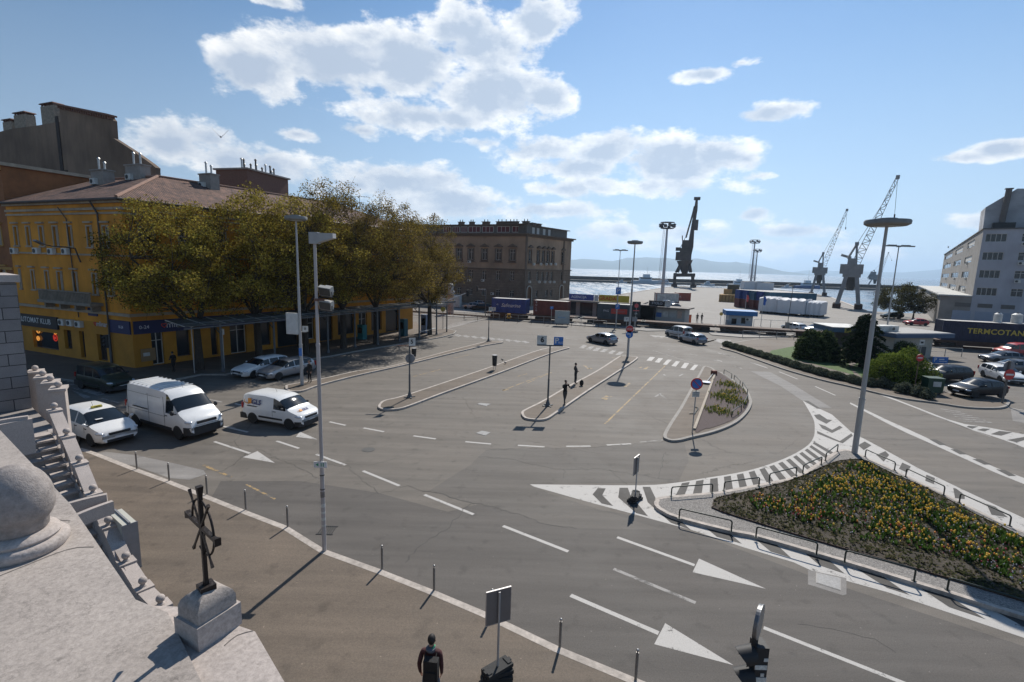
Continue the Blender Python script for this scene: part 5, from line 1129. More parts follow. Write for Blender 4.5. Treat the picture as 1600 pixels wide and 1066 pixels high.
def tower(label, u, v, vt, hw):
 q = G(u, v); h = ZT(q, vt)*1.0; k = h/24; t = thing('floodlight_tower', label, 'light tower', q, 0, 'floodlight towers on the quay')
 MB().cyl((0, 0, 0), (0, 0, h-1), .62*k, .3*k, 12).build('pole', [MAST], t)
 m = MB(); m.lathe([(2.0*k, h-.9), (2.1*k, h-.8), (2.0*k, h-.7), (1.9*k, h-.8)], n=20); m.lathe([(2.2*k, h+1.0), (2.25*k, h+1.05), (2.2*k, h+1.1), (2.15*k, h+1.05)], n=20)
 for i in range(8): a = i*math.pi/4; m.bar((0, 0, h-1), (2*k*math.cos(a), 2*k*math.sin(a), h-.8), .1, .1); m.bar((2.1*k*math.cos(a), 2.1*k*math.sin(a), h-.8), (2.2*k*math.cos(a), 2.2*k*math.sin(a), h+1.05), .07, .07)
 m.build('platform', [FL], t)
 for i in range(12):
  a = i*math.pi/6; f = MB(); M = Matrix.Rotation(a, 3, 'Z') @ Matrix.Rotation(.5, 3, 'Y'); f.box((2.3*k*math.cos(a), 2.3*k*math.sin(a), h-.2+.5*(i % 2)), (.5, .85, .7), M=M); f.build('floodlight', [FL], t)
 m = MB()
 for s in (-.25, .25): m.cyl((-1.35*k+s*.9, 0, h*.22), (-.95*k+s*.9, 0, h-1), .05, n=6)
 for i in range(26): z = h*.22+(h*.78-1)*i/26; x = -1.35*k+.4*k*i/26; m.bar((x-.24, 0, z), (x+.24, 0, z), .05, .05)
 m.build('ladder', [MAST], t)
 m = MB(); m.lathe([(1.1*k, h*.245), (1.15*k, h*.25), (.5*k, h*.255)], n=12); m.lathe([(1.15*k, h*.29), (1.2*k, h*.293), (1.15*k, h*.296)], n=12)
 for i in range(6): a = i*math.pi/3; m.bar((1.12*k*math.cos(a), 1.12*k*math.sin(a), h*.25), (1.17*k*math.cos(a), 1.17*k*math.sin(a), h*.293), .05, .05)
 m.build('lower_platform', [MAST], t)
tower('tall floodlight tower left of the dark crane', 1034, 470, 353, 0); tower('left of the two floodlight towers behind the container stack', 1172, 452, 378, 0); tower('right of the two floodlight towers behind the container stack', 1177.5, 451, 392, 0)
CRB = mat('crane_brown', (.085, .06, .05), .8, var=.25, scale=.5); CRG = mat('crane_grey', (.26, .26, .26), .7, var=.25, scale=.4); CRGD = mat('crane_grey_dark', (.10, .10, .10), .8, var=.2, scale=.5)
def lattice(m, a, b, w0, w1, n, r=.12):
 a, b = Vector(a), Vector(b); d = (b-a).normalized(); y = Vector((0, 1, 0)); x = d.cross(y).normalized()
 def c(k, i, j): w = w0+(w1-w0)*k; return a.lerp(b, k)+x*w*i/2+y*w*j/2
 for i in (-1, 1):
  for j in (-1, 1): m.bar(c(0, i, j), c(1, i, j), r*1.5, r*1.5)
 for k in range(n):
  t0, t1 = k/n, (k+1)/n; s = 1 if k % 2 else -1
  for j in (-1, 1): m.bar(c(t0, s, j), c(t1, -s, j), r, r); m.bar(c(t0, -1, j), c(t0, 1, j), r*.8, r*.8)
  for i in (-1, 1): m.bar(c(t0, i, s), c(t1, i, -s), r, r)
def crane_frame(q):
 w = Vector((q.y, -q.x)).normalized(); p0_ = Vector((q.x, q.y)); pl = Plane(p0_-w*200, p0_+w*200, 1)
 def P(x, y): s, z = pl.px(x, y); return Vector((s-200, 0, z))
 P.rz = math.atan2(w.y, w.x); return P
q = G(1068, 448.7); P = crane_frame(q); O2 = lambda x, y: P(1020+x/6.664, 300+y/6.664)
t = thing('harbour_crane', 'dark brown harbour crane with a solid steep jib standing on the quay head', 'crane', q, P.rz)
m = MB()
for x in (222, 420):
 b0 = O2(x, 992); tp = O2(x+(8 if x < 300 else -8), 865)
 for y in (-3.5, 3.5): m.box((b0.x, y, .8), (3.4, 1.6, 1.6)); m.bar((b0.x, y, 1), (tp.x, y, tp.z), 1.7, 1.5, up=(0, 1, 0))
a_, c_ = O2(215, 866), O2(440, 866)
for y in (-3.5, 3.5): m.bar((a_.x, y, a_.z), (c_.x, y, c_.z), 1.6, 2.0)
for z in (a_.x+1, c_.x-1): m.bar((z, -5, a_.z), (z, 5, a_.z), 1.6, 2.6)
m.build('portal', [CRB], t)
m = MB(); rt = O2(335, 735)
for x0, x1 in ((240, 292), (400, 385), (262, 300), (385, 372)):
 for y in (-4, 4): p, r_ = O2(x0, 838), O2(x1, 735); m.bar((p.x, y, p.z), (r_.x, y*.5, r_.z), .8, .8)
m.build('pedestal', [CRB], t)
c0, c1 = O2(332, 850), O2(332, 715); MB().cyl((c0.x, 0, c0.z), (c1.x, 0, c1.z), 1.6, 4.6, 14).build('slewing_funnel', [CRB], t)
a_, c_ = O2(236, 712), O2(405, 630); m = MB(); m.box(((a_.x+c_.x)/2, 0, (a_.z+c_.z)/2), (c_.x-a_.x, 9, c_.z-a_.z)); e_ = O2(262, 605); m.box((e_.x, 0, e_.z+.5), (2.6, 4, 2)); m.build('machine_house', [CRB], t)
a_, c_ = O2(300, 590), O2(372, 505); m = MB(); m.box(((a_.x+c_.x)/2, 0, (a_.z+c_.z)/2), (c_.x-a_.x, 6, c_.z-a_.z)); p_ = O2(350, 700); m.bar((p_.x-2, 0, p_.z), ((a_.x+c_.x)/2, 0, a_.z), 5, 5); e_, f_ = O2(308, 505), O2(308, 455); m.cyl(tuple(e_), tuple(f_), .3, n=6); m.build('counterweight_tower', [CRB], t)
m = MB(); pts = [(372, 700, 2.2), (392, 570, 3.3), (412, 400, 2.2), (448, 180, 2.0), (459, 62, 1.2)]
for (x0, y0, w0), (x1, y1, w1) in zip(pts[:-1], pts[1:]):
 p, r_ = O2(x0, y0), O2(x1, y1); d = (r_-p).normalized(); xx = Vector((d.z, 0, -d.x)); vs = []
 for pp, w in ((p, w0), (r_, w1)):
  for i, j in ((-1, -1), (1, -1), (1, 1), (-1, 1)): vs.append(pp+xx*w/2*i+Vector((0, w*.35*j, 0)))
 m.add(vs, [(3, 2, 1, 0), (4, 5, 6, 7), (0, 1, 5, 4), (1, 2, 6, 5), (2, 3, 7, 6), (3, 0, 4, 7)])
e_ = O2(462, 70); m.box(tuple(e_), (3.6, 2.4, 1.6)); m.build('jib', [CRB], t)
m = MB(); m.bar(O2(438, 150), O2(345, 478), .9, .9); m.bar(O2(338, 478), O2(275, 608), .35, .35); m.bar(O2(430, 150), O2(352, 470), .4, .4); m.build('stay', [CRB], t)
m = MB(); m.box(tuple(O2(448, 345)), (2.6, 2.4, 6)); m.build('jib_weight', [CRB], t)
def lcrane(label, qb, O, feet, knees, house, uphouse, apex, jib0, jib1, hook, arm, k=1.0, col=CRG):
 t = thing('harbour_crane', label, 'crane', qb, P.rz); D = 3.4*k
 m = MB()
 for (fx, fy), (kx, ky) in zip(feet, knees):
  f_, n_ = O(fx, fy), O(kx, ky)
  for y in (-D, D): m.bar((f_.x, y, .8), (n_.x, y*.6, n_.z), 1.05*k, 1.0*k, up=(0, 1, 0))
 n0, n1 = O(*knees[0]), O(*knees[1]); m.box(((n0.x+n1.x)/2, 0, n0.z), (abs(n1.x-n0.x)+2*k, D*1.6, 1.2*k)); m.build('portal_leg', [col], t)
 for fx, fy in feet:
  for y in (-D, D): f_ = O(fx, fy); MB().box((f_.x, y, .7), (2.0*k, 1.3*k, 1.4)).build('bogie', [WAG], t)
 MB().cyl(((n0.x+n1.x)/2, 0, n0.z-4.5*k), ((n0.x+n1.x)/2, 0, n0.z), .9*k, 1.8*k, 12).build('slewing_column', [CRGD], t)
 (x0, y0, x1, y1) = house; a_, c_ = O(x0, y1), O(x1, y0); m = MB(); m.box(((a_.x+c_.x)/2, 0, (a_.z+c_.z)/2), (c_.x-a_.x, 5*k, c_.z-a_.z)); m.build('machine_house', [col], t)
 (x0, y0, x1, y1) = uphouse; a_, c_ = O(x0, y1), O(x1, y0); m = MB(); m.box(((a_.x+c_.x)/2, 0, (a_.z+c_.z)/2), (c_.x-a_.x, 4*k, c_.z-a_.z)); m.build('driver_cab', [col], t)
 m = MB(); ap = O(*apex); a_, c_ = O(x0+4, y0), O(x1, y0)
 for y in (-1.6*k, 1.6*k): m.bar((a_.x, y, a_.z), (ap.x, y*.4, ap.z), .4*k, .4*k); m.bar((c_.x, y, c_.z-2), (ap.x, y*.4, ap.z), .4*k, .4*k);
 m.box(tuple(ap), (1.0*k, 1.0*k, 1.0*k)); m.build('a_frame', [col], t)
 m = MB(); lattice(m, O(*jib0), O(*jib1), 2.1*k, .7*k, 20, .085*k); m.box(tuple(O(*jib1)), (.9*k, .8*k, 1.0*k)); m.build('jib', [col], t)
 m = MB(); m.bar(ap, O(jib1[0]-(jib1[0]-jib0[0])*.12, jib1[1]-(jib1[1]-jib0[1])*.12+2), .12*k, .12*k); m.bar(O(*arm[0]), O(*arm[1]), .7*k, .7*k); m.build('stay', [col], t)
 m = MB(); j1 = O(*jib1); h_ = O(*hook); m.bar(j1, (h_.x, 0, h_.z), .09*k, .09*k); m.box((h_.x, 0, h_.z), (.35*k, .3*k, 1.0*k)); m.build('hook', [DARKM], t)
q = G(1327, 482); P = crane_frame(q); O4 = lambda x, y: P(1240+x/4.44, 260+y/4.44)
lcrane('tall grey lattice jib crane nearest the camera on the quay edge', q, O4, ((298, 965), (448, 975)), ((368, 755), (438, 755)), (318, 682, 488, 745), (372, 640, 440, 682), (440, 538), (425, 690), (723, 75), (700, 345), ((330, 615), (400, 635)))
q = G(1277, 461.5); P = crane_frame(q); O5 = lambda x, y: P(1240+x/4.44, 260+y/4.44)
lcrane('shorter grey lattice jib crane left of the tallest one', q, O5, ((120, 890), (212, 898)), ((160, 745), (204, 745)), (128, 702, 238, 741), (166, 670, 206, 702), (206, 603), (208, 690), (371, 303), (361, 430), ((138, 655), (180, 668)), 1.0)
q = G(1375, 449, -2.5); q = Vector((q.x, 0, 0))+Vector((0, 470, -1)); q.x = ray(1368, 448).x/ray(1368, 448).y*470; P = crane_frame(q); O6 = lambda x, y: P(1240+x/4.44, 260+y/4.44)
lcrane('distant small grey crane at the breakwater behind the lamp post', q, O6, ((510, 838), (612, 838)), ((545, 775), (590, 775)), (520, 745, 608, 778), (532, 725, 575, 748), (560, 715), (596, 755), (660, 592), (682, 645), ((513, 770), (535, 735)), 1.0, CRG)
def barrel(): pass
q = G(1077.5, 504.5); t = thing('barrier_post', 'orange red barrier post at the harbour gate', 'post', q); MB().box((0, 0, .75), (.38, .38, 1.5)).build('post', [mat('orange_post', (.5, .10, .03), .6)], t); MB().box((0, 0, 1.53), (.42, .42, .08)).build('cap', [DARKM], t)
for u, v, vt, lb, c_ in ((1125, 510, 488, 'round yellow sign on a thin post by the gate', mat('sign_yellow', (.42, .28, .05), .6)), (1131, 510, 487, 'narrow grey signal on a post by the gate', CG)):
 q = G(u, v); h = ZT(q, vt); t = thing('gate_sign', lb, 'sign', q); MB().cyl((0, 0, 0), (0, 0, h), .04, n=6).build('post', [ZINC], t); MB().cyl((0, -.06, h-.3), (0, -.02, h-.3), .32, n=16).build('sign_plate', [c_], t)
q = G(1137, 517); t = thing('signal_cabinet', 'grey cabinet on a post in front of the gate booth', 'cabinet', q); h = ZT(q, 503); MB().cyl((0, 0, 0), (0, 0, h-.4), .05, n=6).build('post', [ZINC], t); MB().box((0, 0, h-.1), (.75, .4, .75)).build('cabinet', [mat('cabinet_grey', (.22, .23, .24), .6)], t)
q = G(1165, 517); t = thing('gate_sign', 'white square sign on a post in front of the gate booth', 'sign', q); h = ZT(q, 492); MB().cyl((0, 0, 0), (0, 0, h), .04, n=6).build('post', [ZINC], t); MB().box((0, -.05, h-.35), (.55, .04, .55)).build('sign_plate', [CW], t)
kg = Plane(G(1393, 560)[:2], G(1453.5, 559)[:2], 1); t = thing('garden_office', 'low beige office with a flat roof and blue fascia behind the bushes', 'building', tuple(kg.pt(0, 0)))
zf = kg.px(1430, 528)[1]; m = MB(); m.box(kg.pt(kg.L/2, zf/2, -2.2), (kg.L, 4.4, zf), kg.rz); m.build('wall', [mat('beige_wall', (.36, .33, .28), .85, var=.12)], t, world=True)
MB().box(kg.pt(kg.L/2+1, zf+.3, -2.4), (kg.L+3, 6, .5), kg.rz).build('fascia', [mat('fascia_blue', (.035, .07, .13), .6, var=.1)], t, world=True)
MB().box(kg.pt(kg.L/2+1, zf+.58, -2.4), (kg.L+2.6, 5.6, .06), kg.rz).build('roof', [mat('roof_pale', (.33, .32, .30), .85, var=.15)], t, world=True)
s, z = kg.px(1441, 549); MB().box(kg.pt(s, z, .03), (.9, .08, 1.1), kg.rz).build('vent_grille', [GRIL], t, world=True)
m = MB(); s = kg.px(1410, 515)[0]; m.box(kg.pt(s-.5, zf+.95, -2), (3.2, 1.4, .65), kg.rz); m.build('roof_unit', [CW], t, world=True); link(_agm, 'fan_grille', t, WM[t.name].inverted() @ kg.pt(s, zf+.68, -1.28), kg.rz)
kc = Plane(G(1297, 540)[:2], G(1345, 542)[:2], 1); t = thing('filling_station_kiosk', 'flat roofed kiosk with a blue and yellow fascia behind the round bush', 'kiosk', tuple(kc.pt(0, 0)))
z0, z1 = kc.px(1318, 519)[1], kc.px(1318, 512)[1]; MB().box(kc.pt(kc.L/2+.5, z0/2, -2.5), (kc.L-1, 3.5, z0), kc.rz).build('wall', [mat('kiosk_dark_wall', (.05, .05, .05), .7)], t, world=True)
MB().box(kc.pt(kc.L/2, (z0+z1)/2, -2), (kc.L+.5, 5.2, z1-z0), kc.rz).build('fascia', [mat('fascia_blue2', (.03, .09, .16), .6)], t, world=True); MB().box(kc.pt(kc.px(1327, 516)[0], (z0+z1)/2, .62), (1.9, .06, .62), kc.rz).build('yellow_sign', [mat('sign_yellow_dull', (.3, .28, .05), .6)], t, world=True)
MB().box(kc.pt(kc.L/2, z1+.06, -2), (kc.L+.8, 5.5, .1), kc.rz).build('roof', [CW], t, world=True)
def leaf_mat(name, cols, trans=.35, scale=.5):
 if name in MC: return MC[name]
 m = bpy.data.materials.new(name); m.use_nodes = True; nt = m.node_tree; nt.nodes.clear()
 t = nd(nt, 'ShaderNodeTexCoord'); n = nd(nt, 'ShaderNodeTexNoise', i_Scale=scale, i_Detail=4.0, i_Roughness=.7); nt.links.new(t.outputs['Object'], n.inputs['Vector'])
 at = nd(nt, 'ShaderNodeAttribute', attribute_name='leafvar'); f = mth(nt, 'ADD', mth(nt, 'MULTIPLY', n.outputs['Fac'], .9), mth(nt, 'MULTIPLY_ADD', at.outputs['Fac'], .55, -.22))
 cr = nt.nodes.new('ShaderNodeValToRGB'); nt.links.new(f, cr.inputs[0]); el_ = cr.color_ramp.elements
 el_[0].position = .25; el_[0].color = (*cols[0], 1); el_[1].position = .75; el_[1].color = (*cols[-1], 1)
 for i, c in enumerate(cols[1:-1]): e = el_.new(.25+.5*(i+1)/(len(cols)-1)); e.color = (*c, 1)
 d = nd(nt, 'ShaderNodeBsdfDiffuse'); tr_ = nd(nt, 'ShaderNodeBsdfTranslucent'); mx = nd(nt, 'ShaderNodeMixShader'); mx.inputs[0].default_value = trans
 nt.links.new(cr.outputs[0], d.inputs[0]); nt.links.new(cr.outputs[0], tr_.inputs[0]); nt.links.new(d.outputs[0], mx.inputs[1]); nt.links.new(tr_.outputs[0], mx.inputs[2])
 o = nd(nt, 'ShaderNodeOutputMaterial'); nt.links.new(mx.outputs[0], o.inputs[0]); MC[name] = m; return m
def leaves_mesh(name, centers, mtl, size=.14, aspect=1.0, rng=None, flat=0.0):
 """many small leaf faces at the given points"""
 rng = rng or np.random; P = np.asarray(centers, float); n = len(P)
 a = rng.normal(size=(n, 3)); a[:, 2] *= (1-flat); a /= np.linalg.norm(a, axis=1)[:, None]
 b = rng.normal(size=(n, 3)); b = np.cross(a, b); b /= np.linalg.norm(b, axis=1)[:, None]
 s = size*rng.uniform(.55, 1.3, (n, 1)); A = a*s*aspect; B = b*s*.5
 V = np.empty((n, 4, 3)); V[:, 0] = P-A*.5; V[:, 1] = P+B*.8; V[:, 2] = P+A*.6; V[:, 3] = P-B*.8
 me = bpy.data.meshes.new(name); me.vertices.add(4*n); me.vertices.foreach_set('co', V.reshape(-1)); me.loops.add(4*n); me.loops.foreach_set('vertex_index', np.arange(4*n, dtype=np.int32))
 me.polygons.add(n); me.polygons.foreach_set('loop_start', np.arange(0, 4*n, 4, dtype=np.int32)); me.update(calc_edges=True)
 at = me.attributes.new('leafvar', 'FLOAT', 'FACE'); at.data.foreach_set('value', rng.uniform(0, 1, n).astype(np.float32)); me.materials.append(mtl); return me
BARK = mat('tree_bark', (.045, .035, .027), .95, var=.35, scale=6, bump=.5, bscale=14)
LF = [leaf_mat('spring_leaves_gold', [(.08, .058, .02), (.22, .165, .034), (.44, .36, .07)]), leaf_mat('spring_leaves_brown', [(.07, .05, .02), (.175, .125, .034), (.33, .25, .06)])]
def tree(label, base, H, R_, cx=0.0, cz=.6, seed=1, m=0, nclump=120, per=120, name='tree', group='leafing trees along the square', leaf=.13, trunk=.28, lean=0.0, fork=.24, squash=.62):
 rs_ = np.random.RandomState(seed); t = thing(name, label, 'tree', base, 0, group); tb = MB()
 ct = Vector((cx+lean, -abs(cx)*.2, H*cz)); Rz = H*(1-cz)
 fk = Vector((lean*.3, 0, H*fork)); tb.tube([Vector((0, 0, -.05)), Vector((lean*.1, .03, H*fork*.5)), fk], [trunk*1.25, trunk, trunk*.85], 9)
 C_ = []
 for i in range(nclump):
  d = rs_.normal(size=3); d /= np.linalg.norm(d);
  if d[2] < -.88: d[2] *= -.3
  r = rs_.uniform(.45, 1.0)**.55; j = 1+.22*math.sin(3*math.atan2(d[1], d[0])+seed)+.12*math.sin(7*d[0]+seed*2)
  C_.append(Vector((ct.x+d[0]*R_*r*j, ct.y+d[1]*R_*r*j, ct.z+d[2]*Rz*r*(1 if d[2] > 0 else squash*1.2))))
 limbs = []; nl = 6
 for i in range(nl):
  a = 2*math.pi*(i+.3*rs_.rand())/nl; k = rs_.uniform(.45, .7); e = Vector((ct.x+math.cos(a)*R_*k, ct.y+math.sin(a)*R_*k, ct.z+Rz*rs_.uniform(-.15, .5)))
  mid = fk.lerp(e, .5)+Vector((0, 0, -.3+rs_.rand()*.4)); pts = [fk, fk.lerp(mid, .55)+Vector((rs_.normal()*.15, rs_.normal()*.15, 0)), mid, mid.lerp(e, .6)+Vector((rs_.normal()*.2, rs_.normal()*.2, .1)), e]
  tb.tube(pts, [trunk*.5, trunk*.42, trunk*.33, trunk*.22, trunk*.1], 7); limbs += [(pts[2], trunk*.2), (pts[3], trunk*.16), (pts[1].lerp(pts[2], .5), trunk*.22), (e, trunk*.1)]
 for c in C_:
  b = min(limbs, key=lambda q: (q[0]-c).length+(2 if q[0].z > c.z else 0)); mid = b[0].lerp(c, .55)+Vector((rs_.normal()*.18, rs_.normal()*.18, -.15)); r0 = min(b[1], .055)
  tb.tube([b[0], mid, c], [r0, r0*.6, .012], 5)
  for q in range(3):
   e = c+Vector(rs_.normal(size=3))*.55; tb.tube([mid.lerp(c, .5+.2*q), e], [.018, .006], 4)
 tb.build('trunk', [BARK], t)
 P = []
 for c in C_:
  k = int(per*rs_.uniform(.5, 1.3)); d = rs_.normal(size=(k, 3)); d /= np.linalg.norm(d, axis=1)[:, None]; rr = rs_.uniform(0, 1, (k, 1))**.45*rs_.uniform(.65, 1.25)*R_*.19
  P.append(np.array(c)+d*rr*np.array([1, 1, .8]))
 me = leaves_mesh('crown', np.concatenate(P), LF[m] if isinstance(m, int) else m, leaf, 1.2, rs_); link(me, 'crown', t); return t
for k, (u, v, cx, vt, R_, m, lb) in enumerate(((312, 578, -1.5, 316, 4.9, 0, 'leafing tree in front of the bakery corner, nearest of the row'), (405, 562, -.3, 300, 4.6, 0, 'second leafing tree of the row, behind the parked white estate car'), (478, 553, .5, 290, 5.0, 0, 'third leafing tree of the row, behind the two lamp poles'),
 (537, 544, .3, 289, 5.2, 1, 'fourth leafing tree of the row, in the middle of the canopy'), (588, 537, .8, 312, 5.4, 1, 'fifth leafing tree of the row, past the middle of the canopy'), (671, 523, -1.4, 334, 5.0, 1, 'last leafing tree of the row, beside the end of the canopy'))):
 b_ = G(u, v, .11); H = ZT(b_, vt)*(1.0 if k else 1.0); tree(lb, b_, H, R_*(1.15 if k else 1.04), cx, .61 if k == 0 else (.58 if k < 5 else .54), 11+k, m, 200, 210, 'street_tree', trunk=.30, fork=.25)
q = G(600, 512, .11); tree('leafing tree standing close to the yellow house behind the row', (q.x-3.5, q.y-4, .11), ZT(q, 300)*.72, 4.6, 0, .62, 31, 1, 120, 100, 'street_tree')
q = G(520, 528, .11); tree('tall leafing tree squeezed against the yellow house front', (q.x-1, q.y-7, .11), 14.5, 4.2, 0, .62, 37, 0, 120, 100, 'street_tree')
SHR = leaf_mat('quay_tree_leaves', [(.03, .03, .016), (.07, .065, .025), (.15, .14, .05)], .3)
q = G(1403, 499); tree('loose dark green tree on the quay beside the annex', q, ZT(q, 442), 5.4, 0, .5, 5, SHR, 150, 120, 'quay_tree', None, .19, .22, fork=.2)
q = G(1425, 500); tree('olive green tree overlapping the annex wall', (q.x+1, q.y+1, 0), ZT(q, 452), 3.6, 0, .5, 6, SHR, 70, 100, 'quay_tree', None, .18, .18, fork=.2)
def bush(name, label, cat, base, rx, ry, h, mtl, n=6000, leaf=.1, seed=1, rz=0.0, lump=.18, group=None, aspect=1.0, z0=.1, stems=True):
 rs_ = np.random.RandomState(seed); t = thing(name, label, cat, base, rz, group)
 d = rs_.normal(size=(n, 3)); d[:, 2] = np.abs(d[:, 2]); d /= np.linalg.norm(d, axis=1)[:, None]
 ph = rs_.uniform(0, 6, 3); f = 1+lump*(np.sin(5*d[:, 0]+ph[0])*np.cos(4.3*d[:, 1]+ph[1])+.6*np.sin(9*d[:, 0]+7*d[:, 2]+ph[2]))
 r = rs_.uniform(.62, 1.0, n)**.6*f+rs_.normal(0, .025, n)
 P = np.stack([d[:, 0]*r*rx, d[:, 1]*r*ry, z0+d[:, 2]*r*(h-z0)], 1); link(leaves_mesh('foliage', P, mtl, leaf, aspect, rs_), 'foliage', t)
 if stems:
  m = MB()
  for i in range(7): a = i*.9+seed; m.tube([(0, 0, 0), (rx*.25*math.cos(a), ry*.25*math.sin(a), h*.35), (rx*.55*math.cos(a), ry*.55*math.sin(a), h*.72)], [.06, .045, .015], 5)
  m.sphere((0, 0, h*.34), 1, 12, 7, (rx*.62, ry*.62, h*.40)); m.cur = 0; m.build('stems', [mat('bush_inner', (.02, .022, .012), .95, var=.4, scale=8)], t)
 return t
DKG = leaf_mat('dark_glossy_leaves', [(.018, .03, .012), (.05, .075, .028), (.12, .15, .06)], .2, 1.5); BRG = leaf_mat('bright_bush_leaves', [(.045, .075, .014), (.11, .15, .028), (.21, .25, .05)], .3, 1.2)
GRG = leaf_mat('grey_green_leaves', [(.05, .06, .04), (.11, .125, .085), (.21, .22, .16)], .25, 2.0); CED = leaf_mat('cedar_needles', [(.008, .016, .01), (.02, .034, .018), (.045, .06, .03)], .12, 1.0)
q = G(1274, 561, .13); bush('palm_bush', 'dark round bush with spiky leaves behind the low hedge', 'bush', q, 2.5, 2.1, ZT(q, 518), DKG, 9000, .16, 3, lump=.08, aspect=2.4)
q = G(1404, 602, .13); bush('laurel_bush', 'big bright green bush beside the green bin', 'bush', (q.x+.3, q.y+.4, .13), 2.85, 2.3, ZT(q, 551), BRG, 15000, .13, 5, lump=.10)
q = G(1412, 560, .13); bush('laurel_bush', 'dark green bush top rising behind the big bright green bush', 'bush', (q.x, q.y, .13), 1.5, 1.4, 2.1, DKG, 4000, .12, 8, lump=.12)
q = G(1352, 576, .13); t = thing('cedar_tree', 'dark cedar with drooping layered branches beside the lamp post', 'tree', (q.x, q.y+.8, .13)); hC = ZT(q, 491); rs_ = np.random.RandomState(4); m = MB(); m.tube([(0, 0, 0), (.05, 0, hC*.5), (0, 0, hC*.97)], [.2, .13, .03], 8); P = []
for i in range(64):
 k = i/64; z = hC*(.10+.86*k); a = i*2.4; Lb = (1-k)**.45*2.5*rs_.uniform(.7, 1.12)+.15; e = Vector((math.cos(a)*Lb, math.sin(a)*Lb, z-Lb*.10)); m.tube([(0, 0, z), Vector((0, 0, z)).lerp(e, .5)+up*.2, e], [.05, .035, .01], 5)
 n = int(190*Lb/2+30); s_ = rs_.uniform(.12, 1.05, n); w = rs_.normal(0, .26, n)*(1.1-s_*.6); P.append(np.stack([math.cos(a)*Lb*s_-math.sin(a)*w, math.sin(a)*Lb*s_+math.cos(a)*w, z-.10*Lb*s_+.5*s_*(1-s_)-np.abs(rs_.normal(0, .16, n))-.25*s_**2], 1))
m.build('trunk', [BARK], t); link(leaves_mesh('crown', np.concatenate(P), CED, .17, 1.5, rs_, .3), 'crown', t)
q = G(1330, 560, .13); bush('laurel_bush', 'low dark shrub at the foot of the cedar', 'bush', q, 1.5, 1.2, 1.3, DKG, 3000, .12, 9)
hp = [G(*p, .13) for p in ((1134, 541), (1160, 549), (1200, 561), (1250, 577), (1295, 590), (1335, 599), (1352, 604))]
def along(P, s):
 for a, c in zip(P[:-1], P[1:]):
  L = (c-a).length
  if s <= L: return a.lerp(c, s/L), (c-a).normalized()
  s -= L
 return P[-1], (P[-1]-P[-2]).normalized()
HL = sum((c-a).length for a, c in zip(hp[:-1], hp[1:])); n = 13; NUM = ('first', 'second', 'third', 'fourth', 'fifth', 'sixth', 'seventh', 'eighth', 'ninth', 'tenth', 'eleventh', 'twelfth', 'thirteenth')
for i in range(n):
 p, d = along(hp, (i+.5)*HL/n); bush('hedge_shrub', '%s clipped grey green shrub of the low hedge, counted from the railway end' % NUM[i], 'hedge', p+Vector((0, .45, 0)), HL/n*.74, .55, .72, GRG, 2300, .085, 40+i, math.atan2(d.y, d.x), .06, 'low hedge shrubs', 1.5, stems=True)
for k, (u, v, rx, h, lb) in enumerate(((1362, 604, .6, .75, 'small grey shrub right after the hedge end near the lamp pole'), (1383, 606, .62, .85, 'small rounded grey shrub between the hedge and the sign post'), (1400, 609, .55, .6, 'tiny grey shrub on the kerb before the stop sign'), (1416, 615, .85, .9, 'wide grey green shrub at the foot of the stop sign'), (1440, 620, .8, .85, 'grey green shrub between the stop sign and the green bin'), (1452, 624, .5, .7, 'thin shrub touching the green bin'))):
 bush('grey_shrub', lb, 'bush', G(u, v, .13)+Vector((0, .25, 0)), rx, .55, h, GRG, 1800, .08, 60+k, 0, .12, 'shrubs at the garden kerb', 1.5)
SOIL = mat('soil', (.05, .04, .03), .95, var=.45, scale=7, bump=1.0, bscale=22, var2=.3, s2=.8); MULCH = mat('weedy_soil', (.048, .038, .026), .95, var=.6, scale=14, bump=1.0, bscale=26, var2=.35, s2=1.2)
bedpx = [(1116,781),(1114.4,790.6),(1127.5,800),(1300,852.5),(1412.5,884),(1600,940),(1760,992),(1760,925),(1600,841),(1525,804),(1450,764),(1394,740),(1356,721),(1340,718.5),(1322.5,719),(1300,723.5),(1244,747.5),(1187.5,764),(1131,775.6)]
BP = smoothpoly(gp(bedpx, .16), True, 4)
if area(BP) < 0: BP = BP[::-1]
bed = thing('flower_bed', 'dark soil flower bed with a thin rusty steel edge in the triangular island', 'flower bed', (*BP[0], .14))
m = MB(); strip(m, BP, .025, .1, .20, True); m.build('steel_edging', [mat('rusty_edging', (.05, .028, .02), .8, var=.3, scale=5)], bed, world=True)
Qb = inset(BP, .03); cxy = Vector((sum(p[0] for p in Qb)/len(Qb), sum(p[1] for p in Qb)/len(Qb)))
m = MB(); m.add([(p[0], p[1], .165) for p in Qb]+[(cxy.x+(p[0]-cxy.x)*.8, cxy.y+(p[1]-cxy.y)*.8, .20) for p in Qb], [(i, (i+1) % len(Qb), len(Qb)+(i+1) % len(Qb), len(Qb)+i) for i in range(len(Qb))]+[tuple(range(len(Qb), 2*len(Qb)))]); m.build('soil', [MULCH], bed, world=True)
TZ = gp([(1169,783),(1210,777.5),(1250,768),(1277.5,751),(1322,728),(1345,726),(1365,735),(1412,760),(1484,790),(1540,815),(1600,846),(1740,920),(1740,965),(1600,918),(1525,882),(1450,862),(1375,849),(1310,835),(1262,819),(1220,805),(1187.5,800)], .2)
def inside(P, x, y):
 c = False; n = len(P)
 for i in range(n):
  (x0, y0), (x1, y1) = P[i], P[i-1]
  if (y0 > y) != (y1 > y) and x < (x1-x0)*(y-y0)/(y1-y0)+x0: c = not c
 return c
GRNL = leaf_mat('tulip_leaves', [(.03, .06, .015), (.06, .11, .025), (.10, .17, .04)], .35, 2.0)
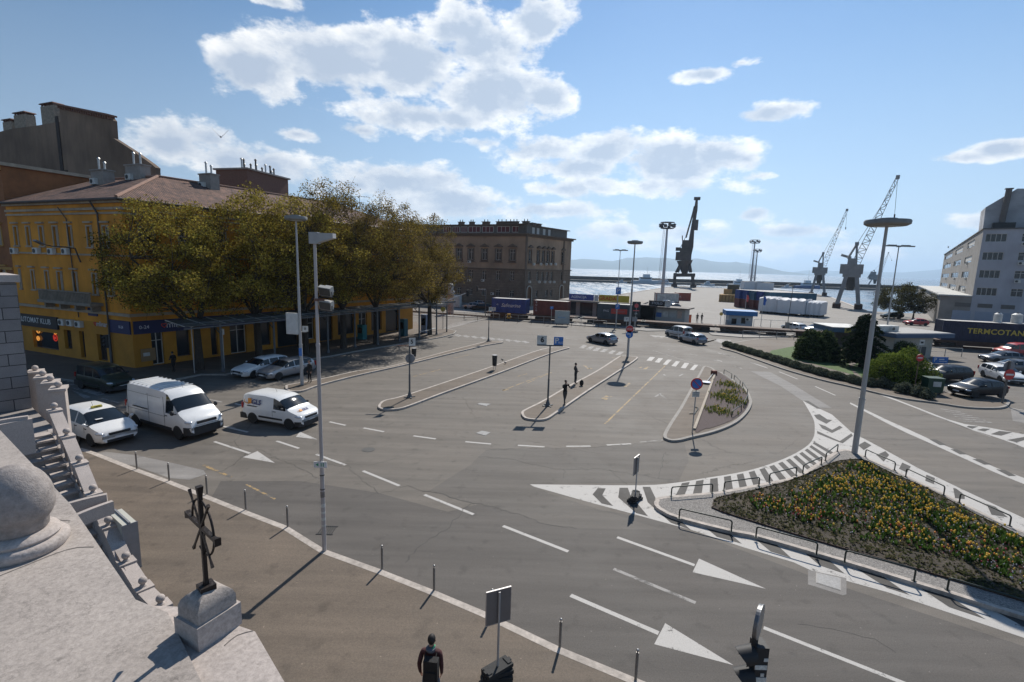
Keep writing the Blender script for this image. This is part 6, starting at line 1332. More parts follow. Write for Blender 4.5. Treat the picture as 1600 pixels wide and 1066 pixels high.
def scatter(P, n, rs_, dens=None):
 xs = [p[0] for p in P]; ys = [p[1] for p in P]; out = []
 while len(out) < n:
  x, y = rs_.uniform(min(xs), max(xs)), rs_.uniform(min(ys), max(ys))
  if inside(P, x, y) and (dens is None or rs_.rand() < dens(x, y)): out.append((x, y))
 return out
from mathutils import noise as mnoise
def dn(x, y): return max(.08, min(1, .55+1.6*mnoise.noise(Vector((x*.55, y*.55, 2.0)))+.5*mnoise.noise(Vector((x*1.7, y*1.7, 5.0)))))
def clump_field(name, label, pts, rs_, mtl, h=(.09, .22), per=5, w=.028, z=.2):
 V = []; F = []; var = []
 for x, y in pts:
  for k in range(per):
   a = rs_.uniform(0, 6.28); ln = rs_.uniform(.02, .11); hh = rs_.uniform(*h); dx, dy = math.cos(a), math.sin(a); o = len(V); ww = w*rs_.uniform(.7, 1.4); bx, by = x+dx*.015, y+dy*.015
   V += [(bx-dy*ww*.5, by+dx*ww*.5, z), (bx+dy*ww*.5, by-dx*ww*.5, z), (bx+dx*ln*.5+dy*ww, by+dy*ln*.5-dx*ww, z+hh*.6), (bx+dx*ln, by+dy*ln, z+hh), (bx+dx*ln*.5-dy*ww, by+dy*ln*.5+dx*ww, z+hh*.6)]; F.append((o, o+1, o+2, o+3, o+4)); var.append(rs_.rand())
 me = bpy.data.meshes.new(name); me.from_pydata(V, [], F); me.materials.append(mtl); at = me.attributes.new('leafvar', 'FLOAT', 'FACE'); at.data.foreach_set('value', var)
 return tag(link(me, name), label, name.replace('_', ' '), None, 'stuff')
rs_ = np.random.RandomState(12); PT = scatter(TZ, 1350, rs_, dn)
clump_field('tulip_leaves', 'green tulip leaves covering the triangular flower bed', PT+scatter(TZ, 250, rs_), rs_, GRNL)
weeds = scatter([tuple(p) for p in Qb], 5200, rs_); clump_field('low_weeds', 'low weeds on the soil of the triangular bed', weeds, rs_, leaf_mat('weed_leaves', [(.04, .045, .02), (.08, .085, .035), (.12, .10, .06)], .2, 2.0), (.02, .06), 4, .028, .19)
def tulip_mesh(m):
 b = MB(); b.cur = 0; b.cyl((0, 0, 0), (0, 0, .27), .006, n=5, caps=False); b.cur = 1; b.lathe([(.006, .25), (.030, .275), (.036, .305), (.030, .335), (.018, .35)], n=7); return b.mesh('tulip', [GRNL, m], smooth=60)
TY_ = tulip_mesh(mat('tulip_yellow', (.72, .43, .03), .6, var=.15)); TO = tulip_mesh(mat('tulip_orange', (.66, .22, .03), .6, var=.2)); TR_ = tulip_mesh(mat('tulip_red', (.35, .02, .03), .6, var=.2))
dist = lambda p: math.hypot(p[0], p[1])
fl = sorted(scatter(TZ, 800, rs_, dn), key=dist)
for i, (x, y) in enumerate(fl[:290]):
 c = rs_.rand(); o = link([TY_, TO, TR_][0 if c < .66 else (1 if c < .9 else 2)], 'tulip', None, (x, y, .19), rs_.uniform(0, 6.28)); k = rs_.uniform(.62, 1.0); o.scale = (k, k, k*rs_.uniform(.85, 1.15)); o.rotation_euler[0] = rs_.normal(0, .09)
 tag(o, ('yellow', 'orange', 'red')[0 if c < .66 else (1 if c < .9 else 2)]+' tulip standing among the others in the triangular bed', 'tulip', 'tulips in the triangular bed')
def flower_mass(name, label, pts, rs_, mtl, z, h, r):
 b = MB()
 for x, y in pts:
  hh = z+rs_.uniform(*h); b.lathe([(r*.4, hh-r), (r, hh-.2*r), (r*.9, hh+.7*r), (r*.4, hh+r*1.2)], (x, y, 0), 5)
 return tag(b.build(name, [mtl]), label, 'flowers', None, 'stuff')
flower_mass('far_tulips', 'yellow tulip heads further back in the triangular bed', fl[290:], rs_, MC['tulip_yellow'], .19, (.24, .36), .036)
flower_mass('white_pansies', 'small white pansies between the tulips', scatter(TZ, 900, rs_, dn), rs_, mat('pansy_white', (.6, .56, .6), .7, var=.15), .19, (.05, .13), .02)
flower_mass('red_pansies', 'small red and purple pansies between the tulips', scatter(TZ, 420, rs_, dn), rs_, mat('pansy_red', (.30, .03, .06), .7, var=.3), .19, (.05, .14), .02)
B7 = gp([(1087,665),(1118,584.5),(1130,586.5),(1154,603),(1166,614),(1170,628),(1163,643),(1145,656),(1120,666),(1102,670)], .14)
sb = thing('flower_bed', 'small rounded bed of bark mulch and daffodils in the bus island', 'flower bed', (*B7[0], .13))
m = MB(); sheet(m, smoothpoly(B7), .15); m.build('soil', [mat('bark_mulch', (.085, .062, .058), .95, var=.6, scale=18, bump=1.0, bscale=24)], sb, world=True)
m = MB(); a_, c_ = G(1085, 672, .13), G(1118, 583, .13); m.bar(a_+up*.05, c_+up*.05, .16, .12); m.build('timber_edge', [mat('edge_stone', (.33, .28, .22), .85, var=.2)], sb, world=True)
for cpx, r_, n_ in (((1140, 602), .85, 110), ((1130, 620), .85, 110), ((1147, 628), .9, 110), ((1125, 643), .8, 100), ((1146, 614), .6, 50)):
 c_ = G(*cpx, .15); pts = [(c_.x+rs_.normal()*r_*.6, c_.y+rs_.normal()*r_*.75) for i in range(n_)]; pts = [p for p in pts if inside(B7, *p)]
 clump_field('daffodil_leaves', 'leaves of one daffodil clump in the small bed', pts, rs_, leaf_mat('daffodil_green', [(.06, .09, .02), (.12, .15, .035), (.20, .21, .06)], .35, 2.0), (.12, .26), 4, .022, .15)
 flower_mass('daffodil_heads', 'yellow daffodil heads of one clump in the small bed', pts[:26], rs_, MC['tulip_yellow'], .15, (.16, .28), .03)
def carpaint(name, col, metal=0.0, rough=.28):
 m = mat(name, col, rough, metal, var=.05, scale=1.5, spec=.35 if max(col) > .1 else .22, coat=.3 if max(col) > .1 else .03); m.node_tree.nodes['Principled BSDF'].inputs['Coat Roughness'].default_value = .06; return m
PWH = carpaint('car_paint_white', (.66, .66, .65)); PBK = carpaint('car_paint_black', (.012, .013, .016)); PSI = carpaint('car_paint_silver', (.30, .31, .33), .5); PGR = carpaint('car_paint_grey', (.12, .125, .14), .4); PGN = carpaint('car_paint_dark_green', (.035, .045, .035), .2); PRD = carpaint('car_paint_red', (.36, .02, .02)); PWG = carpaint('car_paint_pale_grey', (.45, .46, .47), .2)
AUTOG = mat('car_glass', (.010, .014, .018), .08, var=0, spec=.5); TYRE = mat('tyre_rubber', (.018, .018, .018), .85, var=.15); RIM = mat('wheel_rim', (.42, .42, .43), .35, .8, var=.08); PLAS = mat('black_plastic', (.02, .02, .022), .65, var=.15)
HEADL = mat('headlight_glass', (.5, .52, .55), .15, .3, var=0, coat=.6); TAIL = mat('tail_light_red', (.32, .012, .012), .3, var=0); PLATE = mat('number_plate', (.6, .6, .6), .5, var=.05); CHROME = mat('chrome_trim', (.6, .6, .62), .2, .9, var=0); SEAT = mat('car_seat_dark', (.03, .03, .032), .9)
def interp(P, x):
 if x >= P[0][0]: return P[0][1]
 for (x0, y0), (x1, y1) in zip(P[:-1], P[1:]):
  if x1 <= x <= x0: return y0+(y1-y0)*(x0-x)/(x0-x1)
 return P[-1][1]
KINDS = {
 'hatch': dict(L=4.1, W=1.75, wb=2.6, fa=1.22, r=.315, top=[(2.05,.62),(1.98,.74),(1.7,.84),(1.0,.97),(.2,1.38),(-.3,1.45),(-1.1,1.42),(-1.55,1.30),(-1.98,.95),(-2.05,.72)], belt=[(2.05,.62),(1.0,.90),(-1.6,1.0),(-2.05,.9)], wins=[(.62,-.25),(-.33,-1.1),(-1.16,-1.5)], ws=(.98,.18), rw=(-1.56,-1.94)),
 'estate': dict(L=4.65, W=1.8, wb=2.7, fa=1.42, r=.32, top=[(2.32,.6),(2.24,.74),(1.9,.86),(1.15,.98),(.35,1.38),(-.2,1.46),(-1.6,1.43),(-1.95,1.34),(-2.26,.98),(-2.32,.7)], belt=[(2.32,.6),(1.15,.92),(-1.9,.99),(-2.32,.88)], wins=[(.78,-.12),(-.2,-1.0),(-1.08,-1.85)], ws=(1.12,.33), rw=(-1.97,-2.22)),
 'sedan': dict(L=4.6, W=1.8, wb=2.7, fa=1.4, r=.32, top=[(2.3,.6),(2.22,.74),(1.9,.85),(1.1,.97),(.3,1.36),(-.3,1.43),(-.9,1.38),(-1.65,1.03),(-2.2,.98),(-2.3,.72)], belt=[(2.3,.6),(1.1,.9),(-1.7,.96),(-2.3,.9)], wins=[(.75,-.1),(-.18,-.85),(-.92,-1.3)], ws=(1.08,.28), rw=(-.95,-1.6)),
 'mpv': dict(L=4.66, W=1.88, wb=2.76, fa=1.42, r=.33, top=[(2.33,.62),(2.25,.82),(2.0,.93),(1.45,1.06),(.45,1.56),(-.1,1.64),(-1.5,1.62),(-1.95,1.52),(-2.28,1.05),(-2.33,.72)], belt=[(2.33,.62),(1.45,1.0),(-1.95,1.06),(-2.33,.95)], wins=[(1.35,.95),(.88,-.05),(-.12,-1.0),(-1.08,-1.85)], ws=(1.42,.43), rw=(-1.97,-2.24)),
 'smallvan': dict(L=4.4, W=1.82, wb=2.73, fa=1.38, r=.315, top=[(2.2,.62),(2.12,.85),(1.85,.97),(1.35,1.12),(.7,1.62),(.3,1.76),(-.4,1.82),(-1.7,1.80),(-2.1,1.70),(-2.19,1.1),(-2.2,.6)], belt=[(2.2,.62),(1.35,1.05),(-2.2,1.1)], wins=[(1.12,.22)], ws=(1.32,.66), rw=None),
 'mpvan': dict(L=4.15, W=1.75, wb=2.7, fa=1.3, r=.31, top=[(2.07,.6),(2.0,.82),(1.75,.93),(1.2,1.08),(.55,1.6),(.2,1.74),(-.4,1.8),(-1.7,1.78),(-1.98,1.68),(-2.06,1.1),(-2.07,.6)], belt=[(2.07,.6),(1.2,1.02),(-2.07,1.08)], wins=[(1.0,.15),(.05,-.85),(-.95,-1.8)], ws=(1.18,.53), rw=(-1.99,-2.05)),
 'bigvan': dict(L=6.0, W=2.05, wb=4.03, fa=2.05, r=.36, top=[(3.0,.75),(2.93,1.0),(2.8,1.14),(2.25,1.38),(1.42,2.12),(1.15,2.36),(.7,2.47),(-1,2.52),(-2.75,2.5),(-2.95,2.38),(-3.0,1.3),(-3.0,.6)], belt=[(3.0,.75),(2.25,1.30),(-3,1.35)], wins=[(2.05,.98)], ws=(2.22,1.43), rw=None),
}
def car(label, cat, kind, paint_, loc, rz, name='car', group=None, low=False):
 K = KINDS[kind]; L, W = K['L'], K['W']; w = W/2; zb = .2 if kind != 'bigvan' else .3
 t = thing(name, label, cat, loc, rz, group)
 xs = {x for x, _ in K['top']}|{x for x, _ in K['belt']}
 for a, b in K['wins']: xs |= {a, b}
 for q in (K['ws'], K['rw']):
  if q: xs |= set(q)
 xs |= {L/2-.06, L/2-.2, L/2-.4, -L/2+.08, -L/2+.25}; xs |= {L/2-(i+.5)*L/16 for i in range(16)}
 xs = sorted(xs, reverse=True); X = [xs[0]]
 for x in xs[1:]:
  if X[-1]-x > .035: X.append(x)
 rings = []
 for x in X:
  f = max(0, (abs(x)-(L/2-.55))/.55); ww = w*(1-.17*f**2.2) if x > 0 else w*(1-.09*f**2.2)
  tp = interp(K['top'], x); bl = min(interp(K['belt'], x), tp-.015); cab = max(0, tp-bl-.08); z0 = zb+.10*f**2
  if kind in ('bigvan', 'smallvan', 'mpvan'): wr = ww*.95-.12*min(cab, 1.2)*(1 if kind != 'bigvan' else .85)
  else: wr = ww*.95-.36*cab
  wr = max(.3, wr); e = .05 if cab > .1 else .02
  rings.append([(0, z0), (ww*.8, z0), (ww*.965, z0+.12), (ww, z0+.34), (ww*.995, bl-.12), (ww*.955, bl), (wr, tp-e-.02), (wr*.8, tp), (0, tp+.02)])
 V = []; Fb = []; Fg = {'windscreen': [], 'side_window': [], 'rear_window': []}
 for x, r in zip(X, rings):
  V += [(x, -y, z) for y, z in r]+[(x, y, z) for y, z in r[-2:0:-1]]
 N = 16;
 def inr(a, b, q): return q and q[0]+.01 >= a and b >= q[1]-.01
 for i in range(len(X)-1):
  a, b = X[i], X[i+1]; cabm = (rings[i][6][1]-rings[i][5][1] > .12) and (rings[i+1][6][1]-rings[i+1][5][1] > .12)
  for j in range(N):
   f = (i*N+j, i*N+(j+1) % N, (i+1)*N+(j+1) % N, (i+1)*N+j); k = j if j < 8 else 15-j; tgt = Fb
   if k in (6, 7) and inr(a, b, K['ws']): tgt = Fg['windscreen']
   elif k in (6, 7) and inr(a, b, K['rw']): tgt = Fg['rear_window']
   elif k == 5 and any(inr(a, b, q) for q in K['wins']) and max(rings[i][6][1]-rings[i][5][1], rings[i+1][6][1]-rings[i+1][5][1]) > .14: tgt = Fg['side_window']
   tgt.append(f)
 Fb += [tuple(range(N)), tuple((len(X)-1)*N+j for j in range(N-1, -1, -1))]
 def sub(F, nm, m, off=0):
  idx = sorted({i for f in F for i in f}); mp_ = {i: k for k, i in enumerate(idx)}; b = MB(); b.add([V[i] for i in idx], [tuple(mp_[i] for i in f[::-1]) for f in F]); return b.build(nm, [m], t, smooth=38)
 sub(Fb, 'body', paint_)
 for nm, F in Fg.items():
  if nm == 'side_window':
   for sgn in (-1, 1):
    for q in K['wins']:
     FF = [f for f in F if (V[f[0]][1]*sgn > 0) and inr(V[f[0]][0], V[f[2]][0], q)]
     if FF: sub(FF, nm, AUTOG)
  elif F: sub(F, nm, AUTOG)
 r = K['r']; ax = (K['fa'], K['fa']-K['wb'])
 for x in ax:
  for s in (-1, 1):
   m = MB(); pts = [(math.cos(a)*(r+.055), math.sin(a)*(r+.055)+r) for a in [math.pi*k/12 for k in range(13)]]+[(-(r+.055), zb+.02), (r+.055, zb+.02)]
   y0, y1 = s*(w-.05), s*(w+.004); vs = [(x+p, y0, q) for p, q in pts]+[(x+p, y1, q) for p, q in pts]; n = len(pts)
   m.add(vs, [tuple(range(n-1, -1, -1)) if s > 0 else tuple(range(n)), tuple(range(n, 2*n)) if s < 0 else tuple(range(2*n-1, n-1, -1))]+[(i, (i+1) % n, n+(i+1) % n, n+i) for i in range(n)]); m.build('wheel_arch', [PLAS], t)
   wl = link(None, 'wheel', t, (x, s*(w+.014), r)); tm = MB(); y = s; tm.lathe([(r*.62, -.2), (r*.93, -.2), (r, -.16), (r, -.03), (r*.93, 0), (r*.64, 0)], n=20, axis='Y');
   if s > 0: tm.v = [(a, b if True else b, c) for a, b, c in tm.v]; tm.v = [(a, -.2-b if s < 0 else b, c) for a, b, c in tm.v]
   if s < 0: tm.v = [(a, -b, c) for a, b, c in tm.v]
   tm.build('tyre', [TYRE], wl, smooth=40); rm = MB(); rm.cyl((0, -s*.10, 0), (0, -s*.03, 0), r*.64, n=16)
   for k in range(6 if kind != 'bigvan' else 8): a = k*2*math.pi/(6 if kind != 'bigvan' else 8); rm.bar((math.cos(a)*.04, -s*.018, math.sin(a)*.04), (math.cos(a)*r*.6, -s*.022, math.sin(a)*r*.6), r*.16, .03, up=(0, 1, 0))
   rm.cyl((0, -s*.03, 0), (0, -s*.002, 0), r*.14, n=10); rm.build('rim', [RIM if kind != 'bigvan' else ZINC], wl)
 hz = interp(K['top'], L/2-.25)-.12
 for s in (-1, 1):
  m = MB(); m.sphere((L/2-.30, s*(w*.80), hz-.02), 1, 12, 8, (.27, .17, .085)); m.build('headlight', [HEADL], t, smooth=60)
  m = MB(); hgt = .34 if kind in ('mpvan', 'smallvan', 'bigvan', 'estate') else .14; m.box((-L/2+.07, s*(w*.86), interp(K['belt'], -L/2+.1)-.05), (.10, .22, hgt)); m.build('tail_light', [TAIL], t)
  xm = K['wins'][0][0]-.12; zm = interp(K['belt'], xm)+.1; big = 1.7 if kind == 'bigvan' else 1; m = MB(); m.sphere((xm, s*(w+.11*big**.5), zm+.04*big), 1, 10, 6, (.07*big, .10, .075*big)); m.bar((xm, s*(w-.1), zm-.03), (xm, s*(w+.08), zm), .05, .04); m.build('mirror', [PLAS if kind in ('bigvan', 'smallvan', 'mpvan') else paint_], t, smooth=60)
 m = MB(); m.box((L/2-.04, 0, hz-.07), (.1, W*.50, .12)); m.box((L/2-.055, 0, zb+.16), (.12, W*.62, .13)); m.build('grille', [PLAS], t)
 m = MB(); m.box((L/2+.012, 0, zb+.29), (.03, .5, .11)); m.build('number_plate', [PLATE], t); m = MB(); m.box((-L/2-.008, 0, .72 if kind != 'bigvan' else .6), (.03, .5, .11)); m.build('number_plate', [PLATE], t)
 if kind in ('bigvan', 'smallvan', 'mpvan'):
  m = MB(); bz = zb+.2
  q = [(L/2+.035, W*.26), (L/2-.02, W*.40), (L/2-.14, W*.475), (L/2-.42, W*.503)]; m.prism(q+[(x, -y) for x, y in q[::-1]], zb+.03, zb+(.32 if kind != 'bigvan' else .46)); m.build('front_bumper', [PLAS], t)
  m = MB(); m.box((-L/2+.14, 0, bz+.03), (.5, W*.985, .34)); m.build('rear_bumper', [PLAS], t)
  for s in (-1, 1): m = MB(); m.box(((ax[0]+ax[1])/2, s*(w+.006), .52 if kind != 'bigvan' else .50), (K['wb']-2*r-.35, .03, .11 if kind != 'bigvan' else .16)); m.build('side_moulding', [PLAS], t)
 m = MB()
 for s in (-1, 1):
  for q in K['wins'][:-1] if len(K['wins']) > 1 else K['wins']: m.box((q[1]+.12, s*(w+.004), interp(K['belt'], q[1])-.13), (.2, .03, .035))
 m.build('door_handle', [PLAS], t)
 m = MB()
 for s in (-1, 1):
  for q in K['wins']: x = q[1]-.04; m.box((x, s*(w-.001), (zb+.36+interp(K['belt'], x))/2), (.012, .012, interp(K['belt'], x)-zb-.5))
 m.build('door_seam', [PLAS], t); m = MB(); m.cyl((-.3 if kind not in ('bigvan',) else 1.0, 0, interp(K['top'], -.3)+.0), (-.42 if kind not in ('bigvan',) else .9, 0, interp(K['top'], -.3)+.22), .008, n=5); m.build('aerial', [PLAS], t)
 return t
def place(kind, front, rear, side, z=0.0, hd=None):
 """from the pixels where the near front and near rear tyres meet the road; side=+1 when the left flank is seen"""
 K = KINDS[kind]; a = G(*front, z)
 if hd is None: b = G(*rear, z); d = (a-b); d.z = 0; d.normalize(); mid = (a+b)/2
 else:
  d = Vector((math.cos(hd), math.sin(hd), 0)); mid = a-d*K['wb']/2
 left = Vector((-d.y, d.x, 0)); c = mid-left*side*(K['W']/2-.02)-d*(K['fa']-K['wb']/2); c.z = z
 return c, math.atan2(d.y, d.x)
c, h = place('bigvan', (278, 687), (213.8, 667.5), -1); HV = h
bv = car('big white high roof panel van in the middle lane', 'van', 'bigvan', PWH, c, h, 'panel_van')
m = MB()
for k in range(9): m.box((-2.75+k*.42, 0, 2.505+.016*(k > 0)), (.05, 1.55, .03))
m.build('roof_rib', [PWH], bv); m = MB()
for x_ in (-.55, .93, -2.6): m.box((x_, -1.024, 1.35), (.012, .012, 1.7))
m.box((-.8, -1.026, 1.12), (3.6, .012, .014)); m.box((-1.0, -1.03, 2.1), (3.4, .012, .012)); m.build('panel_seam', [PLAS], bv); MB().box((-1.35, -1.03, 1.28), (1.5, .02, .05)).build('door_rail', [PLAS], bv); MB().box((1.95, .35, 1.55), (.03, .5, .12)).build('windscreen_paper', [PLATE], bv)
MB().cyl((2.99, 0, .98), (3.01, 0, .98), .07, n=14).build('badge', [CHROME], bv)
MB().box((3.0, 0, .82), (.05, 1.3, .03)).box((2.99, 0, .90), (.05, 1.1, .02)).build('chrome_bar', [CHROME], bv)
c, h = place('smallvan', (450.7, 671.5), (396.7, 662), -1)
gv = car('small white delivery van with orange and navy GLS lettering', 'van', 'smallvan', PWH, c, h, 'delivery_van')
NV2 = mat('logo_navy', (.02, .03, .14), .5); OR2 = mat('logo_orange', (.70, .26, .02), .5)
def logo(par, loc, rx, rz, s):
 e = link(text_mesh('GLS', .42*s, .003, 'CENTER', .25, 1.0, .012).copy(), 'lettering', par, loc, rot=(rx, 0, rz)); e.data.materials.clear(); e.data.materials.append(NV2)
 b = MB(); pts = [(-.62*s+.28*s*math.cos(a), .02*s+.14*s*math.sin(a), 0) for a in [math.pi*(.75+k*.11) for k in range(9)]]; b.tube(pts, [.008*s+.03*s*k/8 for k in range(9)], 6); b.add([(-.60*s, -.06*s, 0), (-.34*s, .20*s, 0), (-.60*s, .20*s, 0), (-.34*s, -.13*s, 0), (-.44*s, .05*s, .0)], [(0, 1, 2), (3, 1, 0)])
 b.build('arrow_emblem', [OR2], e)
logo(gv, (-1.05, -.895, 1.33), math.pi/2-.10, 0, 1.0); logo(gv, (1.72, 0, 1.045), .32, math.pi/2, .62)
MB().box((-1.35, -.915, 1.08), (.75, .02, .05)).build('door_rail', [PLAS], gv)
c, h = place('mpv', (142, 698.5), None, -1, 0, HV-.02)
tx = car('white taxi with a small yellow roof sign beside the staircase', 'taxi', 'mpv', PWH, c, h, 'taxi')
rs2 = link(MB().box((0, 0, .06), (.13, .5, .10), taper=.85).mesh('roof_sign', [mat('taxi_yellow', (.5, .42, .06), .5)]), 'roof_sign', tx, (.1, 0, 1.63)); text('TAXI', .11, BLK, rs2, (.066, 0, .06), math.pi/2); MB().box((1.1, -.35, 1.27), (.2, .3, .01)).build('dashboard_paper', [PLATE], tx)
c, h = place('mpvan', (162, 615), (127.3, 608), -1); car('dark green high roofed car crossing in front of the bakery', 'car', 'mpvan', PGN, c, h)
c, h = place('estate', (437.6, 594.4), (478, 585.5), 1); car('silver grey estate car parked beside the lamp pole', 'car', 'estate', PSI, c, h); HP = h
c, h = place('estate', (397.3, 591.5), None, 1, 0, HP+.03); car('white estate car with a taxi light parked behind the silver one', 'car', 'estate', PWH, c, h)
c, h = place('hatch', (921.4, 535), (946.5, 539.7), 1); car('silver hatchback driving past the zebra crossing', 'car', 'hatch', PSI, c, h)
c, h = place('mpvan', (1044.4, 526), (1060.5, 529.5), 1); car('pale high roofed car seen from behind near the wagons', 'car', 'mpvan', PWG, c, h)
c, h = place('sedan', (1065.2, 534.5), (1079.4, 537.8), 1); car('small silver saloon seen from behind with red tail lights', 'car', 'hatch', PSI, c, h)
c, h = place('hatch', (1525, 623), (1562.5, 622.5), 1, .13); c.z = .13; car('black hatchback parked on the rounded kerb corner', 'car', 'hatch', PBK, c, h); HB = h
c, h = place('estate', (1470.5, 601), (1514, 600), 1, .0); c.z = .0; car('black estate car with a sun glint parked behind the green bin', 'car', 'estate', PBK, (c.x, c.y+.2, .13), h)
c, h = place('estate', (1555.5, 596), (1539.5, 590.5), -1); car('white estate car behind the no entry sign', 'car', 'estate', PWH, c, h)
for (u, v, hd, k, p, lb) in ((1584, 582, 3.0, 'sedan', PGR, 'grey brown car at the right edge beside the white estate'), (1568, 567, 3.0, 'sedan', PGR, 'dark grey saloon in the row below the navy containers'), (1583, 557, 3.05, 'mpvan', PRD, 'red car right below the navy containers'), (1430, 508.5, 3.0, 'hatch', PRD, 'red hatchback parked before the annex'), (1443, 533, 3.1, 'hatch', PRD, 'red and white car half hidden behind the garden office'), (1393, 497.5, 3.2, 'estate', PGN, 'olive car in the shade of the quay tree'),
 (1240, 517, 1.9, 'hatch', PWH, 'white car by the harbour fence behind the wagon'), (1273, 520, 3.3, 'hatch', PWG, 'pale car half behind the round bush'), (1040, 477, 3.2, 'sedan', PWG, 'pale car behind the poster kiosk sign'), (1050, 483, 3.2, 'hatch', PGR, 'dark car next to the pale one behind the roof sign'), (737, 483, 3.1, 'hatch', PSI, 'pale blue car beside the grey container'), (752, 485, 3.0, 'estate', PBK, 'dark car behind the blue container'), (745, 479, 3.0, 'hatch', PSI, 'silver car in the second row before the ornate building')):
 q = G(u, v); car(lb, 'car', k, p, (q.x, q.y, .012 if q.y > 80 else 0), hd)
q = G(1016, 502); car('blue and white car under the dark shed', 'car', 'hatch', PSI, (q.x+2.5, q.y+5, .012), .4)
POLE = mat('pole_paint', (.36, .35, .34), .6, .2, var=.14, scale=3, streak=(6, 6, .5)); POLED = mat('pole_dark', (.10, .105, .11), .6, .3, var=.15)
GRB = mat('green_black_steel', (.012, .022, .018), .45, .2, var=.15)
cn = thing('canopy', 'long thin glass and steel canopy on dark posts along the tree row', 'canopy', tuple(G(348, 581, .12)))
CPX = [(348.5, 580.6), (430, 566), (513, 551), (555, 543), (590, 538.5), (624, 533), (655, 528), (682, 523), (694, 520)]
CP = [G(u, v, .12) for u, v in CPX]; inn = Vector((-.87, .49, 0)); hc = 4.15
for i, p in enumerate(CP[:-1]):
 m = MB(); m.cyl(p, p+up*hc, .10, n=10); m.cyl(p, p+up*.3, .17, .12, 10); m.bar(p+up*(hc-.1), p+up*(hc+.12)+inn*1.7, .1, .14); m.bar(p+up*(hc-1.0), p+up*(hc+.1)+inn*1.4, .06, .06); m.build('post', [POLED], cn, world=True)
m = MB(); d = (CP[-1]-CP[0]).normalized(); s0_ = CP[0]-d*3.2+inn*.2
m.bar(s0_+up*(hc+.05), CP[-1]+d*2.6+up*(hc+.1), .16, .26); m.bar(s0_+inn*1.7+up*(hc+.16), CP[-1]+d*.6+inn*1.7+up*(hc+.16), .12, .18); m.bar(s0_-inn*.9+up*(hc-.15), CP[-1]-inn*.9+up*(hc-.05), .07, .1); m.build('beam', [POLED], cn, world=True)
L_ = (CP[-1]-s0_).length; n = int(L_/1.6); m = MB()
for i in range(n): a = s0_+d*(i*1.6+.03); b_ = s0_+d*((i+1)*1.6-.03); z = hc+.12; m.add([a-inn*.95+up*(z-.12), b_-inn*.95+up*(z-.12), b_+inn*1.8+up*(z+.14), a+inn*1.8+up*(z+.14), a-inn*.95+up*(z-.09), b_-inn*.95+up*(z-.09), b_+inn*1.8+up*(z+.17), a+inn*1.8+up*(z+.17)], [(3, 2, 1, 0), (4, 5, 6, 7), (0, 1, 5, 4), (2, 3, 7, 6), (1, 2, 6, 5), (3, 0, 4, 7)])
m.build('roof_panels', [mat('dusty_glass', (.09, .095, .09), .5, var=.4, scale=1.2)], cn, world=True)
m = MB()
for i in range(n+1): a = s0_+d*(i*1.6); m.bar(a-inn*.98+up*(hc+.06), a+inn*1.82+up*(hc+.33), .05, .05)
m.build('rafter', [mat('rafter_light', (.45, .45, .44), .5, .4)], cn, world=True)
for u, v, vt, tx, lb in ((304, 583, 504, '1', 'small white stop sign numbered 1 on a thin pole before the bakery'), (351, 580, 516, '2', 'white stop sign numbered 2 on the first canopy post')):
 q = G(u, v, .12); h = ZT(q, vt); t = thing('stop_sign', lb, 'sign', q); MB().cyl((0, 0, 0), (0, 0, h), .035, n=8).build('post', [ZINC], t); MB().box((0, -.06, h-.25), (.38, .05, .48)).build('sign_plate', [CW], t); text(tx, .32, BLK, t, (0, -.088, h-.25))
def disc_lamp(label, u, v, vt, R1=1.0, r0=.15, group='disc topped lamp poles', z=.13, lean=0, style='disc'):
 q = G(u, v, z); h = ZT(q, vt); t = thing('street_lamp', label, 'street lamp', q, 0, group)
 m = MB(); m.cyl((0, 0, 0), (0, 0, h*.25), r0*1.02, r0*.98, 14); m.cyl((0, 0, h*.25), (0, 0, h*.6), r0*.84, r0*.76, 14); m.cyl((0, 0, h*.6), (0, 0, h-.05), r0*.66, r0*.5, 14); m.cyl((0, 0, h*.248), (0, 0, h*.256), r0*1.08, n=14); m.cyl((0, 0, h*.598), (0, 0, h*.606), r0*.9, n=14); m.build('pole', [POLE], t, smooth=50)
 m = MB()
 if style == 'disc': m.lathe([(.1, h-.02), (R1*.86, h-.02), (R1, h+.06), (R1*1.02, h+.2), (R1*.98, h+.27), (R1*.45, h+.30), (R1*.42, h+.36), (.1, h+.37)], n=28); m.build('lamp_head', [mat('lamp_head_grey', (.20, .20, .19), .7, var=.2, scale=4)], t, smooth=40)
 else:
  for s in (-1, 1): m.box((s*R1*.62, 0, h+.05), (R1*.95, .36, .14)); m.box((s*R1*.5, 0, h+.16), (R1*.6, .24, .08))
  m.box((0, 0, h+.02), (.34, .34, .2)); m.build('lamp_head', [mat('lamp_head_grey', (.20, .20, .19), .7, var=.2, scale=4)], t)
 MB().cyl((0, 0, h-.05), (0, 0, h-.015), R1*.55 if style == 'disc' else .2, n=20).build('lamp_glass', [mat('lamp_lens', (.35, .35, .33), .4)], t)
 return t, q, h
disc_lamp('tall disc topped lamp pole at the tip of the tulip island', 1335, 708, 357, .98, .14, z=.14)
disc_lamp('twin arm lamp pole rising from the garden behind the cedar', 1380, 552, 387, 1.7, .11, None, style='twin')
lD, qD, hD = disc_lamp('disc topped lamp pole at the far tip of the bus island with round traffic signs', 980.5, 558, 383, .80, .125)
lC, qC, hC_ = disc_lamp('disc topped lamp pole with a blank panel beside the parked silver estate', 472, 601, 347, .78, .125)
disc_lamp('slim twin disc lamp pole by the railway wagon', 962, 511, 393, 1.1, .09, None, style='twin')
def plate(parent, w, h, loc, m, t_=.03, rz=0.0, name='sign_plate'): return link(MB().box((0, 0, 0), (w, t_, h)).mesh(name, [m]), name, parent, loc, rz)
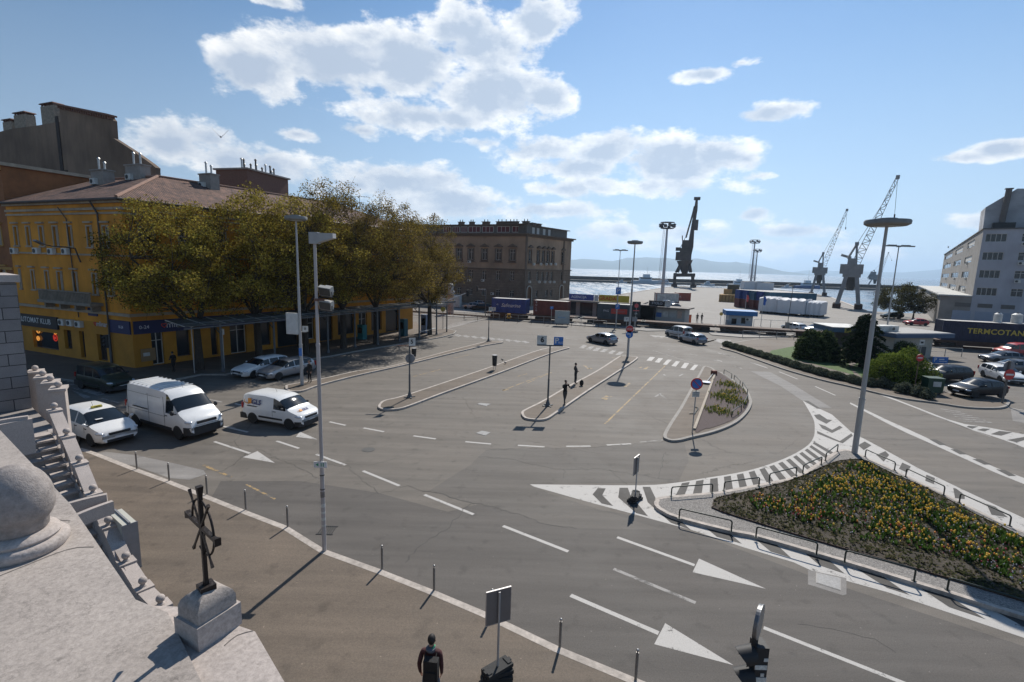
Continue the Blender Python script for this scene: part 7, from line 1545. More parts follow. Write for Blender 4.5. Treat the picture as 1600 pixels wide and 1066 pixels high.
ABLUE = mat('sign_blue', (.03, .14, .42), .5); ARED = mat('sign_red_face', (.48, .03, .03), .5); AWH = mat('sign_white', (.6, .6, .6), .5); AGREY = mat('sign_back_grey', (.23, .23, .24), .6, .3, var=.12)
zs = ZT(qD, 516); dd = MB().cyl((0, -.2, zs), (0, -.17, zs), .40, n=24).build('round_sign', [ARED], lD); MB().cyl((0, -.169, zs), (0, -.165, zs), .43, n=24).build('rim', [AWH], dd); text('STOP', .24, AWH, dd, (0, -.21, zs))
zs = ZT(qD, 524.5); dd = MB().cyl((0, -.2, zs), (0, -.17, zs), .40, n=24).build('round_sign', [ABLUE], lD); m = MB(); m.box((.08, -.21, zs-.08), (.07, .02, .28)); m.box((-.02, -.21, zs+.08), (.26, .02, .07)); m.add([(-.14, -.215, zs+.2), (-.14, -.215, zs-.04), (-.28, -.215, zs+.08)], [(0, 1, 2)]); m.build('arrow', [AWH], dd)
bp_ = thing('info_board', 'black board with red emblem on a pole beside the poster kiosk', 'sign', G(992, 514, .1)); h = ZT(G(992, 514, .1), 472); plate(bp_, 1.35, 2.4, (0, 0, h-1.25), BLK, .1); MB().cyl((0, 0, 0), (0, 0, h), .06, n=8).build('post', [ZINC], bp_); m = MB(); m.cyl((0, -.07, h-.7), (0, -.055, h-.7), .34, n=16); m.box((0, -.06, h-1.5), (1.0, .02, .12)); m.build('emblem', [mat('emblem_red', (.5, .08, .08), .5)], bp_); text('24h', .3, SW, bp_, (0, -.065, h-2.0))
q = G(962, 511, .1)+Vector((.0, -.35, 0)); t = thing('parking_sign', 'blue parking signs on a slim post in front of the slate container', 'sign', q); h = ZT(q, 450); MB().cyl((0, 0, 0), (0, 0, h), .045, n=8).build('post', [ZINC], t)
for v0, v1 in ((450, 461), (476, 484)): za, zb2 = ZT(q, v0), ZT(q, v1); plate(t, .85 if v0 == 450 else .7, za-zb2, (0, -.07, (za+zb2)/2), ABLUE); text('P', (za-zb2)*.8, AWH, t, (-.02, -.09, (za+zb2)/2))
for u, v, vt, w, m_, lb, ch in ((978, 518, 496.5, .85, CW, 'white stop plate on a thin post in front of the slate wagon', 'P'), (990.5, 517, 497, .8, AGREY, 'grey plate facing away beside the white stop plate', None), (771, 497, 481, .8, CW, 'white stop plate before the blue container wagon', 'B'), (861, 506, 480, .55, ABLUE, 'small blue parking sign above the poster stand', 'P')):
 q = G(u, v, .1); h = ZT(q, vt); t = thing('stop_plate', lb, 'sign', q); MB().cyl((0, 0, 0), (0, 0, h-.02), .035, n=8).build('post', [ZINC], t); plate(t, w, w*.8, (0, -.05, h-w*.4), m_)
 if ch: text(ch, w*.5, BLK if m_ is CW else AWH, t, (0, -.07, h-w*.4))
def base_foot(t, r=.32):
 m = MB(); m.cyl((0, 0, 0), (0, 0, .42), .20, .07, 8)
 for a in range(4): m.bar((0, 0, .03), (r*1.3*math.cos(a*1.57+.5), r*1.3*math.sin(a*1.57+.5), .03), .09, .05)
 m.build('foot', [POLED], t)
def bay_pole(label, u, v, vt, z=.13):
 q = G(u, v, z); h = ZT(q, vt); t = thing('bus_stop_pole', label, 'bus stop pole', q, 0, 'bus stop poles on the islands'); MB().cyl((0, 0, 0), (0, 0, h*.45), .065, n=10).cyl((0, 0, h*.45), (0, 0, h), .05, n=10).build('pole', [POLED], t); base_foot(t); return t, q, h
t, q, h = bay_pole('bus stop pole with a white plate 6 and a blue P plate', 855.7, 634, 543); MB().box((-.02, 0, h+.02), (1.75, .16, .10)).build('crossbar', [POLED], t)
plate(t, .66, .62, (-.58, -.02, h+.38), CW); text('6', .5, BLK, t, (-.55, -.04, h+.38), bold=.02); plate(t, .64, .60, (.56, -.02, h+.32), ABLUE); text('P', .55, AWH, t, (.44, -.04, h+.34), bold=.01); text('BUS', .2, AWH, t, (.71, -.04, h+.22))
t, q, h = bay_pole('bus stop pole with a plate 5 and a round sign seen from behind', 640, 621, 543); MB().box((-.3, 0, h-.02), (1.1, .08, .06)).build('crossbar', [mat('rusty_bar', (.14, .07, .05), .8)], t)
plate(t, .46, .56, (.20, -.03, h+.28), CW, rz=.35); text('5', .4, BLK, t, (.19, -.06, h+.28), .35, bold=.01); MB().cyl((.02, .1, h-.95), (.02, .13, h-.95), .34, n=22).build('round_sign', [AGREY], t)
t, q, h = bay_pole('thin bus stop pole at the far end of the island nearest the trees', 763.2, 533.5, 486); plate(t, .5, .5, (.2, -.05, h+.1), CW); text('4', .36, BLK, t, (.2, -.07, h+.1))
zc0, zc1 = ZT(qC, 525), ZT(qC, 492); pn = plate(lC, .95, zc1-zc0, (-.55, -.05, (zc0+zc1)/2), CW, .16, -.2, 'blank_panel'); MB().box((0, -.085, 0), (.83, .02, zc1-zc0-.15)).build('panel_face', [mat('panel_pale', (.48, .48, .47), .6)], pn)
zz = ZT(qC, 516); pn = plate(lC, .42, .42, (.45, -.12, zz), CW, .03, .1); text('8', .3, BLK, lC, (.45, -.15, zz), .1); MB().box((.2, -.05, zz-.24), (.6, .05, .05)).build('bracket', [ZINC], lC); plate(lC, .22, .6, (.05, -.2, ZT(qC, 552)), ABLUE, .04)
def mast_arm(label, u, v, vt, du, lb2):
 q = G(u, v, .1); h = ZT(q, vt); t = thing('traffic_light', label, 'traffic light', q); e = DP(*du, (Vector(q)-Vector((0, 0, CAMZ))).dot(_F)+.6)-q
 MB().cyl((0, 0, 0), (0, 0, h), .10, .08, 10).build('pole', [POLED], t); MB().tube([(0, 0, h-.1), e], [.07, .04], 8).build('arm', [mat('arm_pale', (.42, .42, .42), .5)], t)
 m = MB(); m.box(e+Vector((0, 0, -.1)), (.35, .3, .95));
 for k in range(3): m.cyl(e+Vector((0, -.3, .2-k*.3)), e+Vector((0, -.12, .2-k*.3)), .13, n=10)
 m.build('signal_head', [PLAS], t)
mast_arm('traffic light on a long slanting arm at the end of the canopy', 698, 519, 470, (731, 457), '')
q = G(745, 495, .1); t = thing('traffic_light', 'traffic light on a short arm facing the ornate building', 'traffic light', q); h = ZT(q, 452); MB().cyl((1.6, 0, 0), (1.6, 0, h-.1), .08, n=8).build('pole', [POLED], t); MB().bar((1.6, 0, h-.1), (0, 0, h-.05), .08, .08).build('arm', [mat('arm_pale', (.42, .42, .42), .5)], t); m = MB(); m.box((0, 0, h), (.34, .3, .95)); m.build('signal_head', [PLAS], t)
q = G(692, 515, .1); t = thing('yellow_box_sign', 'yellowish round sign on a post at the end of the canopy', 'sign', q); h = ZT(q, 480); MB().cyl((0, 0, 0), (0, 0, h), .04, n=8).build('post', [POLED], t); MB().cyl((0, -.08, h-.4), (0, -.03, h-.4), .36, n=18).build('sign_plate', [mat('sign_olive', (.28, .24, .05), .6)], t)
q = G(704, 490, .1); t = thing('advertising_pillar', 'round advertising pillar with a grey dome by the railway fence', 'pillar', q); h = ZT(q, 442); MB().cyl((0, 0, 0), (0, 0, h*.62), .62, n=20).build('column', [mat('pillar_posters', (.28, .20, .17), .7, var=.6, scale=3)], t); m = MB(); m.cyl((0, 0, h*.62), (0, 0, h*.72), .8, n=20); m.cyl((0, 0, h*.72), (0, 0, h*.86), .5, n=20); m.sphere((0, 0, h*.87), .62, 18, 10, (1, 1, .95)); m.build('dome', [mat('pillar_dome', (.30, .30, .30), .6)], t, smooth=50)
q = G(507, 860, .13); h = ZT(q, 380); t = thing('floodlight_pole', 'tall pale pole with floodlights and a boxy lamp at the near pavement edge', 'lamp pole', q)
m = MB(); m.cyl((0, 0, 0), (0, 0, h*.30), .070, .067, 16); m.cyl((0, 0, h*.30), (0, 0, h*.68), .058, .056, 16); m.cyl((0, 0, h*.68), (0, 0, h), .047, .045, 16)
for k in (.30, .68): m.cyl((0, 0, h*k-.03), (0, 0, h*k+.05), .076 if k < .5 else .063, n=16)
m.build('pole', [mat('pale_pole', (.42, .38, .36), .6, .1, var=.12, scale=2, streak=(5, 5, .4))], t, smooth=50)
m = MB(); m.box((0, 0, h+.02), (.26, .24, .34)); m.build('head_joint', [mat('boxy_lamp_grey', (.34, .33, .32), .6, var=.15, scale=3)], t)
m = MB(); m.add([(.13, -.14, h-.12), (.60, -.14, h+.03), (.60, .14, h+.03), (.13, .14, h-.12), (.13, -.14, h+.17), (.60, -.14, h+.17), (.60, .14, h+.17), (.13, .14, h+.17)], [(3, 2, 1, 0), (4, 5, 6, 7), (0, 1, 5, 4), (1, 2, 6, 5), (2, 3, 7, 6), (3, 0, 4, 7)]); m.build('lamp_box', [MC['boxy_lamp_grey']], t)
FLG = mat('floodlight_housing', (.40, .38, .34), .6, var=.1); FLL = mat('floodlight_lens', (.05, .048, .045), .5, var=.3, scale=6)
for v, tilt in ((462, .45), (484, .32)):
 zz = ZT(q, v); f = link(None, 'floodlight', t, (.26, .02, zz), rot=(tilt, .12, -.15)); m = MB(); m.box((0, .05, 0), (.40, .14, .28)); m.box((.05, .16, 0), (.24, .12, .2)); m.build('housing', [FLG], f); MB().box((0, -.03, 0), (.35, .03, .235)).build('lens', [FLL], f); MB().box((-.0, .03, -.18), (.36, .05, .03)).box((-.2, .03, -.09), (.02, .05, .2)).box((.2, .03, -.09), (.02, .05, .2)).build('bracket', [GRIL], f)
zz = ZT(q, 475); MB().box((.1, 0, zz), (.28, .06, .05)).cyl((0, 0, zz-.04), (0, 0, zz+.04), .075, n=12).build('clamp', [mat('rusty_bar', (.14, .07, .05), .8)], t)
zz = ZT(q, 730); MB().box((.0, -.11, zz), (.42, .02, .20)).build('direction_sign', [AWH], t); gs = mat('sign_green', (.02, .25, .12), .5); m = MB(); m.add([(-.06, -.123, zz+.055), (-.06, -.123, zz-.055), (-.15, -.123, zz)], [(0, 1, 2)]); m.box((.03, -.124, zz), (.025, .006, .12)); m.box((.10, -.124, zz), (.025, .006, .12)); m.build('pictogram', [gs], t)
STK = mat('sticker_paper', (.55, .54, .50), .7, var=.35, scale=25)
for vz, w, hh, dx in ((795, .10, .12, .01), (806, .13, .08, .0), (816, .12, .1, -.01), (826, .09, .06, .03), (778, .11, .2, -.02)): zz = ZT(q, vz); MB().cyl((0, 0, zz-hh/2), (0, 0, zz+hh/2), .0715, n=16, caps=False).build('sticker', [STK if vz != 778 else mat('worn_patch', (.20, .17, .15), .8, var=.3, scale=12)], t)
for zk_ in (ZT(q, 770), ZT(q, 748)): MB().cyl((0, 0, zk_-.015), (0, 0, zk_+.015), .077, n=16).build('band_clamp', [DARKM], t)
BOLX = [(214, 732.5, 'first bollard from the left on the near kerb, close to the taxi'), (264.5, 751, 'second bollard from the left on the near kerb'), (323.5, 772, 'bollard on the near kerb just right of the iron cross head'), (384, 796, 'bollard on the near kerb beside the long crack, fourth from the left'), (449.5, 823, 'bollard on the near kerb immediately left of the floodlight pole'), (597, 889, 'first bollard on the near kerb right of the floodlight pole'), (678, 922, 'second bollard on the near kerb right of the floodlight pole'), (768.5, 962, 'bollard partly hidden by the temporary sign panel'), (874.5, 1011, 'bollard right of the temporary sign panel'), (993, 1062, 'bollard at the bottom edge left of the traffic light')]
for u, v, lb in BOLX:
 q = G(u, v, .13)+Vector((-.12, -.16, 0)) if False else G(u, v, .13); t = thing('bollard', lb, 'bollard', q, 0, 'steel bollards along the near kerb'); MB().cyl((0, 0, 0), (0, 0, .72), .034, n=12).build('post', [mat('bollard_steel', (.20, .19, .18), .5, .5, var=.2, scale=8)], t, smooth=50); m = MB(); m.cyl((0, 0, .72), (0, 0, .76), .022, n=12); m.sphere((0, 0, .785), .036, 12, 8, (1, 1, .8)); m.build('knob', [mat('bollard_knob', (.35, .34, .33), .35, .7)], t, smooth=60)
def hoop(label, a, b, h=.42, z=.14, group='green hoop rails round the tulip island', r=.028):
 p, q = G(*a, z), G(*b, z); t = thing('hoop_rail', label, 'rail', p, 0, group); d = (q-p); L = d.length; d.normalize(); m = MB(); k = .09
 pts = [Vector((0, 0, -.02)), Vector((0, 0, h-k))]+[Vector((0, 0, h-k))+d*k*(1-math.cos(x))+up*k*math.sin(x) for x in (.4, .8, 1.2, 1.57)]+[d*L*.5+up*h]+[d*(L-k)+d*k*math.sin(x)+up*(h-k+k*math.cos(x)) for x in (0, .4, .8, 1.2, 1.57)]+[d*L+up*(-.02)]
 m.tube(pts, r, 8); m.build('rail', [GRB], t, smooth=60); MB().box((0, 0, .008), (.11, .11, .016)).build('foot_plate', [GRB], t); MB().box(d*L+up*.008, (.11, .11, .016)).build('foot_plate', [GRB], t)
for (a, b, lb) in (((1048.7,775.6),(1112.5,770.5),'hoop rail nearest the striped tip on the roundabout side'),((1131,767),(1185.6,759.7),'second hoop rail from the striped tip on the roundabout side'),((1201.7,753.5),(1243.7,743),'third hoop rail from the striped tip on the roundabout side'),((1254.2,739.5),(1283,726),'fourth short hoop rail on the roundabout side'),((1289.8,720),(1308.2,705.5),'short hoop rail just left of the lamp pole'),
 ((1351.7,714),(1397.5,735),'hoop rail just right of the lamp pole'),((1415,745),(1474.3,774),'middle hoop rail on the right hand road side'),((1498.7,785.5),(1577.5,822),'lower hoop rail on the right hand road side'),
 ((1061,810.5),(1142.5,830),'hoop rail nearest the striped tip on the near road side'),((1181,839.5),(1275.6,866),'second hoop rail on the near road side'),((1319.5,878),(1428,908),'third hoop rail on the near road side'),((1480,922),(1625,967),'hoop rail cut by the right edge of the picture')): hoop(lb, a, b)
for (a, b, lb) in (((1131,584),(1143,591),'top hoop rail of the small flower bed'),((1147,593),(1156,602),'second hoop rail of the small flower bed'),((1160,604),(1167.5,616),'third hoop rail of the small flower bed'),((1162,637),(1168,625),'hoop rail low on the right of the small flower bed'),((1143,652),(1158,641),'bottom hoop rail of the small flower bed')): hoop(lb, a, b, .4, .13, 'dark hoop rails of the small flower bed', .03)
q = G(1083, 645, .13); t = thing('fallen_rail', 'dark bent rail lying beside the no stopping sign', 'rail', q); m = MB(); a_, b_, c_, d_ = [G(*p, .17)-q for p in ((1078, 646), (1085, 647), (1091, 638), (1086, 636))]; m.tube([a_, b_, c_, d_], .03, 8); m.build('rail', [GRB], t); MB().box(a_, (.1, .1, .03)).build('foot_plate', [GRB], t)
q = G(1081.5, 676, .13); h = ZT(q, 594); t = thing('no_stopping_sign', 'blue and red no stopping sign with a white plate on the small island tip', 'sign', q); MB().cyl((0, 0, 0), (.02, 0, h-.1), .034, n=10).build('post', [ZINC], t)
dd = MB().cyl((0, -.06, h-.35), (0, -.04, h-.35), .36, n=28).build('round_sign', [ARED], t); MB().cyl((0, -.064, h-.35), (0, -.06, h-.35), .28, n=28).build('blue_field', [ABLUE], dd)
m = MB(); m.bar((-.23, -.068, h-.12), (.23, -.068, h-.58), .05, .01, up=(0, 1, 0)); m.build('slash', [ARED], dd); pl_ = plate(t, .44, .34, (.0, -.05, h-.98), CW, .02, .1); m = MB()
for k in range(3): m.box((0, -.012, .09-k*.09), (.32, .006, .025))
m.build('text_lines', [BLK], pl_)
q = G(1114, 586, .13); t = thing('fallen_sign', 'knocked over round sign with a rusty foot at the tip of the small bed', 'sign', q); e = G(1103, 598, .2)-q; MB().tube([(0, 0, .15), e], .03, 8).build('post', [ZINC], t); m = MB(); m.cyl(e+up*.05, e+up*.08, .4, n=22); m.build('round_sign', [mat('sign_bluewhite', (.42, .45, .55), .5)], t); MB().box((.12, .1, .2), (.45, .35, .4), .3).build('foot_block', [mat('rust_foot', (.16, .05, .03), .8, var=.3, scale=6)], t)
for u, v, vt, lb in ((772.5, 578, 557, 'black litter bin on the middle bus island'), (647, 562, 546, 'dark litter bin on the bus island nearest the trees')):
 q = G(u, v, .13); h = max(1.0, ZT(q, vt)); t = thing('litter_bin', lb, 'litter bin', q); MB().cyl((0, 0, h*.28), (0, 0, h*.96), .2, .24, 16).build('bin_body', [BLK], t); MB().lathe([(.05, h*.96), (.25, h*.96), (.26, h), (.05, h)], n=16).build('rim', [AGREY], t); m = MB(); m.cyl((-.1, 0, 0), (-.1, 0, h*.3), .02, n=6); m.cyl((.1, 0, 0), (.1, 0, h*.3), .02, n=6); m.build('leg', [ZINC], t)
q = G(1455, 614, .13); t = thing('waste_bin', 'dark green wheeled waste bin with a white label', 'bin', q, -.15); BG = mat('bin_green', (.01, .045, .025), .5, var=.15); MB().box((0, 0, .68), (1.15, .85, 1.1), taper=1.08).build('bin_body', [BG], t); MB().box((0, 0, 1.29), (1.28, .98, .12)).build('lid', [BG], t); MB().box((.05, -.475, .85), (.6, .02, .42)).build('label_plate', [CW], t)
for s in (-1, 1): MB().cyl((s*.45, -.32, .1), (s*.45, -.26, .1), .1, n=10).build('castor', [PLAS], t)
q = G(1428, 612, .13); h = ZT(q, 556); t = thing('stop_sign_pole', 'red sign on a thin brown pole in front of the bright bush', 'sign', q); MB().cyl((0, 0, 0), (0, 0, h), .035, n=8).build('post', [mat('rusty_post', (.16, .10, .07), .8)], t); MB().cyl((.02, -.06, h-.3), (.02, -.03, h-.3), .32, n=8).build('sign_plate', [ARED], t); MB().box((.02, -.065, h-.3), (.4, .01, .08)).build('bar', [AWH], t)
q = G(1566, 630, .13); h = ZT(q, 567); t = thing('no_entry_sign', 'red no entry sign under a grey disc on a leaning post', 'sign', q); MB().cyl((0, 0, 0), (.02, 0, h), .07, n=8).build('post', [mat('dark_post', (.12, .11, .10), .7)], t); zz = ZT(q, 587.5); dd = MB().cyl((.04, -.12, zz), (.04, -.08, zz), .42, n=26).build('round_sign', [ARED], t); MB().box((.04, -.13, zz), (.6, .01, .14)).build('bar', [AWH], dd); MB().cyl((.1, .08, h-.42), (.1, .11, h-.42), .44, n=26).build('grey_disc', [AGREY], t)
q = G(1464, 590, .1); t = thing('parking_sign', 'blue parking sign with an arrow over a grey arrow board beside the black estate', 'sign', q); h = ZT(q, 559); w = 1.5; MB().cyl((-.5, 0, 0), (-.5, 0, h), .04, n=8).cyl((.5, 0, 0), (.5, 0, h), .04, n=8).build('post', [ZINC], t); plate(t, w, .62, (0, -.06, h-.34), ABLUE); text('P', .55, AWH, t, (-.5, -.08, h-.32), bold=.01); m = MB(); m.box((.2, -.082, h-.46), (.6, .01, .05)); m.add([(.5, -.083, h-.38), (.5, -.083, h-.54), (.64, -.083, h-.46)], [(0, 1, 2)]); m.box((.1, -.082, h-.26), (.5, .01, .12)); m.build('arrow', [AWH], t); plate(t, w*.95, .4, (0, -.06, h-.9), AGREY)
q = G(1436, 562, .13); h = ZT(q, 533); t = thing('small_sign', 'white square sign in front of the beige office wall', 'sign', q); MB().cyl((0, 0, 0), (0, 0, h), .035, n=8).build('post', [ZINC], t); plate(t, .6, .6, (0, -.05, h-.3), CW); MB().box((0, -.07, h-.3), (.3, .01, .22)).build('pictogram', [BLK], t)
def rubber_sign(label, u, v, vt, rz, w=.42, pw=.62, tilt=0, shift=0):
 q = G(u, v, .13 if v > 900 else .006); h = ZT(q, vt); t = thing('temporary_sign', label, 'sign', q, rz, 'temporary signs on rubber feet'); MB().cyl((0, 0, .1), (0, 0, h-.02), .026, n=10).build('post', [POLE], t)
 ph = pw*1.38; MB().box((0, .05, h-ph/2), (pw, .025, ph)).build('sign_panel', [mat('panel_back', (.17, .16, .16), .5, .3, var=.1)], t); m = MB(); m.box((0, .05, h+.008), (pw+.02, .035, .018)); m.box((0, .05, h-ph-.008), (pw+.02, .035, .018)); m.box((-pw/2-.006, .05, h-ph/2), (.012, .035, ph)); m.box((pw/2+.006, .05, h-ph/2), (.012, .035, ph)); m.build('panel_edge', [mat('panel_rim', (.45, .43, .42), .4, .6)], t)
 for k in range(3):
  m = MB(); z = .055+k*.10; rr = Matrix.Rotation(.25*(k-1), 3, 'Z')
  m.box((0, 0, z), (.70, .32, .085), M=rr);
  for sx_ in (-.28, .28): m.box(rr @ Vector((sx_, 0, z+.05)), (.10, .22, .03), M=rr); m.box(rr @ Vector((sx_*1.25, 0, z+.045)), (.05, .1, .04), M=rr)
  m.build('rubber_foot', [mat('rubber_black', (.022, .022, .022), .8, var=.25, scale=10, bump=.4, bscale=40)], t)
 return t
rubber_sign('temporary sign panel on rubber feet standing on the near pavement', 777, 1058, 932, .42, pw=.60)
rubber_sign('temporary sign on rubber feet at the striped tip of the tulip island', 992, 782, 714, .95, pw=.55)
q = G(1180, 1150, .13); b_ = DP(1170, 1066, 7.2); hd = DP(1187, 955, 6.9); ax_ = (hd-b_).normalized()
base = Vector((hd.x-.02, hd.y, .13)); t = thing('traffic_light', 'black traffic light with stickers and a round sign above, at the bottom edge', 'traffic light', base); hT = DP(1184, 990, 6.95).z
x0 = 0; zt_ = ZT(base, 952); zn = ZT(base, 994)
PX = lambda u, v: (lambda r: Vector((r.x*base.y/r.y-base.x, 0, CAMZ+r.z*base.y/r.y-base.z)))(ray(u, v))
pa_, pb_ = PX(1182, 996), PX(1190, 950); m = MB(); m.cyl((0, 0, 0), (0, 0, pb_.z-.3), .045, n=12); m.build('pole', [PLAS], t)
e1, e2 = PX(1176, 994), PX(1198, 950); c_ = (PX(1179, 992)+PX(1190, 949))/2; rr = (pb_.z-pa_.z)*.5; dk = MB();
Mr = Matrix.Rotation(math.radians(52), 3, 'Z');
dk.cyl(c_+Mr @ Vector((0, -.02, 0)), c_+Mr @ Vector((0, .02, 0)), rr, n=32); dk.build('round_sign_back', [mat('disc_steel', (.17, .17, .175), .4, .6, var=.12, scale=3)], t); dk = MB(); dk.cyl(c_+Mr @ Vector((0, -.035, 0)), c_+Mr @ Vector((0, -.022, 0)), rr*1.04, n=32); dk.build('rim', [mat('disc_rim', (.28, .28, .28), .4, .6)], t)
top = PX(1184, 1004); bx = link(None, 'signal_box', t, (0, 0, 0)); m = MB(); w = .30
m.box((top.x+.03, 0, top.z-.55), (.17, .22, 1.1)); m.build('housing', [PLAS], bx)
for k in range(3):
 cc_ = Vector((top.x-.07, -.02, top.z-.17-k*.34)); m = MB(); n = 14; vs = [];
 for i in range(n+1):
  a = math.pi*(-.15+1.3*i/n); vs += [(cc_.x+.02, cc_.y+math.cos(a)*.14, cc_.z+math.sin(a)*.14), (cc_.x-.24*(.55+.45*math.sin(max(0, min(math.pi, a)))), cc_.y+math.cos(a)*.13, cc_.z+math.sin(a)*.13-.05)]
 m.add(vs, [(2*i, 2*i+1, 2*i+3, 2*i+2) for i in range(n)]); m.add([(x, y*.97, z-.006) for x, y, z in vs], [(2*i+2, 2*i+3, 2*i+1, 2*i) for i in range(n)]); m.build('visor', [PLAS], bx, smooth=60); MB().cyl(cc_+Vector((.03, 0, 0)), cc_+Vector((.01, 0, 0)), .12, n=18).build('lens', [GLASSD], bx)
SB = mat('sticker_blue', (.05, .25, .45), .5)
for dz, w_, h_, m_, dx in ((.30, .17, .07, STK, .0), (.42, .05, .05, STK, .03), (.50, .15, .08, STK, .02), (.585, .14, .06, SB, .03), (.66, .16, .03, STK, -.0), (.74, .05, .06, STK, -.05), (.80, .07, .03, STK, .05), (.18, .06, .05, STK, .06), (.86, .04, .05, STK, .01)): MB().box((top.x+.02+dx, -.115, top.z-dz), (w_, .006, h_)).build('sticker', [m_], bx)
for pts, lb in (([z26(733,573), z26(838,597), z26(837,650), z26(733,617)], 'rectangular steel manhole cover with a pale frame in the near lane'), ([z35(808,93), z35(832,83), z35(868,90), z35(845,103)], 'small square drain cover left of bay 6'), ([z47(870,715), z47(895,705), z47(975,712), z47(940,730)], 'pale rectangular cover in front of bay 6')):
 P = gp(pts); c_ = Vector((sum(p[0] for p in P)/4, sum(p[1] for p in P)/4, 0)); t = thing('manhole_cover', lb, 'manhole cover', c_); m = MB(); m.prism([(p[0]-c_.x, p[1]-c_.y) for p in P], 0, .012, False); m.build('frame', [mat('cover_frame', (.15, .145, .14), .5, .3, var=.15)], t); m = MB(); m.prism([((p[0]-c_.x)*.92, (p[1]-c_.y)*.92) for p in P], .012, .018, False); m.build('lid', [mat('cover_lid', (.17, .17, .172), .6, .3, var=.3, scale=14)], t)
for u, v, r in ((575.5, 703, .33),):
 t = thing('manhole_cover', 'round dark manhole cover in the roadway behind the floodlight pole', 'manhole cover', G(u, v)); MB().cyl((0, 0, 0), (0, 0, .008), r, n=28).build('frame', [mat('cover_dark', (.07, .068, .065), .6, .3, var=.3, scale=14)], t); MB().cyl((0, 0, .008), (0, 0, .012), r*.85, n=28).build('lid', [MC['cover_lid'] if False else MC['cover_dark']], t)
t = thing('drain_grate', 'square drain grate at the kerb beside the floodlight pole', 'drain grate', G(511, 829)); m = MB()
for k in range(7): m.box((-.24+k*.08, 0, .01), (.035, .5, .02))
m.build('bars', [DARKM], t); MB().box((0, .27, .01), (.6, .05, .02)).box((0, -.27, .01), (.6, .05, .02)).build('frame', [DARKM], t)
q = G(176, 590, .12); h = ZT(q, 525); t = thing('traffic_light', 'traffic light on a dark post at the bakery corner', 'traffic light', q); MB().cyl((0, 0, 0), (0, 0, h), .06, n=8).build('pole', [POLED], t); m = MB(); m.box((-.15, 0, h-.55), (.3, .3, 1.0));
for k in range(3): m.cyl((-.35, -.12, h-.25-k*.3), (-.2, -.12, h-.25-k*.3), .12, n=10)
m.build('signal_head', [PLAS], t)
s, z = py_.px(232, 566); t = thing('menu_board', 'tan board with two papers by the bakery door', 'board', py_.pt(s, .8, .1), py_.rz); MB().box((0, 0, .35), (1.1, .08, 1.1)).build('board', [mat('cardboard_tan', (.28, .18, .09), .8, var=.15)], t); MB().box((-.15, -.05, .4), (.5, .02, .3)).build('paper', [CW], t)
for k, (u, v, vt, w, m_, lb) in enumerate(((566, 530, 509, .9, mat('teal_box', (.02, .16, .17), .5), 'teal vending cabinet under the canopy'), (631, 525, 500, .8, mat('teal_dark', (.02, .09, .11), .5), 'dark teal cabinet by a canopy post'), (664, 520, 493, .9, mat('pale_blue_cabinet', (.22, .27, .38), .5), 'pale blue vending machine near the last tree'))):
 q = G(u, v, .12); h = ZT(q, vt); t = thing('kiosk_cabinet', lb, 'cabinet', q, -.5); MB().box((0, 0, h/2), (w, .7, h)).build('cabinet_body', [m_], t); MB().box((0, -.36, h*.62), (w*.7, .02, h*.4)).build('front_panel', [GLASSD], t)
for k, (s, lb, m_) in enumerate(((9.4, 'dark bicycle and scooter cluster by the shop wall', None),)): pass
for k, (u, v) in enumerate(((662, 526), (676, 522.5))):
 q = G(u, v, .12); t = thing('bench', ('nearer', 'farther')[k]+' metal bench rail at the end of the canopy', 'bench', q, 1.05); MB().box((0, 0, .75), (1.7, .3, .06)).build('seat', [ZINC], t); MB().box((-.75, 0, .37), (.05, .05, .74)).box((.75, 0, .37), (.05, .05, .74)).build('leg', [ZINC], t)
a0 = ps_.pt(ps_.px(128, 410)[0], ps_.px(128, 410)[1], .1); t = thing('wall_lamp', 'long curved arm street lamp fixed to the yellow house', 'street lamp', a0); e = Vector((1.1, -5.5, 0)); d1 = DP(65, 381, (a0-Vector((0, 0, CAMZ))).dot(_F)-4.5)-a0; m = MB(); m.tube([(0, 0, 0), d1*.12+up*1.0, d1*.35+up*.75, d1*.75+up*.2, d1], [.06, .055, .05, .04, .035], 8); m.build('arm', [POLED], t, smooth=60); m = MB(); dd_ = d1.normalized(); m.bar(d1-dd_*.1, d1+dd_*.75, .25, .12); m.build('lamp_head', [AGREY], t)
for k, (u, v, Y, lb) in enumerate(((562, 308, 75, 'television aerial above the tree crowns'), (510, 300, 75, 'thin television aerial mast left above the crowns'))):
 b_ = on_roof(u, v+14, Y); t = thing('tv_aerial', lb, 'aerial', (b_.x, b_.y, b_.z-4)); m = MB(); m.cyl((0, 0, 0), (0, 0, 5.6), .04, n=6); m.build('mast', [DARKM], t); m = MB(); m.bar((-.8, 0, 5.4), (1.4, 0, 5.3), .04, .04)
 for j in range(6): m.bar((-.7+j*.35, -.35, 5.38), (-.7+j*.35, .35, 5.38), .03, .03)
 m.build('antenna', [DARKM], t)
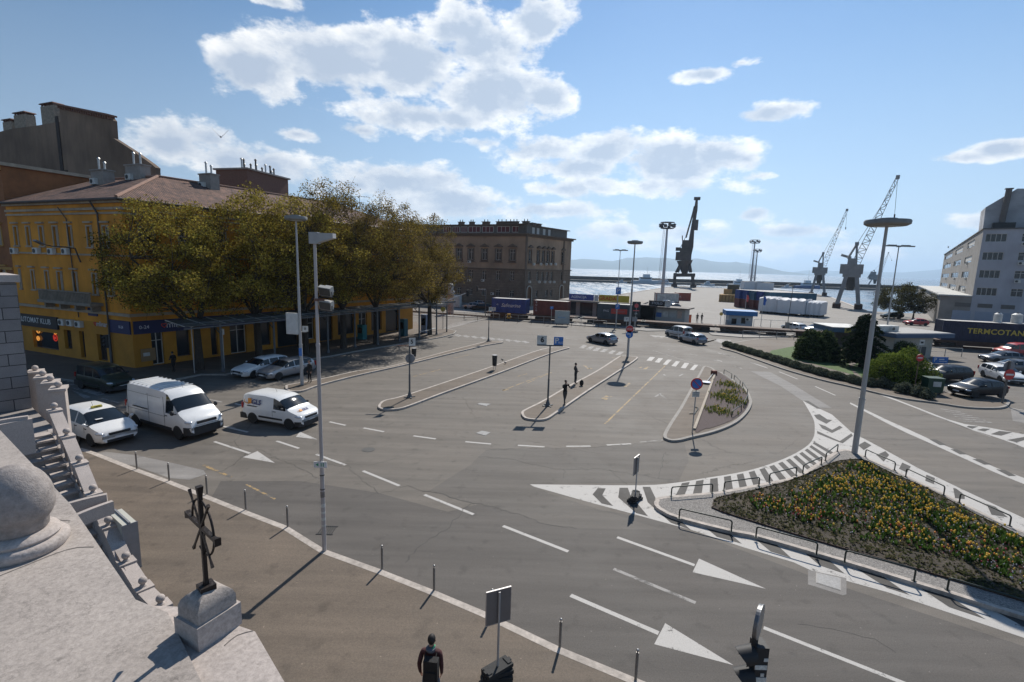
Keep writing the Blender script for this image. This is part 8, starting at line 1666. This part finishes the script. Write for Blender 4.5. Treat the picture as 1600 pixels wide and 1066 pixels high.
def marble(name, base, vein=.3, brick=None):
 m = bpy.data.materials.new(name); m.use_nodes = True; nt = m.node_tree; b = nt.nodes['Principled BSDF']; b.inputs['Roughness'].default_value = .82; b.inputs['Specular IOR Level'].default_value = .25
 t = nd(nt, 'ShaderNodeTexCoord'); P = t.outputs['Object']
 n1 = nd(nt, 'ShaderNodeTexNoise', i_Scale=1.6, i_Detail=9.0, i_Roughness=.72, i_Distortion=.25); nt.links.new(P, n1.inputs['Vector'])
 n2 = nd(nt, 'ShaderNodeTexNoise', i_Scale=38.0, i_Detail=6.0, i_Roughness=.75); nt.links.new(P, n2.inputs['Vector'])
 n3 = nd(nt, 'ShaderNodeTexNoise', i_Scale=.9, i_Detail=3.0); nt.links.new(P, n3.inputs['Vector'])
 n4 = nd(nt, 'ShaderNodeTexNoise', i_Scale=7.0, i_Detail=7.0, i_Roughness=.8); nt.links.new(P, n4.inputs['Vector'])
 v = maprange(nt, mth(nt, 'ABSOLUTE', mth(nt, 'SUBTRACT', n1.outputs['Fac'], .5)), 0, .012, 1-vein*.8, 1)
 f = mth(nt, 'MULTIPLY', v, maprange(nt, n2.outputs['Fac'], .3, .7, .70, 1.2, False)); f = mth(nt, 'MULTIPLY', f, maprange(nt, n3.outputs['Fac'], .3, .7, .84, 1.10, False)); f = mth(nt, 'MULTIPLY', f, maprange(nt, n4.outputs['Fac'], .56, .72, 1.0, .66, True))
 h = n2.outputs['Fac']
 if brick:
  sp = nd(nt, 'ShaderNodeSeparateXYZ'); nt.links.new(P, sp.inputs[0]); cb = nd(nt, 'ShaderNodeCombineXYZ'); nt.links.new(mth(nt, 'ADD', sp.outputs[0], sp.outputs[1]), cb.inputs[0]); nt.links.new(sp.outputs[2], cb.inputs[1])
  br = nd(nt, 'ShaderNodeTexBrick', i_Scale=1.0); br.inputs['Brick Width'].default_value = brick[0]; br.inputs['Row Height'].default_value = brick[1]; br.inputs['Mortar Size'].default_value = .016; br.inputs['Color1'].default_value = (.82, .82, .82, 1); br.inputs['Color2'].default_value = (1.1, 1.1, 1.1, 1); br.inputs['Mortar'].default_value = (.18, .17, .16, 1); nt.links.new(cb.outputs[0], br.inputs['Vector'])
  sv = nd(nt, 'ShaderNodeSeparateColor'); nt.links.new(br.outputs['Color'], sv.inputs[0]); f = mth(nt, 'MULTIPLY', f, sv.outputs[0])
 vm = nd(nt, 'ShaderNodeVectorMath', operation='SCALE'); vm.inputs[0].default_value = base; nt.links.new(f, vm.inputs['Scale']); nt.links.new(vm.outputs[0], b.inputs['Base Color'])
 bp = nd(nt, 'ShaderNodeBump', i_Strength=.5, i_Distance=.006); nt.links.new(h, bp.inputs['Height']); nt.links.new(bp.outputs[0], b.inputs['Normal']); MC[name] = m; return m
MARB = marble('weathered_marble', (.355, .312, .28)); MARS = marble('smooth_marble', (.43, .375, .34), .12); MARW = marble('marble_blocks', (.25, .235, .23), .15, (1.05, .49)); MARR = marble('step_marble', (.29, .26, .24), .2)
ROUGH = marble('rough_marble', (.31, .275, .255), .1); ROUGH.node_tree.nodes['Bump'].inputs['Distance'].default_value = .02; [setattr(n.inputs['Scale'], 'default_value', 22.0) for n in ROUGH.node_tree.nodes if n.type == 'TEX_NOISE' and n.inputs['Scale'].default_value > 30]
ZP = 7.7
g2 = lambda u, v, z=ZP: G(u, v, z)
tp = thing('terrace_parapet', 'broad pale marble parapet of the church terrace at the lower left', 'parapet', (*g2(200, 1000)[:2], 0))
out = [g2(-260, 420), g2(0, 672), g2(110, 790), g2(165, 870), g2(212, 937), g2(288, 940)]
A_, B_, Cc, D_ = g2(0, 672), g2(212, 937), g2(398, 978), g2(450, 1066)
far_ = A_+(A_-B_).normalized()*5
main = [tuple(far_[:2]), tuple(g2(0, 672)[:2]), tuple(g2(111, 789)[:2]), tuple(B_[:2]), tuple(g2(262, 957)[:2]), tuple(g2(315, 1066)[:2]), tuple((g2(315, 1066)+Vector((.45, -1.1, 0)))[:2]), (-4.6, -.6), tuple((far_+Vector((-1.8, -2.2, 0)))[:2])]
m = MB(); m.prism(main, ZP-.28, ZP); m.build('coping', [MARB], tp, world=True)
side = [tuple(B_[:2]), tuple(g2(288, 940)[:2]), tuple(Cc[:2]), tuple(D_[:2]), tuple((D_+Vector((.5, -1.2, 0)))[:2]), tuple((g2(315, 1066)+Vector((.45, -1.1, 0)))[:2]), tuple(g2(315, 1066)[:2]), tuple(g2(262, 957)[:2])]
m = MB(); m.prism([(x, y) for x, y in side], ZP-.30, ZP-.035); m.build('corner_coping', [MARS], tp, world=True)
def shrink(P, c, k): return [(c[0]+(x-c[0])*k, c[1]+(y-c[1])*k) for x, y in P]
allp = [main[0], main[1], main[2], main[3], side[1], side[2], side[3], side[4], main[7], main[8]]; cc2 = (-3.0, 1.2)
m = MB(); m.prism(shrink(allp, cc2, .95), 0, ZP-.28, False); m.build('wall', [MARW], tp, world=True)
JNT = mat('stone_joint', (.12, .105, .095), .9, var=.3, scale=20)
def jl(pts, w=.008, z=ZP+.002):
 m = MB()
 P = [g2(*p)[:2] for p in pts]; P = smoothpoly([tuple(p) for p in P], False, 5);
 for a, c in zip(P[:-1], P[1:]):
  a, c = Vector(a), Vector(c); d = (c-a).normalized(); n_ = Vector((-d.y, d.x))*w*.5; sheet(m, [tuple(a+n_), tuple(c+n_), tuple(c-n_), tuple(a-n_)], z)
 m.build('joint', [JNT], tp, world=True)
jl([(0, 900), (50, 880), (90, 864), (120, 856), (147, 855)]); jl([(85, 813), (110, 814)], .006); jl([(250, 985), (290, 968)], .004, ZP-.033); jl([(395, 977), (370, 984), (350, 1000)], .006, ZP-.033)
bc = g2(35, 856); top_ = ZT(bc, 727)-ZP; k = top_/.57
t = thing('stone_ball', 'rough marble ball finial on a round moulded base on the parapet', 'finial', (bc.x, bc.y, ZP))
m = MB(); m.lathe([(.235, 0), (.248, .02), (.248, .055), (.23, .075), (.20, .08), (.21, .10), (.195, .125), (.14, .135)], n=48); m.build('base', [MARS], t, smooth=50)
m = MB(); prof = [(.13, .12), (.15, .15)]; cz_, cr_ = .325, .196
prof += [(cr_*math.cos(a), cz_+cr_*math.sin(a)*((top_-cz_)/cr_ if a > 0 else 1)) for a in [x*math.pi/2/12 for x in range(-5, 13)]]; prof[-1] = (.001, prof[-1][1]); m.lathe(prof, n=48); m.build('ball', [ROUGH], t, smooth=60)
fc = g2(311, 1020, ZP-.035); ang = R(64); ax, ay = Vector((math.cos(ang), math.sin(ang), 0)), Vector((-math.sin(ang), math.cos(ang), 0)); pw, pd = .24, .205
pc = fc+ax*pw/2+ay*pd/2; t = thing('cross_pedestal', 'small square marble pedestal with a domed top on the parapet corner', 'pedestal', (pc.x, pc.y, ZP-.035), ang)
h1 = ZT(fc, 984)-(ZP-.035); h2 = ZT(pc, 917)-(ZP-.035); m = MB(); m.box((0, 0, h1/2), (pw, pd, h1)); m.build('plinth', [MARS], t)
secs = [(h1, .87), (h1+(h2-h1)*.45, .86), (h1+(h2-h1)*.66, .77), (h1+(h2-h1)*.82, .60), (h1+(h2-h1)*.93, .38), (h2, .2)]; vs = []
for z, s in secs: vs += [(-pw/2*s, -pd/2*s, z), (pw/2*s, -pd/2*s, z), (pw/2*s, pd/2*s, z), (-pw/2*s, pd/2*s, z)]
fs = [(4*i+j, 4*i+(j+1) % 4, 4*i+4+(j+1) % 4, 4*i+4+j) for i in range(len(secs)-1) for j in range(4)]+[(4*len(secs)-4, 4*len(secs)-3, 4*len(secs)-2, 4*len(secs)-1)]
m = MB(); m.add(vs, fs); m.build('dome', [MARB], t, smooth=35)
IRON = mat('dark_iron', (.022, .016, .014), .55, .5, var=.25, scale=12, bump=.2, bscale=60)
cb_ = Vector((pc.x, pc.y, ZP-.035+h2-.01)); ct_ = ZT(cb_, 760)-cb_.z; zc2 = ZT(cb_, 824); e1 = G(295, 800, zc2); e2 = G(347, 849, zc2); dir_ = (e2-e1); dir_.z = 0; al = dir_.length/2*.92; dir_.normalize()
t = thing('iron_cross', 'dark iron cross with an anchor ring on the marble pedestal', 'cross', cb_, math.atan2(dir_.y, dir_.x)); zc3 = zc2-cb_.z
def flared(m, a, b, w, f):
 a, b = Vector(a), Vector(b); d = (b-a).normalized(); x = Vector((0, 1, 0)); y = d.cross(x).normalized(); vs = []
 for p, s in ((a, f), (a.lerp(b, .10), 1), (a.lerp(b, .9), 1), (b, f)):
  for i, j in ((-1, -1), (1, -1), (1, 1), (-1, 1)): vs.append(p+x*i*w/2*min(s, 1.5)+y*j*w/2*s)
 m.add(vs, [(4*k_+j, 4*k_+(j+1) % 4, 4*k_+4+(j+1) % 4, 4*k_+4+j) for k_ in range(3) for j in range(4)]+[(3, 2, 1, 0), (12, 13, 14, 15)])
m = MB(); m.box((0, 0, .012), (.075, .075, .03)); m.build('foot_plate', [IRON], t)
m = MB(); flared(m, (0, 0, .0), (0, 0, ct_), .020, 1.7); m.build('post', [IRON], t); m = MB(); flared(m, (-al, 0, zc3), (al, 0, zc3), .020, 2.1); m.build('crossbar', [IRON], t)
m = MB(); rr = al*.70; m.tube([(rr*math.cos(a), .004, zc3+rr*math.sin(a)) for a in [k_*math.pi/16-.9*math.pi/2-.6 for k_ in range(27)]], .006, 8); m.build('ring', [IRON], t, smooth=60)
m = MB()
for a in (R(52), R(128)): dx, dz = math.cos(a)*al*1.02, math.sin(a)*al*1.02; flared(m, (-dx, -.006, zc3-dz), (dx, -.006, zc3+dz), .009, 1.9)
m.build('diagonal_bars', [IRON], t)
SA, SB_ = Vector((-9.0, 11.45)), Vector((-16.6, 17.2)); pS = Plane(SA, SB_, -1); sd_ = pS.d; nin = Vector((-sd_.y, sd_.x));
if nin.dot(Vector((-.6, -.8))) < 0: nin = -nin
balls = [(84.4,633.5),(103.8,673.5),(123.5,715),(145,762),(169,812),(196.5,868),(223,907),(250.5,935)]
BZ = [pS.px(*p) for p in balls][::-1]
st_ = thing('staircase', 'marble church staircase climbing away to the left behind the parapet', 'staircase', (*SA, .13))
def P3(s, z, off): p = SA+sd_*s+nin*off; return Vector((p.x, p.y, z))
capz = lambda s: np.interp(s, [b[0] for b in BZ], [b[1]-.21 for b in BZ])
Wd = 3.0; s0_, s1_ = BZ[0][0]-.6, BZ[-1][0]+.5; n = 24; m = MB()
for i in range(n):
 sa = s0_+(s1_-s0_)*i/n; sb_ = s0_+(s1_-s0_)*(i+1)/n; z = max(.2, float(capz((sa+sb_)/2))-.95); m.prism([tuple(P3(sa, 0, .12)[:2]), tuple(P3(sb_, 0, .12)[:2]), tuple(P3(sb_, 0, Wd)[:2]), tuple(P3(sa, 0, Wd)[:2])], .126, z, False)
 m.prism([tuple(P3(sa-.03, 0, .12)[:2]), tuple(P3(sb_, 0, .12)[:2]), tuple(P3(sb_, 0, Wd)[:2]), tuple(P3(sa-.03, 0, Wd)[:2])], z, z+.04)
m.build('steps', [MARR], st_, world=True)
zl = max(.5, float(capz(s1_))-.95); m = MB(); m.prism([tuple(P3(s1_, 0, -.1)[:2]), tuple(P3(s1_+6.5, 0, -.1)[:2]), tuple(P3(s1_+6.5, 0, 9)[:2]), tuple(P3(s1_, 0, 9)[:2])], .126, zl, False); m.build('landing', [MARR], st_, world=True)
m = MB()
for i in range(n): sa = s0_+(s1_-s0_)*i/n; sb_ = s0_+(s1_-s0_)*(i+1)/n; z = max(.22, float(capz((sa+sb_)/2))-.87); m.prism([tuple(P3(sa, 0, .16)[:2]), tuple(P3(sb_, 0, .16)[:2]), tuple(P3(sb_, 0, .62)[:2]), tuple(P3(sa, 0, .62)[:2])], z-.12, z, False)
m.build('side_blocks', [MARS], st_, world=True)
bal = thing('balustrade', 'sloping marble balustrade with small ball finials beside the staircase', 'balustrade', (*SA, .13))
seg = [(BZ[i], BZ[i+1]) for i in range(7)]
for i, (a, b) in enumerate(seg):
 m = MB(); m.bar(P3(a[0]+.16, a[1]-.27, 0), P3(b[0]-.16, b[1]-.27, 0), .36, .12); m.build('cap_stone', [MARS], bal, world=True)
 m = MB(); nb = 3
 for j in range(nb+1):
  s = a[0]+(b[0]-a[0])*(j+.0)/nb; zt_ = float(capz(s))-.11; w = .24; zbm = max(.13, zt_-1.0); m.box(P3(s, (zt_+zbm)/2, 0), (w, .2, zt_-zbm), math.atan2(sd_.y, sd_.x))
 m.bar(P3(a[0], float(capz(a[0]))-.95, 0), P3(b[0], float(capz(b[0]))-.95, 0), .3, .25); m.build('panel', [MARS], bal, world=True)
for i, (s, z) in enumerate(BZ):
 m = MB(); m.box(P3(s, z-.205, 0), (.41, .41, .09), math.atan2(sd_.y, sd_.x)); m.build('post_cap', [MARS], bal, world=True)
 m = MB(); c_ = P3(s, z, 0); m.lathe([(.09, -.15), (.07, -.12), (.045, -.10), (.06, -.085)], c_, 14); m.sphere(c_, .105, 16, 10); m.build('ball_finial', [MARS], bal, smooth=60, world=True)
m = MB(); P_ = [P3(s0_, .13, -.08), P3(s1_+.4, .13, -.08)]; m.add([P_[0], P_[1], P3(s1_+.4, float(capz(s1_))-.9, -.08), P3(s0_, float(capz(s0_))-.9, -.08), P3(s0_, .13, .12), P3(s1_+.4, .13, .12), P3(s1_+.4, float(capz(s1_))-.9, .12), P3(s0_, float(capz(s0_))-.9, .12)], [(0, 1, 2, 3), (7, 6, 5, 4), (3, 2, 6, 7), (1, 5, 6, 2), (0, 3, 7, 4)]); m.build('base_wall', [MARS], bal, world=True)
UB = [(78.5, 591), (90.8, 600.5)];
pz = BZ[-1][1];
for k_, (u, v) in enumerate(((54.5, 575), (66.6, 583), (78.5, 591), (90.8, 600.5))):
 zz = pz+.45-.0*k_; p = G(u, v, zz); t = thing('gate_pier', '%s marble pier with a ball at the head of the staircase' % ('leftmost', 'second', 'third', 'rightmost')[k_], 'pier', (p.x, p.y, .13), math.atan2(sd_.y, sd_.x)-.3, 'marble piers with balls')
 hh = zz-.13-.22; MB().box((0, 0, hh/2), (.62, .42, hh)).build('shaft', [MARS], t); MB().box((0, 0, hh+.05), (.78, .52, .1)).build('cap', [MARS], t); m = MB(); m.lathe([(.09, hh+.08), (.05, hh+.12), (.06, hh+.14)], n=12); m.sphere((0, 0, hh+.22), .12, 16, 10); m.build('ball_finial', [MARS], t, smooth=60)
for k_, (a, b, zz, lb) in enumerate((((98, 786), (167, 773), 2.75, 'farther curved marble slab bridging the stairs'), ((108, 806), (176, 784), 2.6, 'nearer curved marble slab bridging the stairs'), ((-30, 668), (50, 655), 4.35, 'curved marble slab at the stair landing, front one'), ((-30, 660), (44, 651), 4.45, 'curved marble slab at the stair landing, rear one'))):
 p, q = G(*a, zz), G(*b, zz); p = p+(p-q)*.8; t = thing('curved_slab', lb, 'slab', (q.x, q.y, zz)); m = MB(); vs = []; n = 10; hS = .38 if k_ < 2 else 1.15; dd_ = (q-p).normalized(); nn = Vector((-dd_.y, dd_.x, 0))*.07
 for i in range(n+1):
  w = i/n; c_ = p.lerp(q, w); zz2 = zz-.16*(1-w)**2*1.6+.03
  vs += [c_-nn+up*(zz2-zz-hS), c_+nn+up*(zz2-zz-hS), c_+nn+up*(zz2-zz), c_-nn+up*(zz2-zz)]
 m.add(vs, [(4*i+j, 4*i+(j+1) % 4, 4*i+4+(j+1) % 4, 4*i+4+j) for i in range(n) for j in range(4)]+[(3, 2, 1, 0), (4*n, 4*n+1, 4*n+2, 4*n+3)]); m.build('slab_body', [MARS], t, world=True)
w1 = G(50, 638, zl); w0 = G(-40, 652, zl); pw_ = Plane(w0[:2], w1[:2], 1); dw = (w1-w0).normalized(); tz = ZT(w1, 431)
t = thing('block_wall', 'tall church wall of big pale marble blocks at the left edge', 'wall', (w1.x, w1.y, 0), math.atan2(dw.y, dw.x)); Lw_ = 7
MB().box((-Lw_/2, 1.5, tz/2-.15), (Lw_, 3, tz-.3)).build('blocks', [MARW], t); MB().box((-Lw_/2+.06, 1.5, tz-.12), (Lw_+.12, 3.14, .3)).build('coping', [MARS], t)
q = G(209, 890, .13); hq = ZT(q, 818)-.13; q2 = G(180, 860, .13); d_ = (q2-q).normalized(); t = thing('display_case', 'cream display case standing behind the balustrade', 'display case', q, math.atan2(d_.y, d_.x)); CRM = mat('cream_panel', (.46, .45, .39), .5, var=.06)
MB().box((.62, 0, hq/2), (1.25, .34, hq)).build('cabinet', [CRM], t); m = MB(); m.box((.62, .0, hq+.02), (1.29, .05, .05)); m.box((-.02, 0, hq/2), (.03, .4, hq)); m.build('frame', [AGREY], t)
SKIN = mat('skin', (.35, .20, .14), .6, var=.08, scale=10); HAIR = mat('dark_hair', (.012, .009, .008), .7, var=.3, scale=40)
CL = {n_: mat('cloth_'+n_, c_, .9, var=.25, scale=8, bump=.4, bscale=18) for n_, c_ in dict(black=(.014, .013, .013), maroon=(.06, .02, .02), grey=(.09, .10, .12), denim=(.07, .09, .13), dark=(.025, .025, .028), brown=(.06, .055, .05), shoe=(.02, .018, .017), pale=(.35, .36, .38)).items()}
def skinmesh(J, E, root):
 me = bpy.data.meshes.new('body'); me.from_pydata([p for p, r in J], E, []); o = bpy.data.objects.new('tmpbody', me); C.objects.link(o)
 sk = o.modifiers.new('s', 'SKIN'); sk.use_smooth_shade = True; sb = o.modifiers.new('u', 'SUBSURF'); sb.levels = 2; sb.render_levels = 2
 for i, (p, r) in enumerate(J): me.skin_vertices[0].data[i].radius = r; me.skin_vertices[0].data[i].use_root = (i == root)
 dg = bpy.context.evaluated_depsgraph_get(); dg.update(); out = bpy.data.meshes.new_from_object(o.evaluated_get(dg)); bpy.data.objects.remove(o); return out
def person(label, loc, rz, pose='stand', top='black', low='dark', H=1.76, hair=True, extras=(), cat='person', armL='down', armR='down'):
 """local +Y is the way the person faces"""
 k = H/1.76; t = thing('person', label, cat, loc, rz); J = []; E = []
 def j(x, y, z, r, r2=None, par=None):
  J.append((Vector((x, y, z))*k, (r*k, (r2 or r)*k)));
  if par is not None: E.append((par, len(J)-1))
  return len(J)-1
 lean = {'stand': 0, 'walk': .03, 'belly': -.03}.get(pose, 0)
 pel = j(0, 0, .95, .135, .105); wa = j(0, .01+(.05 if pose == 'belly' else 0), 1.12, .125, .10 if pose != 'belly' else .14, pel); ch = j(0, lean, 1.32, .16, .115, wa); nb = j(0, lean, 1.47, .075, .07, ch); nk = j(0, lean+.012, 1.54, .052, .055, nb); hd0 = j(0, lean+.025, 1.60, .062, .07, nk)
 stepf = {'stand': (.02, -.02), 'walk': (.24, -.26), 'belly': (.03, -.02)}[pose]
 for s, sf in ((1, stepf[0]), (-1, stepf[1])):
  hp_ = j(s*.095, 0, .86, .093, .095, pel); kn = j(s*.105, sf*.55+.03, .50, .063, .066, hp_); an = j(s*.11, sf-(.02 if sf > 0 else .0), .10+max(0, -sf)*.25, .042, .045, kn); to = j(s*.12, sf+.14, .045+max(0, -sf)*.05, .042, .030, an)
 hands = []
 for s, arm in ((1, armR), (-1, armL)):
  sh = j(s*.185, lean, 1.42, .062, .06, ch)
  if arm == 'down': el_, wr, hn = (s*.225, lean-.04, 1.15), (s*.215, lean+.03, .92), (s*.205, lean+.05, .84)
  elif arm == 'face': el_, wr, hn = (s*.27, lean+.16, 1.25), (s*.13, lean+.22, 1.48), (s*.07, lean+.2, 1.55)
  elif arm == 'bent': el_, wr, hn = (s*.25, lean-.02, 1.15), (s*.20, lean+.20, 1.08), (s*.16, lean+.27, 1.08)
  elif arm == 'swing': el_, wr, hn = (s*.23, lean-.10, 1.17), (s*.23, lean-.03, .95), (s*.22, lean-.0, .87)
  e_ = j(*el_, .048, .05, sh); w_ = j(*wr, .034, .036, e_); h_ = j(*hn, .036, .022, w_); hands.append((Vector(wr)*k, Vector(hn)*k, s))
 me = skinmesh(J, E, 0)
 mats = [CL[top], CL[low], CL['shoe'], SKIN]; [me.materials.append(x) for x in mats]
 hw = [h[0] for h in hands]; idx = []
 for p in me.polygons:
  c_ = p.center/k
  if c_.z < .09: q = 2
  elif any((p.center-h[1]).length < .075*k for h in hands): q = 3
  elif c_.z < .93 and abs(c_.x) < .2: q = 1
  elif c_.z > 1.505 and abs(c_.x) < .1: q = 3
  else: q = 0
  idx.append(q)
 me.polygons.foreach_set('material_index', idx)
 link(me, 'body', t)
 hz_ = 1.655*k; fy = (lean+.03)*k; m = MB(); m.sphere((0, fy, hz_), 1, 16, 12, (.074*k, .094*k, .115*k)); m.sphere((0, fy+.085*k, hz_-.02*k), 1, 8, 6, (.014*k, .022*k, .022*k)); m.sphere((-.076*k, fy, hz_-.01*k), 1, 6, 5, (.012*k, .018*k, .03*k)); m.sphere((.076*k, fy, hz_-.01*k), 1, 6, 5, (.012*k, .018*k, .03*k)); m.build('head', [SKIN], t, smooth=70)
 m = MB(); m.sphere((-.028*k, fy+.083*k, hz_+.01*k), .009*k, 6, 5); m.sphere((.028*k, fy+.083*k, hz_+.01*k), .009*k, 6, 5); m.box((0, fy+.088*k, hz_-.055*k), (.04*k, .01*k, .008*k)); m.build('face', [HAIR], t)
 if hair: m = MB(); m.sphere((0, fy-.018*k, hz_+.022*k), 1, 16, 10, (.083*k, .098*k, .108*k)); m.build('hair', [HAIR], t, smooth=70)
 for w_, h_, s in hands:
  m = MB(); d = (h_-w_).normalized(); sx = Vector((0, 1, 0)) if abs(d.y) < .8 else Vector((1, 0, 0)); sx = (sx-d*sx.dot(d)).normalized()
  for q, ln in enumerate((.062, .072, .068, .054)): b0 = h_+sx*(q-1.5)*.017*k; cu = Vector((-s*.012, 0, 0)); m.tube([b0-d*.01, b0+d*ln*.5*k+cu*.5, b0+d*ln*k+cu*1.6], [.0085*k, .008*k, .0065*k], 6)
  b0 = h_-d*.02+sx*.03*k; m.tube([b0-sx*.01, b0+sx*.02*k+d*.02*k, b0+sx*.025*k+d*.05*k], [.010*k, .009*k, .007*k], 6); m.build('fingers', [SKIN], t, smooth=60)
 return t
def backpack(t, k=1.0, m_=None, h=.46, side=0):
 b = MB(); b.box((side, -.20, 1.22), (.30, .16, h)); b.box((side, -.29, 1.12), (.22, .05, h*.45)); b.build('backpack', [m_ or CL['black']], t); m = MB()
 for s in (-1, 1): m.tube([(s*.11+side*.3, -.13, 1.42), (s*.115+side*.3, .0, 1.475), (s*.12+side*.2, .125, 1.36), (s*.13, .11, 1.18)], .014, 6)
 m.build('strap', [m_ or CL['black']], t)
pq = G(673, 1112, .126); pt_ = person('person in dark maroon jacket, grey hood and black backpack on the near pavement', (pq.x, pq.y, .126), R(-6), 'walk', 'maroon', 'denim', 1.80, True, armL='swing', armR='down'); backpack(pt_, 1, CL['black'], .48, .06)
m = MB(); m.lathe([(.085, 1.50), (.105, 1.53), (.10, 1.57), (.078, 1.575)], (0, -.02, 0), 16); m.build('hood', [CL['grey']], pt_, smooth=60); m = MB(); m.tube([(.05, -.06, 1.58), (.08, 0, 1.60), (.07, .05, 1.58)], .012, 6); m.build('earphone_cable', [mat('green_accent', (.03, .4, .18), .6)], pt_)
q = G(882, 632, .126); a_ = person('person in black jacket and cap raising both hands to the face', (q.x, q.y, .126), R(-160), 'walk', 'black', 'brown', 1.76, armL='face', armR='face'); m = MB(); m.sphere((0, .02, 1.70), 1, 14, 8, (.09, .105, .075)); m.box((0, .12, 1.69), (.14, .1, .015)); m.build('cap', [CL['black']], a_, smooth=60)
q = G(898.5, 600, .126); person('person with a round belly standing on the bus island beside the black bag', (q.x, q.y, .126), R(-80), 'belly', 'brown', 'dark', 1.78, armL='bent', armR='bent')
q = G(908.5, 603, .126); t = thing('bag', 'black backpack standing on the bus island', 'bag', q); MB().sphere((0, 0, .24), 1, 14, 10, (.17, .13, .26)).build('bag_body', [CL['black']], t, smooth=60); MB().tube([(-.05, 0, .48), (0, 0, .54), (.05, 0, .48)], .012, 6).build('handle', [CL['black']], t)
q = G(484.5, 598, .126); person('person in dark clothes standing behind the lamp pole by the parked cars', (q.x, q.y, .126), R(150), 'stand', 'black', 'black', 1.80)
q = G(272, 582, .116); tt = person('person in black walking past the bakery window', (q.x, q.y, .116), R(70), 'walk', 'black', 'black', 1.76, armL='bent')
for u, v, lb, c_ in ((1089, 504, 'left of two people standing at the harbour gate', 'brown'), (1096, 504, 'right of two people standing at the harbour gate', 'black')): q = G(u, v); person(lb, (q.x, q.y, .013), R(200 if c_ == 'black' else 160), 'stand', c_, 'dark', 1.78, armL='bent')
FW = mat('gull_white', (.55, .55, .56), .8, var=.08); FG = mat('pigeon_grey', (.06, .06, .07), .8, var=.2)
p = DP(345, 214, 30); t = thing('gull', 'gull flying with raised wings against the sky', 'bird', p, .5); m = MB(); m.lathe([(.001, -.20), (.03, -.17), (.055, -.06), (.055, .05), (.035, .13), (.03, .17), (.001, .22)], n=12, axis='Y'); m.build('body', [FW], t, smooth=60)
for s in (-1, 1): m = MB(); m.add([(s*.04, -.06, .02), (s*.04, .07, .02), (s*.22, .09, .24), (s*.24, -.04, .22), (s*.42, -.02, .46), (s*.44, -.08, .46), (s*.04, -.06, .0), (s*.04, .07, .0), (s*.22, .09, .22), (s*.24, -.04, .20), (s*.42, -.02, .445), (s*.44, -.08, .445)], [(0, 1, 2, 3), (3, 2, 4, 5), (9, 8, 7, 6), (11, 10, 8, 9), (0, 3, 9, 6), (3, 5, 11, 9), (1, 7, 8, 2), (2, 8, 10, 4), (4, 10, 11, 5)]); m.build('wing', [FW], t)
for k_, (u, v, rz) in enumerate(((785, 564.5, 1.2), (789.5, 569, 2.5))):
 q = G(u, v, .126); t = thing('pigeon', ('upper', 'lower')[k_]+' of two dark pigeons beside the bin on the middle bus island', 'bird', q, rz); m = MB(); m.sphere((0, 0, .14), 1, 12, 8, (.065, .13, .07)); m.sphere((0, .12, .22), .04, 10, 7); m.tube([(0, .09, .17), (0, .12, .22)], .032, 8); m.box((0, -.17, .13), (.06, .14, .02)); m.cyl((0, .155, .22), (0, .19, .215), .01, .003, 6); m.build('body', [FG], t, smooth=60); m = MB(); m.cyl((-.025, 0, 0), (-.025, 0, .09), .007, n=5); m.cyl((.025, 0, 0), (.025, 0, .09), .007, n=5); m.build('leg', [mat('bird_leg', (.3, .08, .05), .7)], t)
hm = bpy.data.materials.new('haze'); hm.use_nodes = True; nt = hm.node_tree; nt.nodes.clear()
pv = nd(nt, 'ShaderNodeVolumePrincipled'); pv.inputs['Color'].default_value = (.56, .76, 1.0, 1); pv.inputs['Density'].default_value = .0001; pv.inputs['Anisotropy'].default_value = .5
ho = nd(nt, 'ShaderNodeOutputMaterial'); nt.links.new(pv.outputs[0], ho.inputs['Volume'])
hz_o = MB().box((0, 7700, 245), (46000, 17000, 510)).build('haze', [hm]); hz_o['kind'] = 'stuff'; hz_o['label'] = 'thin bluish air over the harbour and bay'
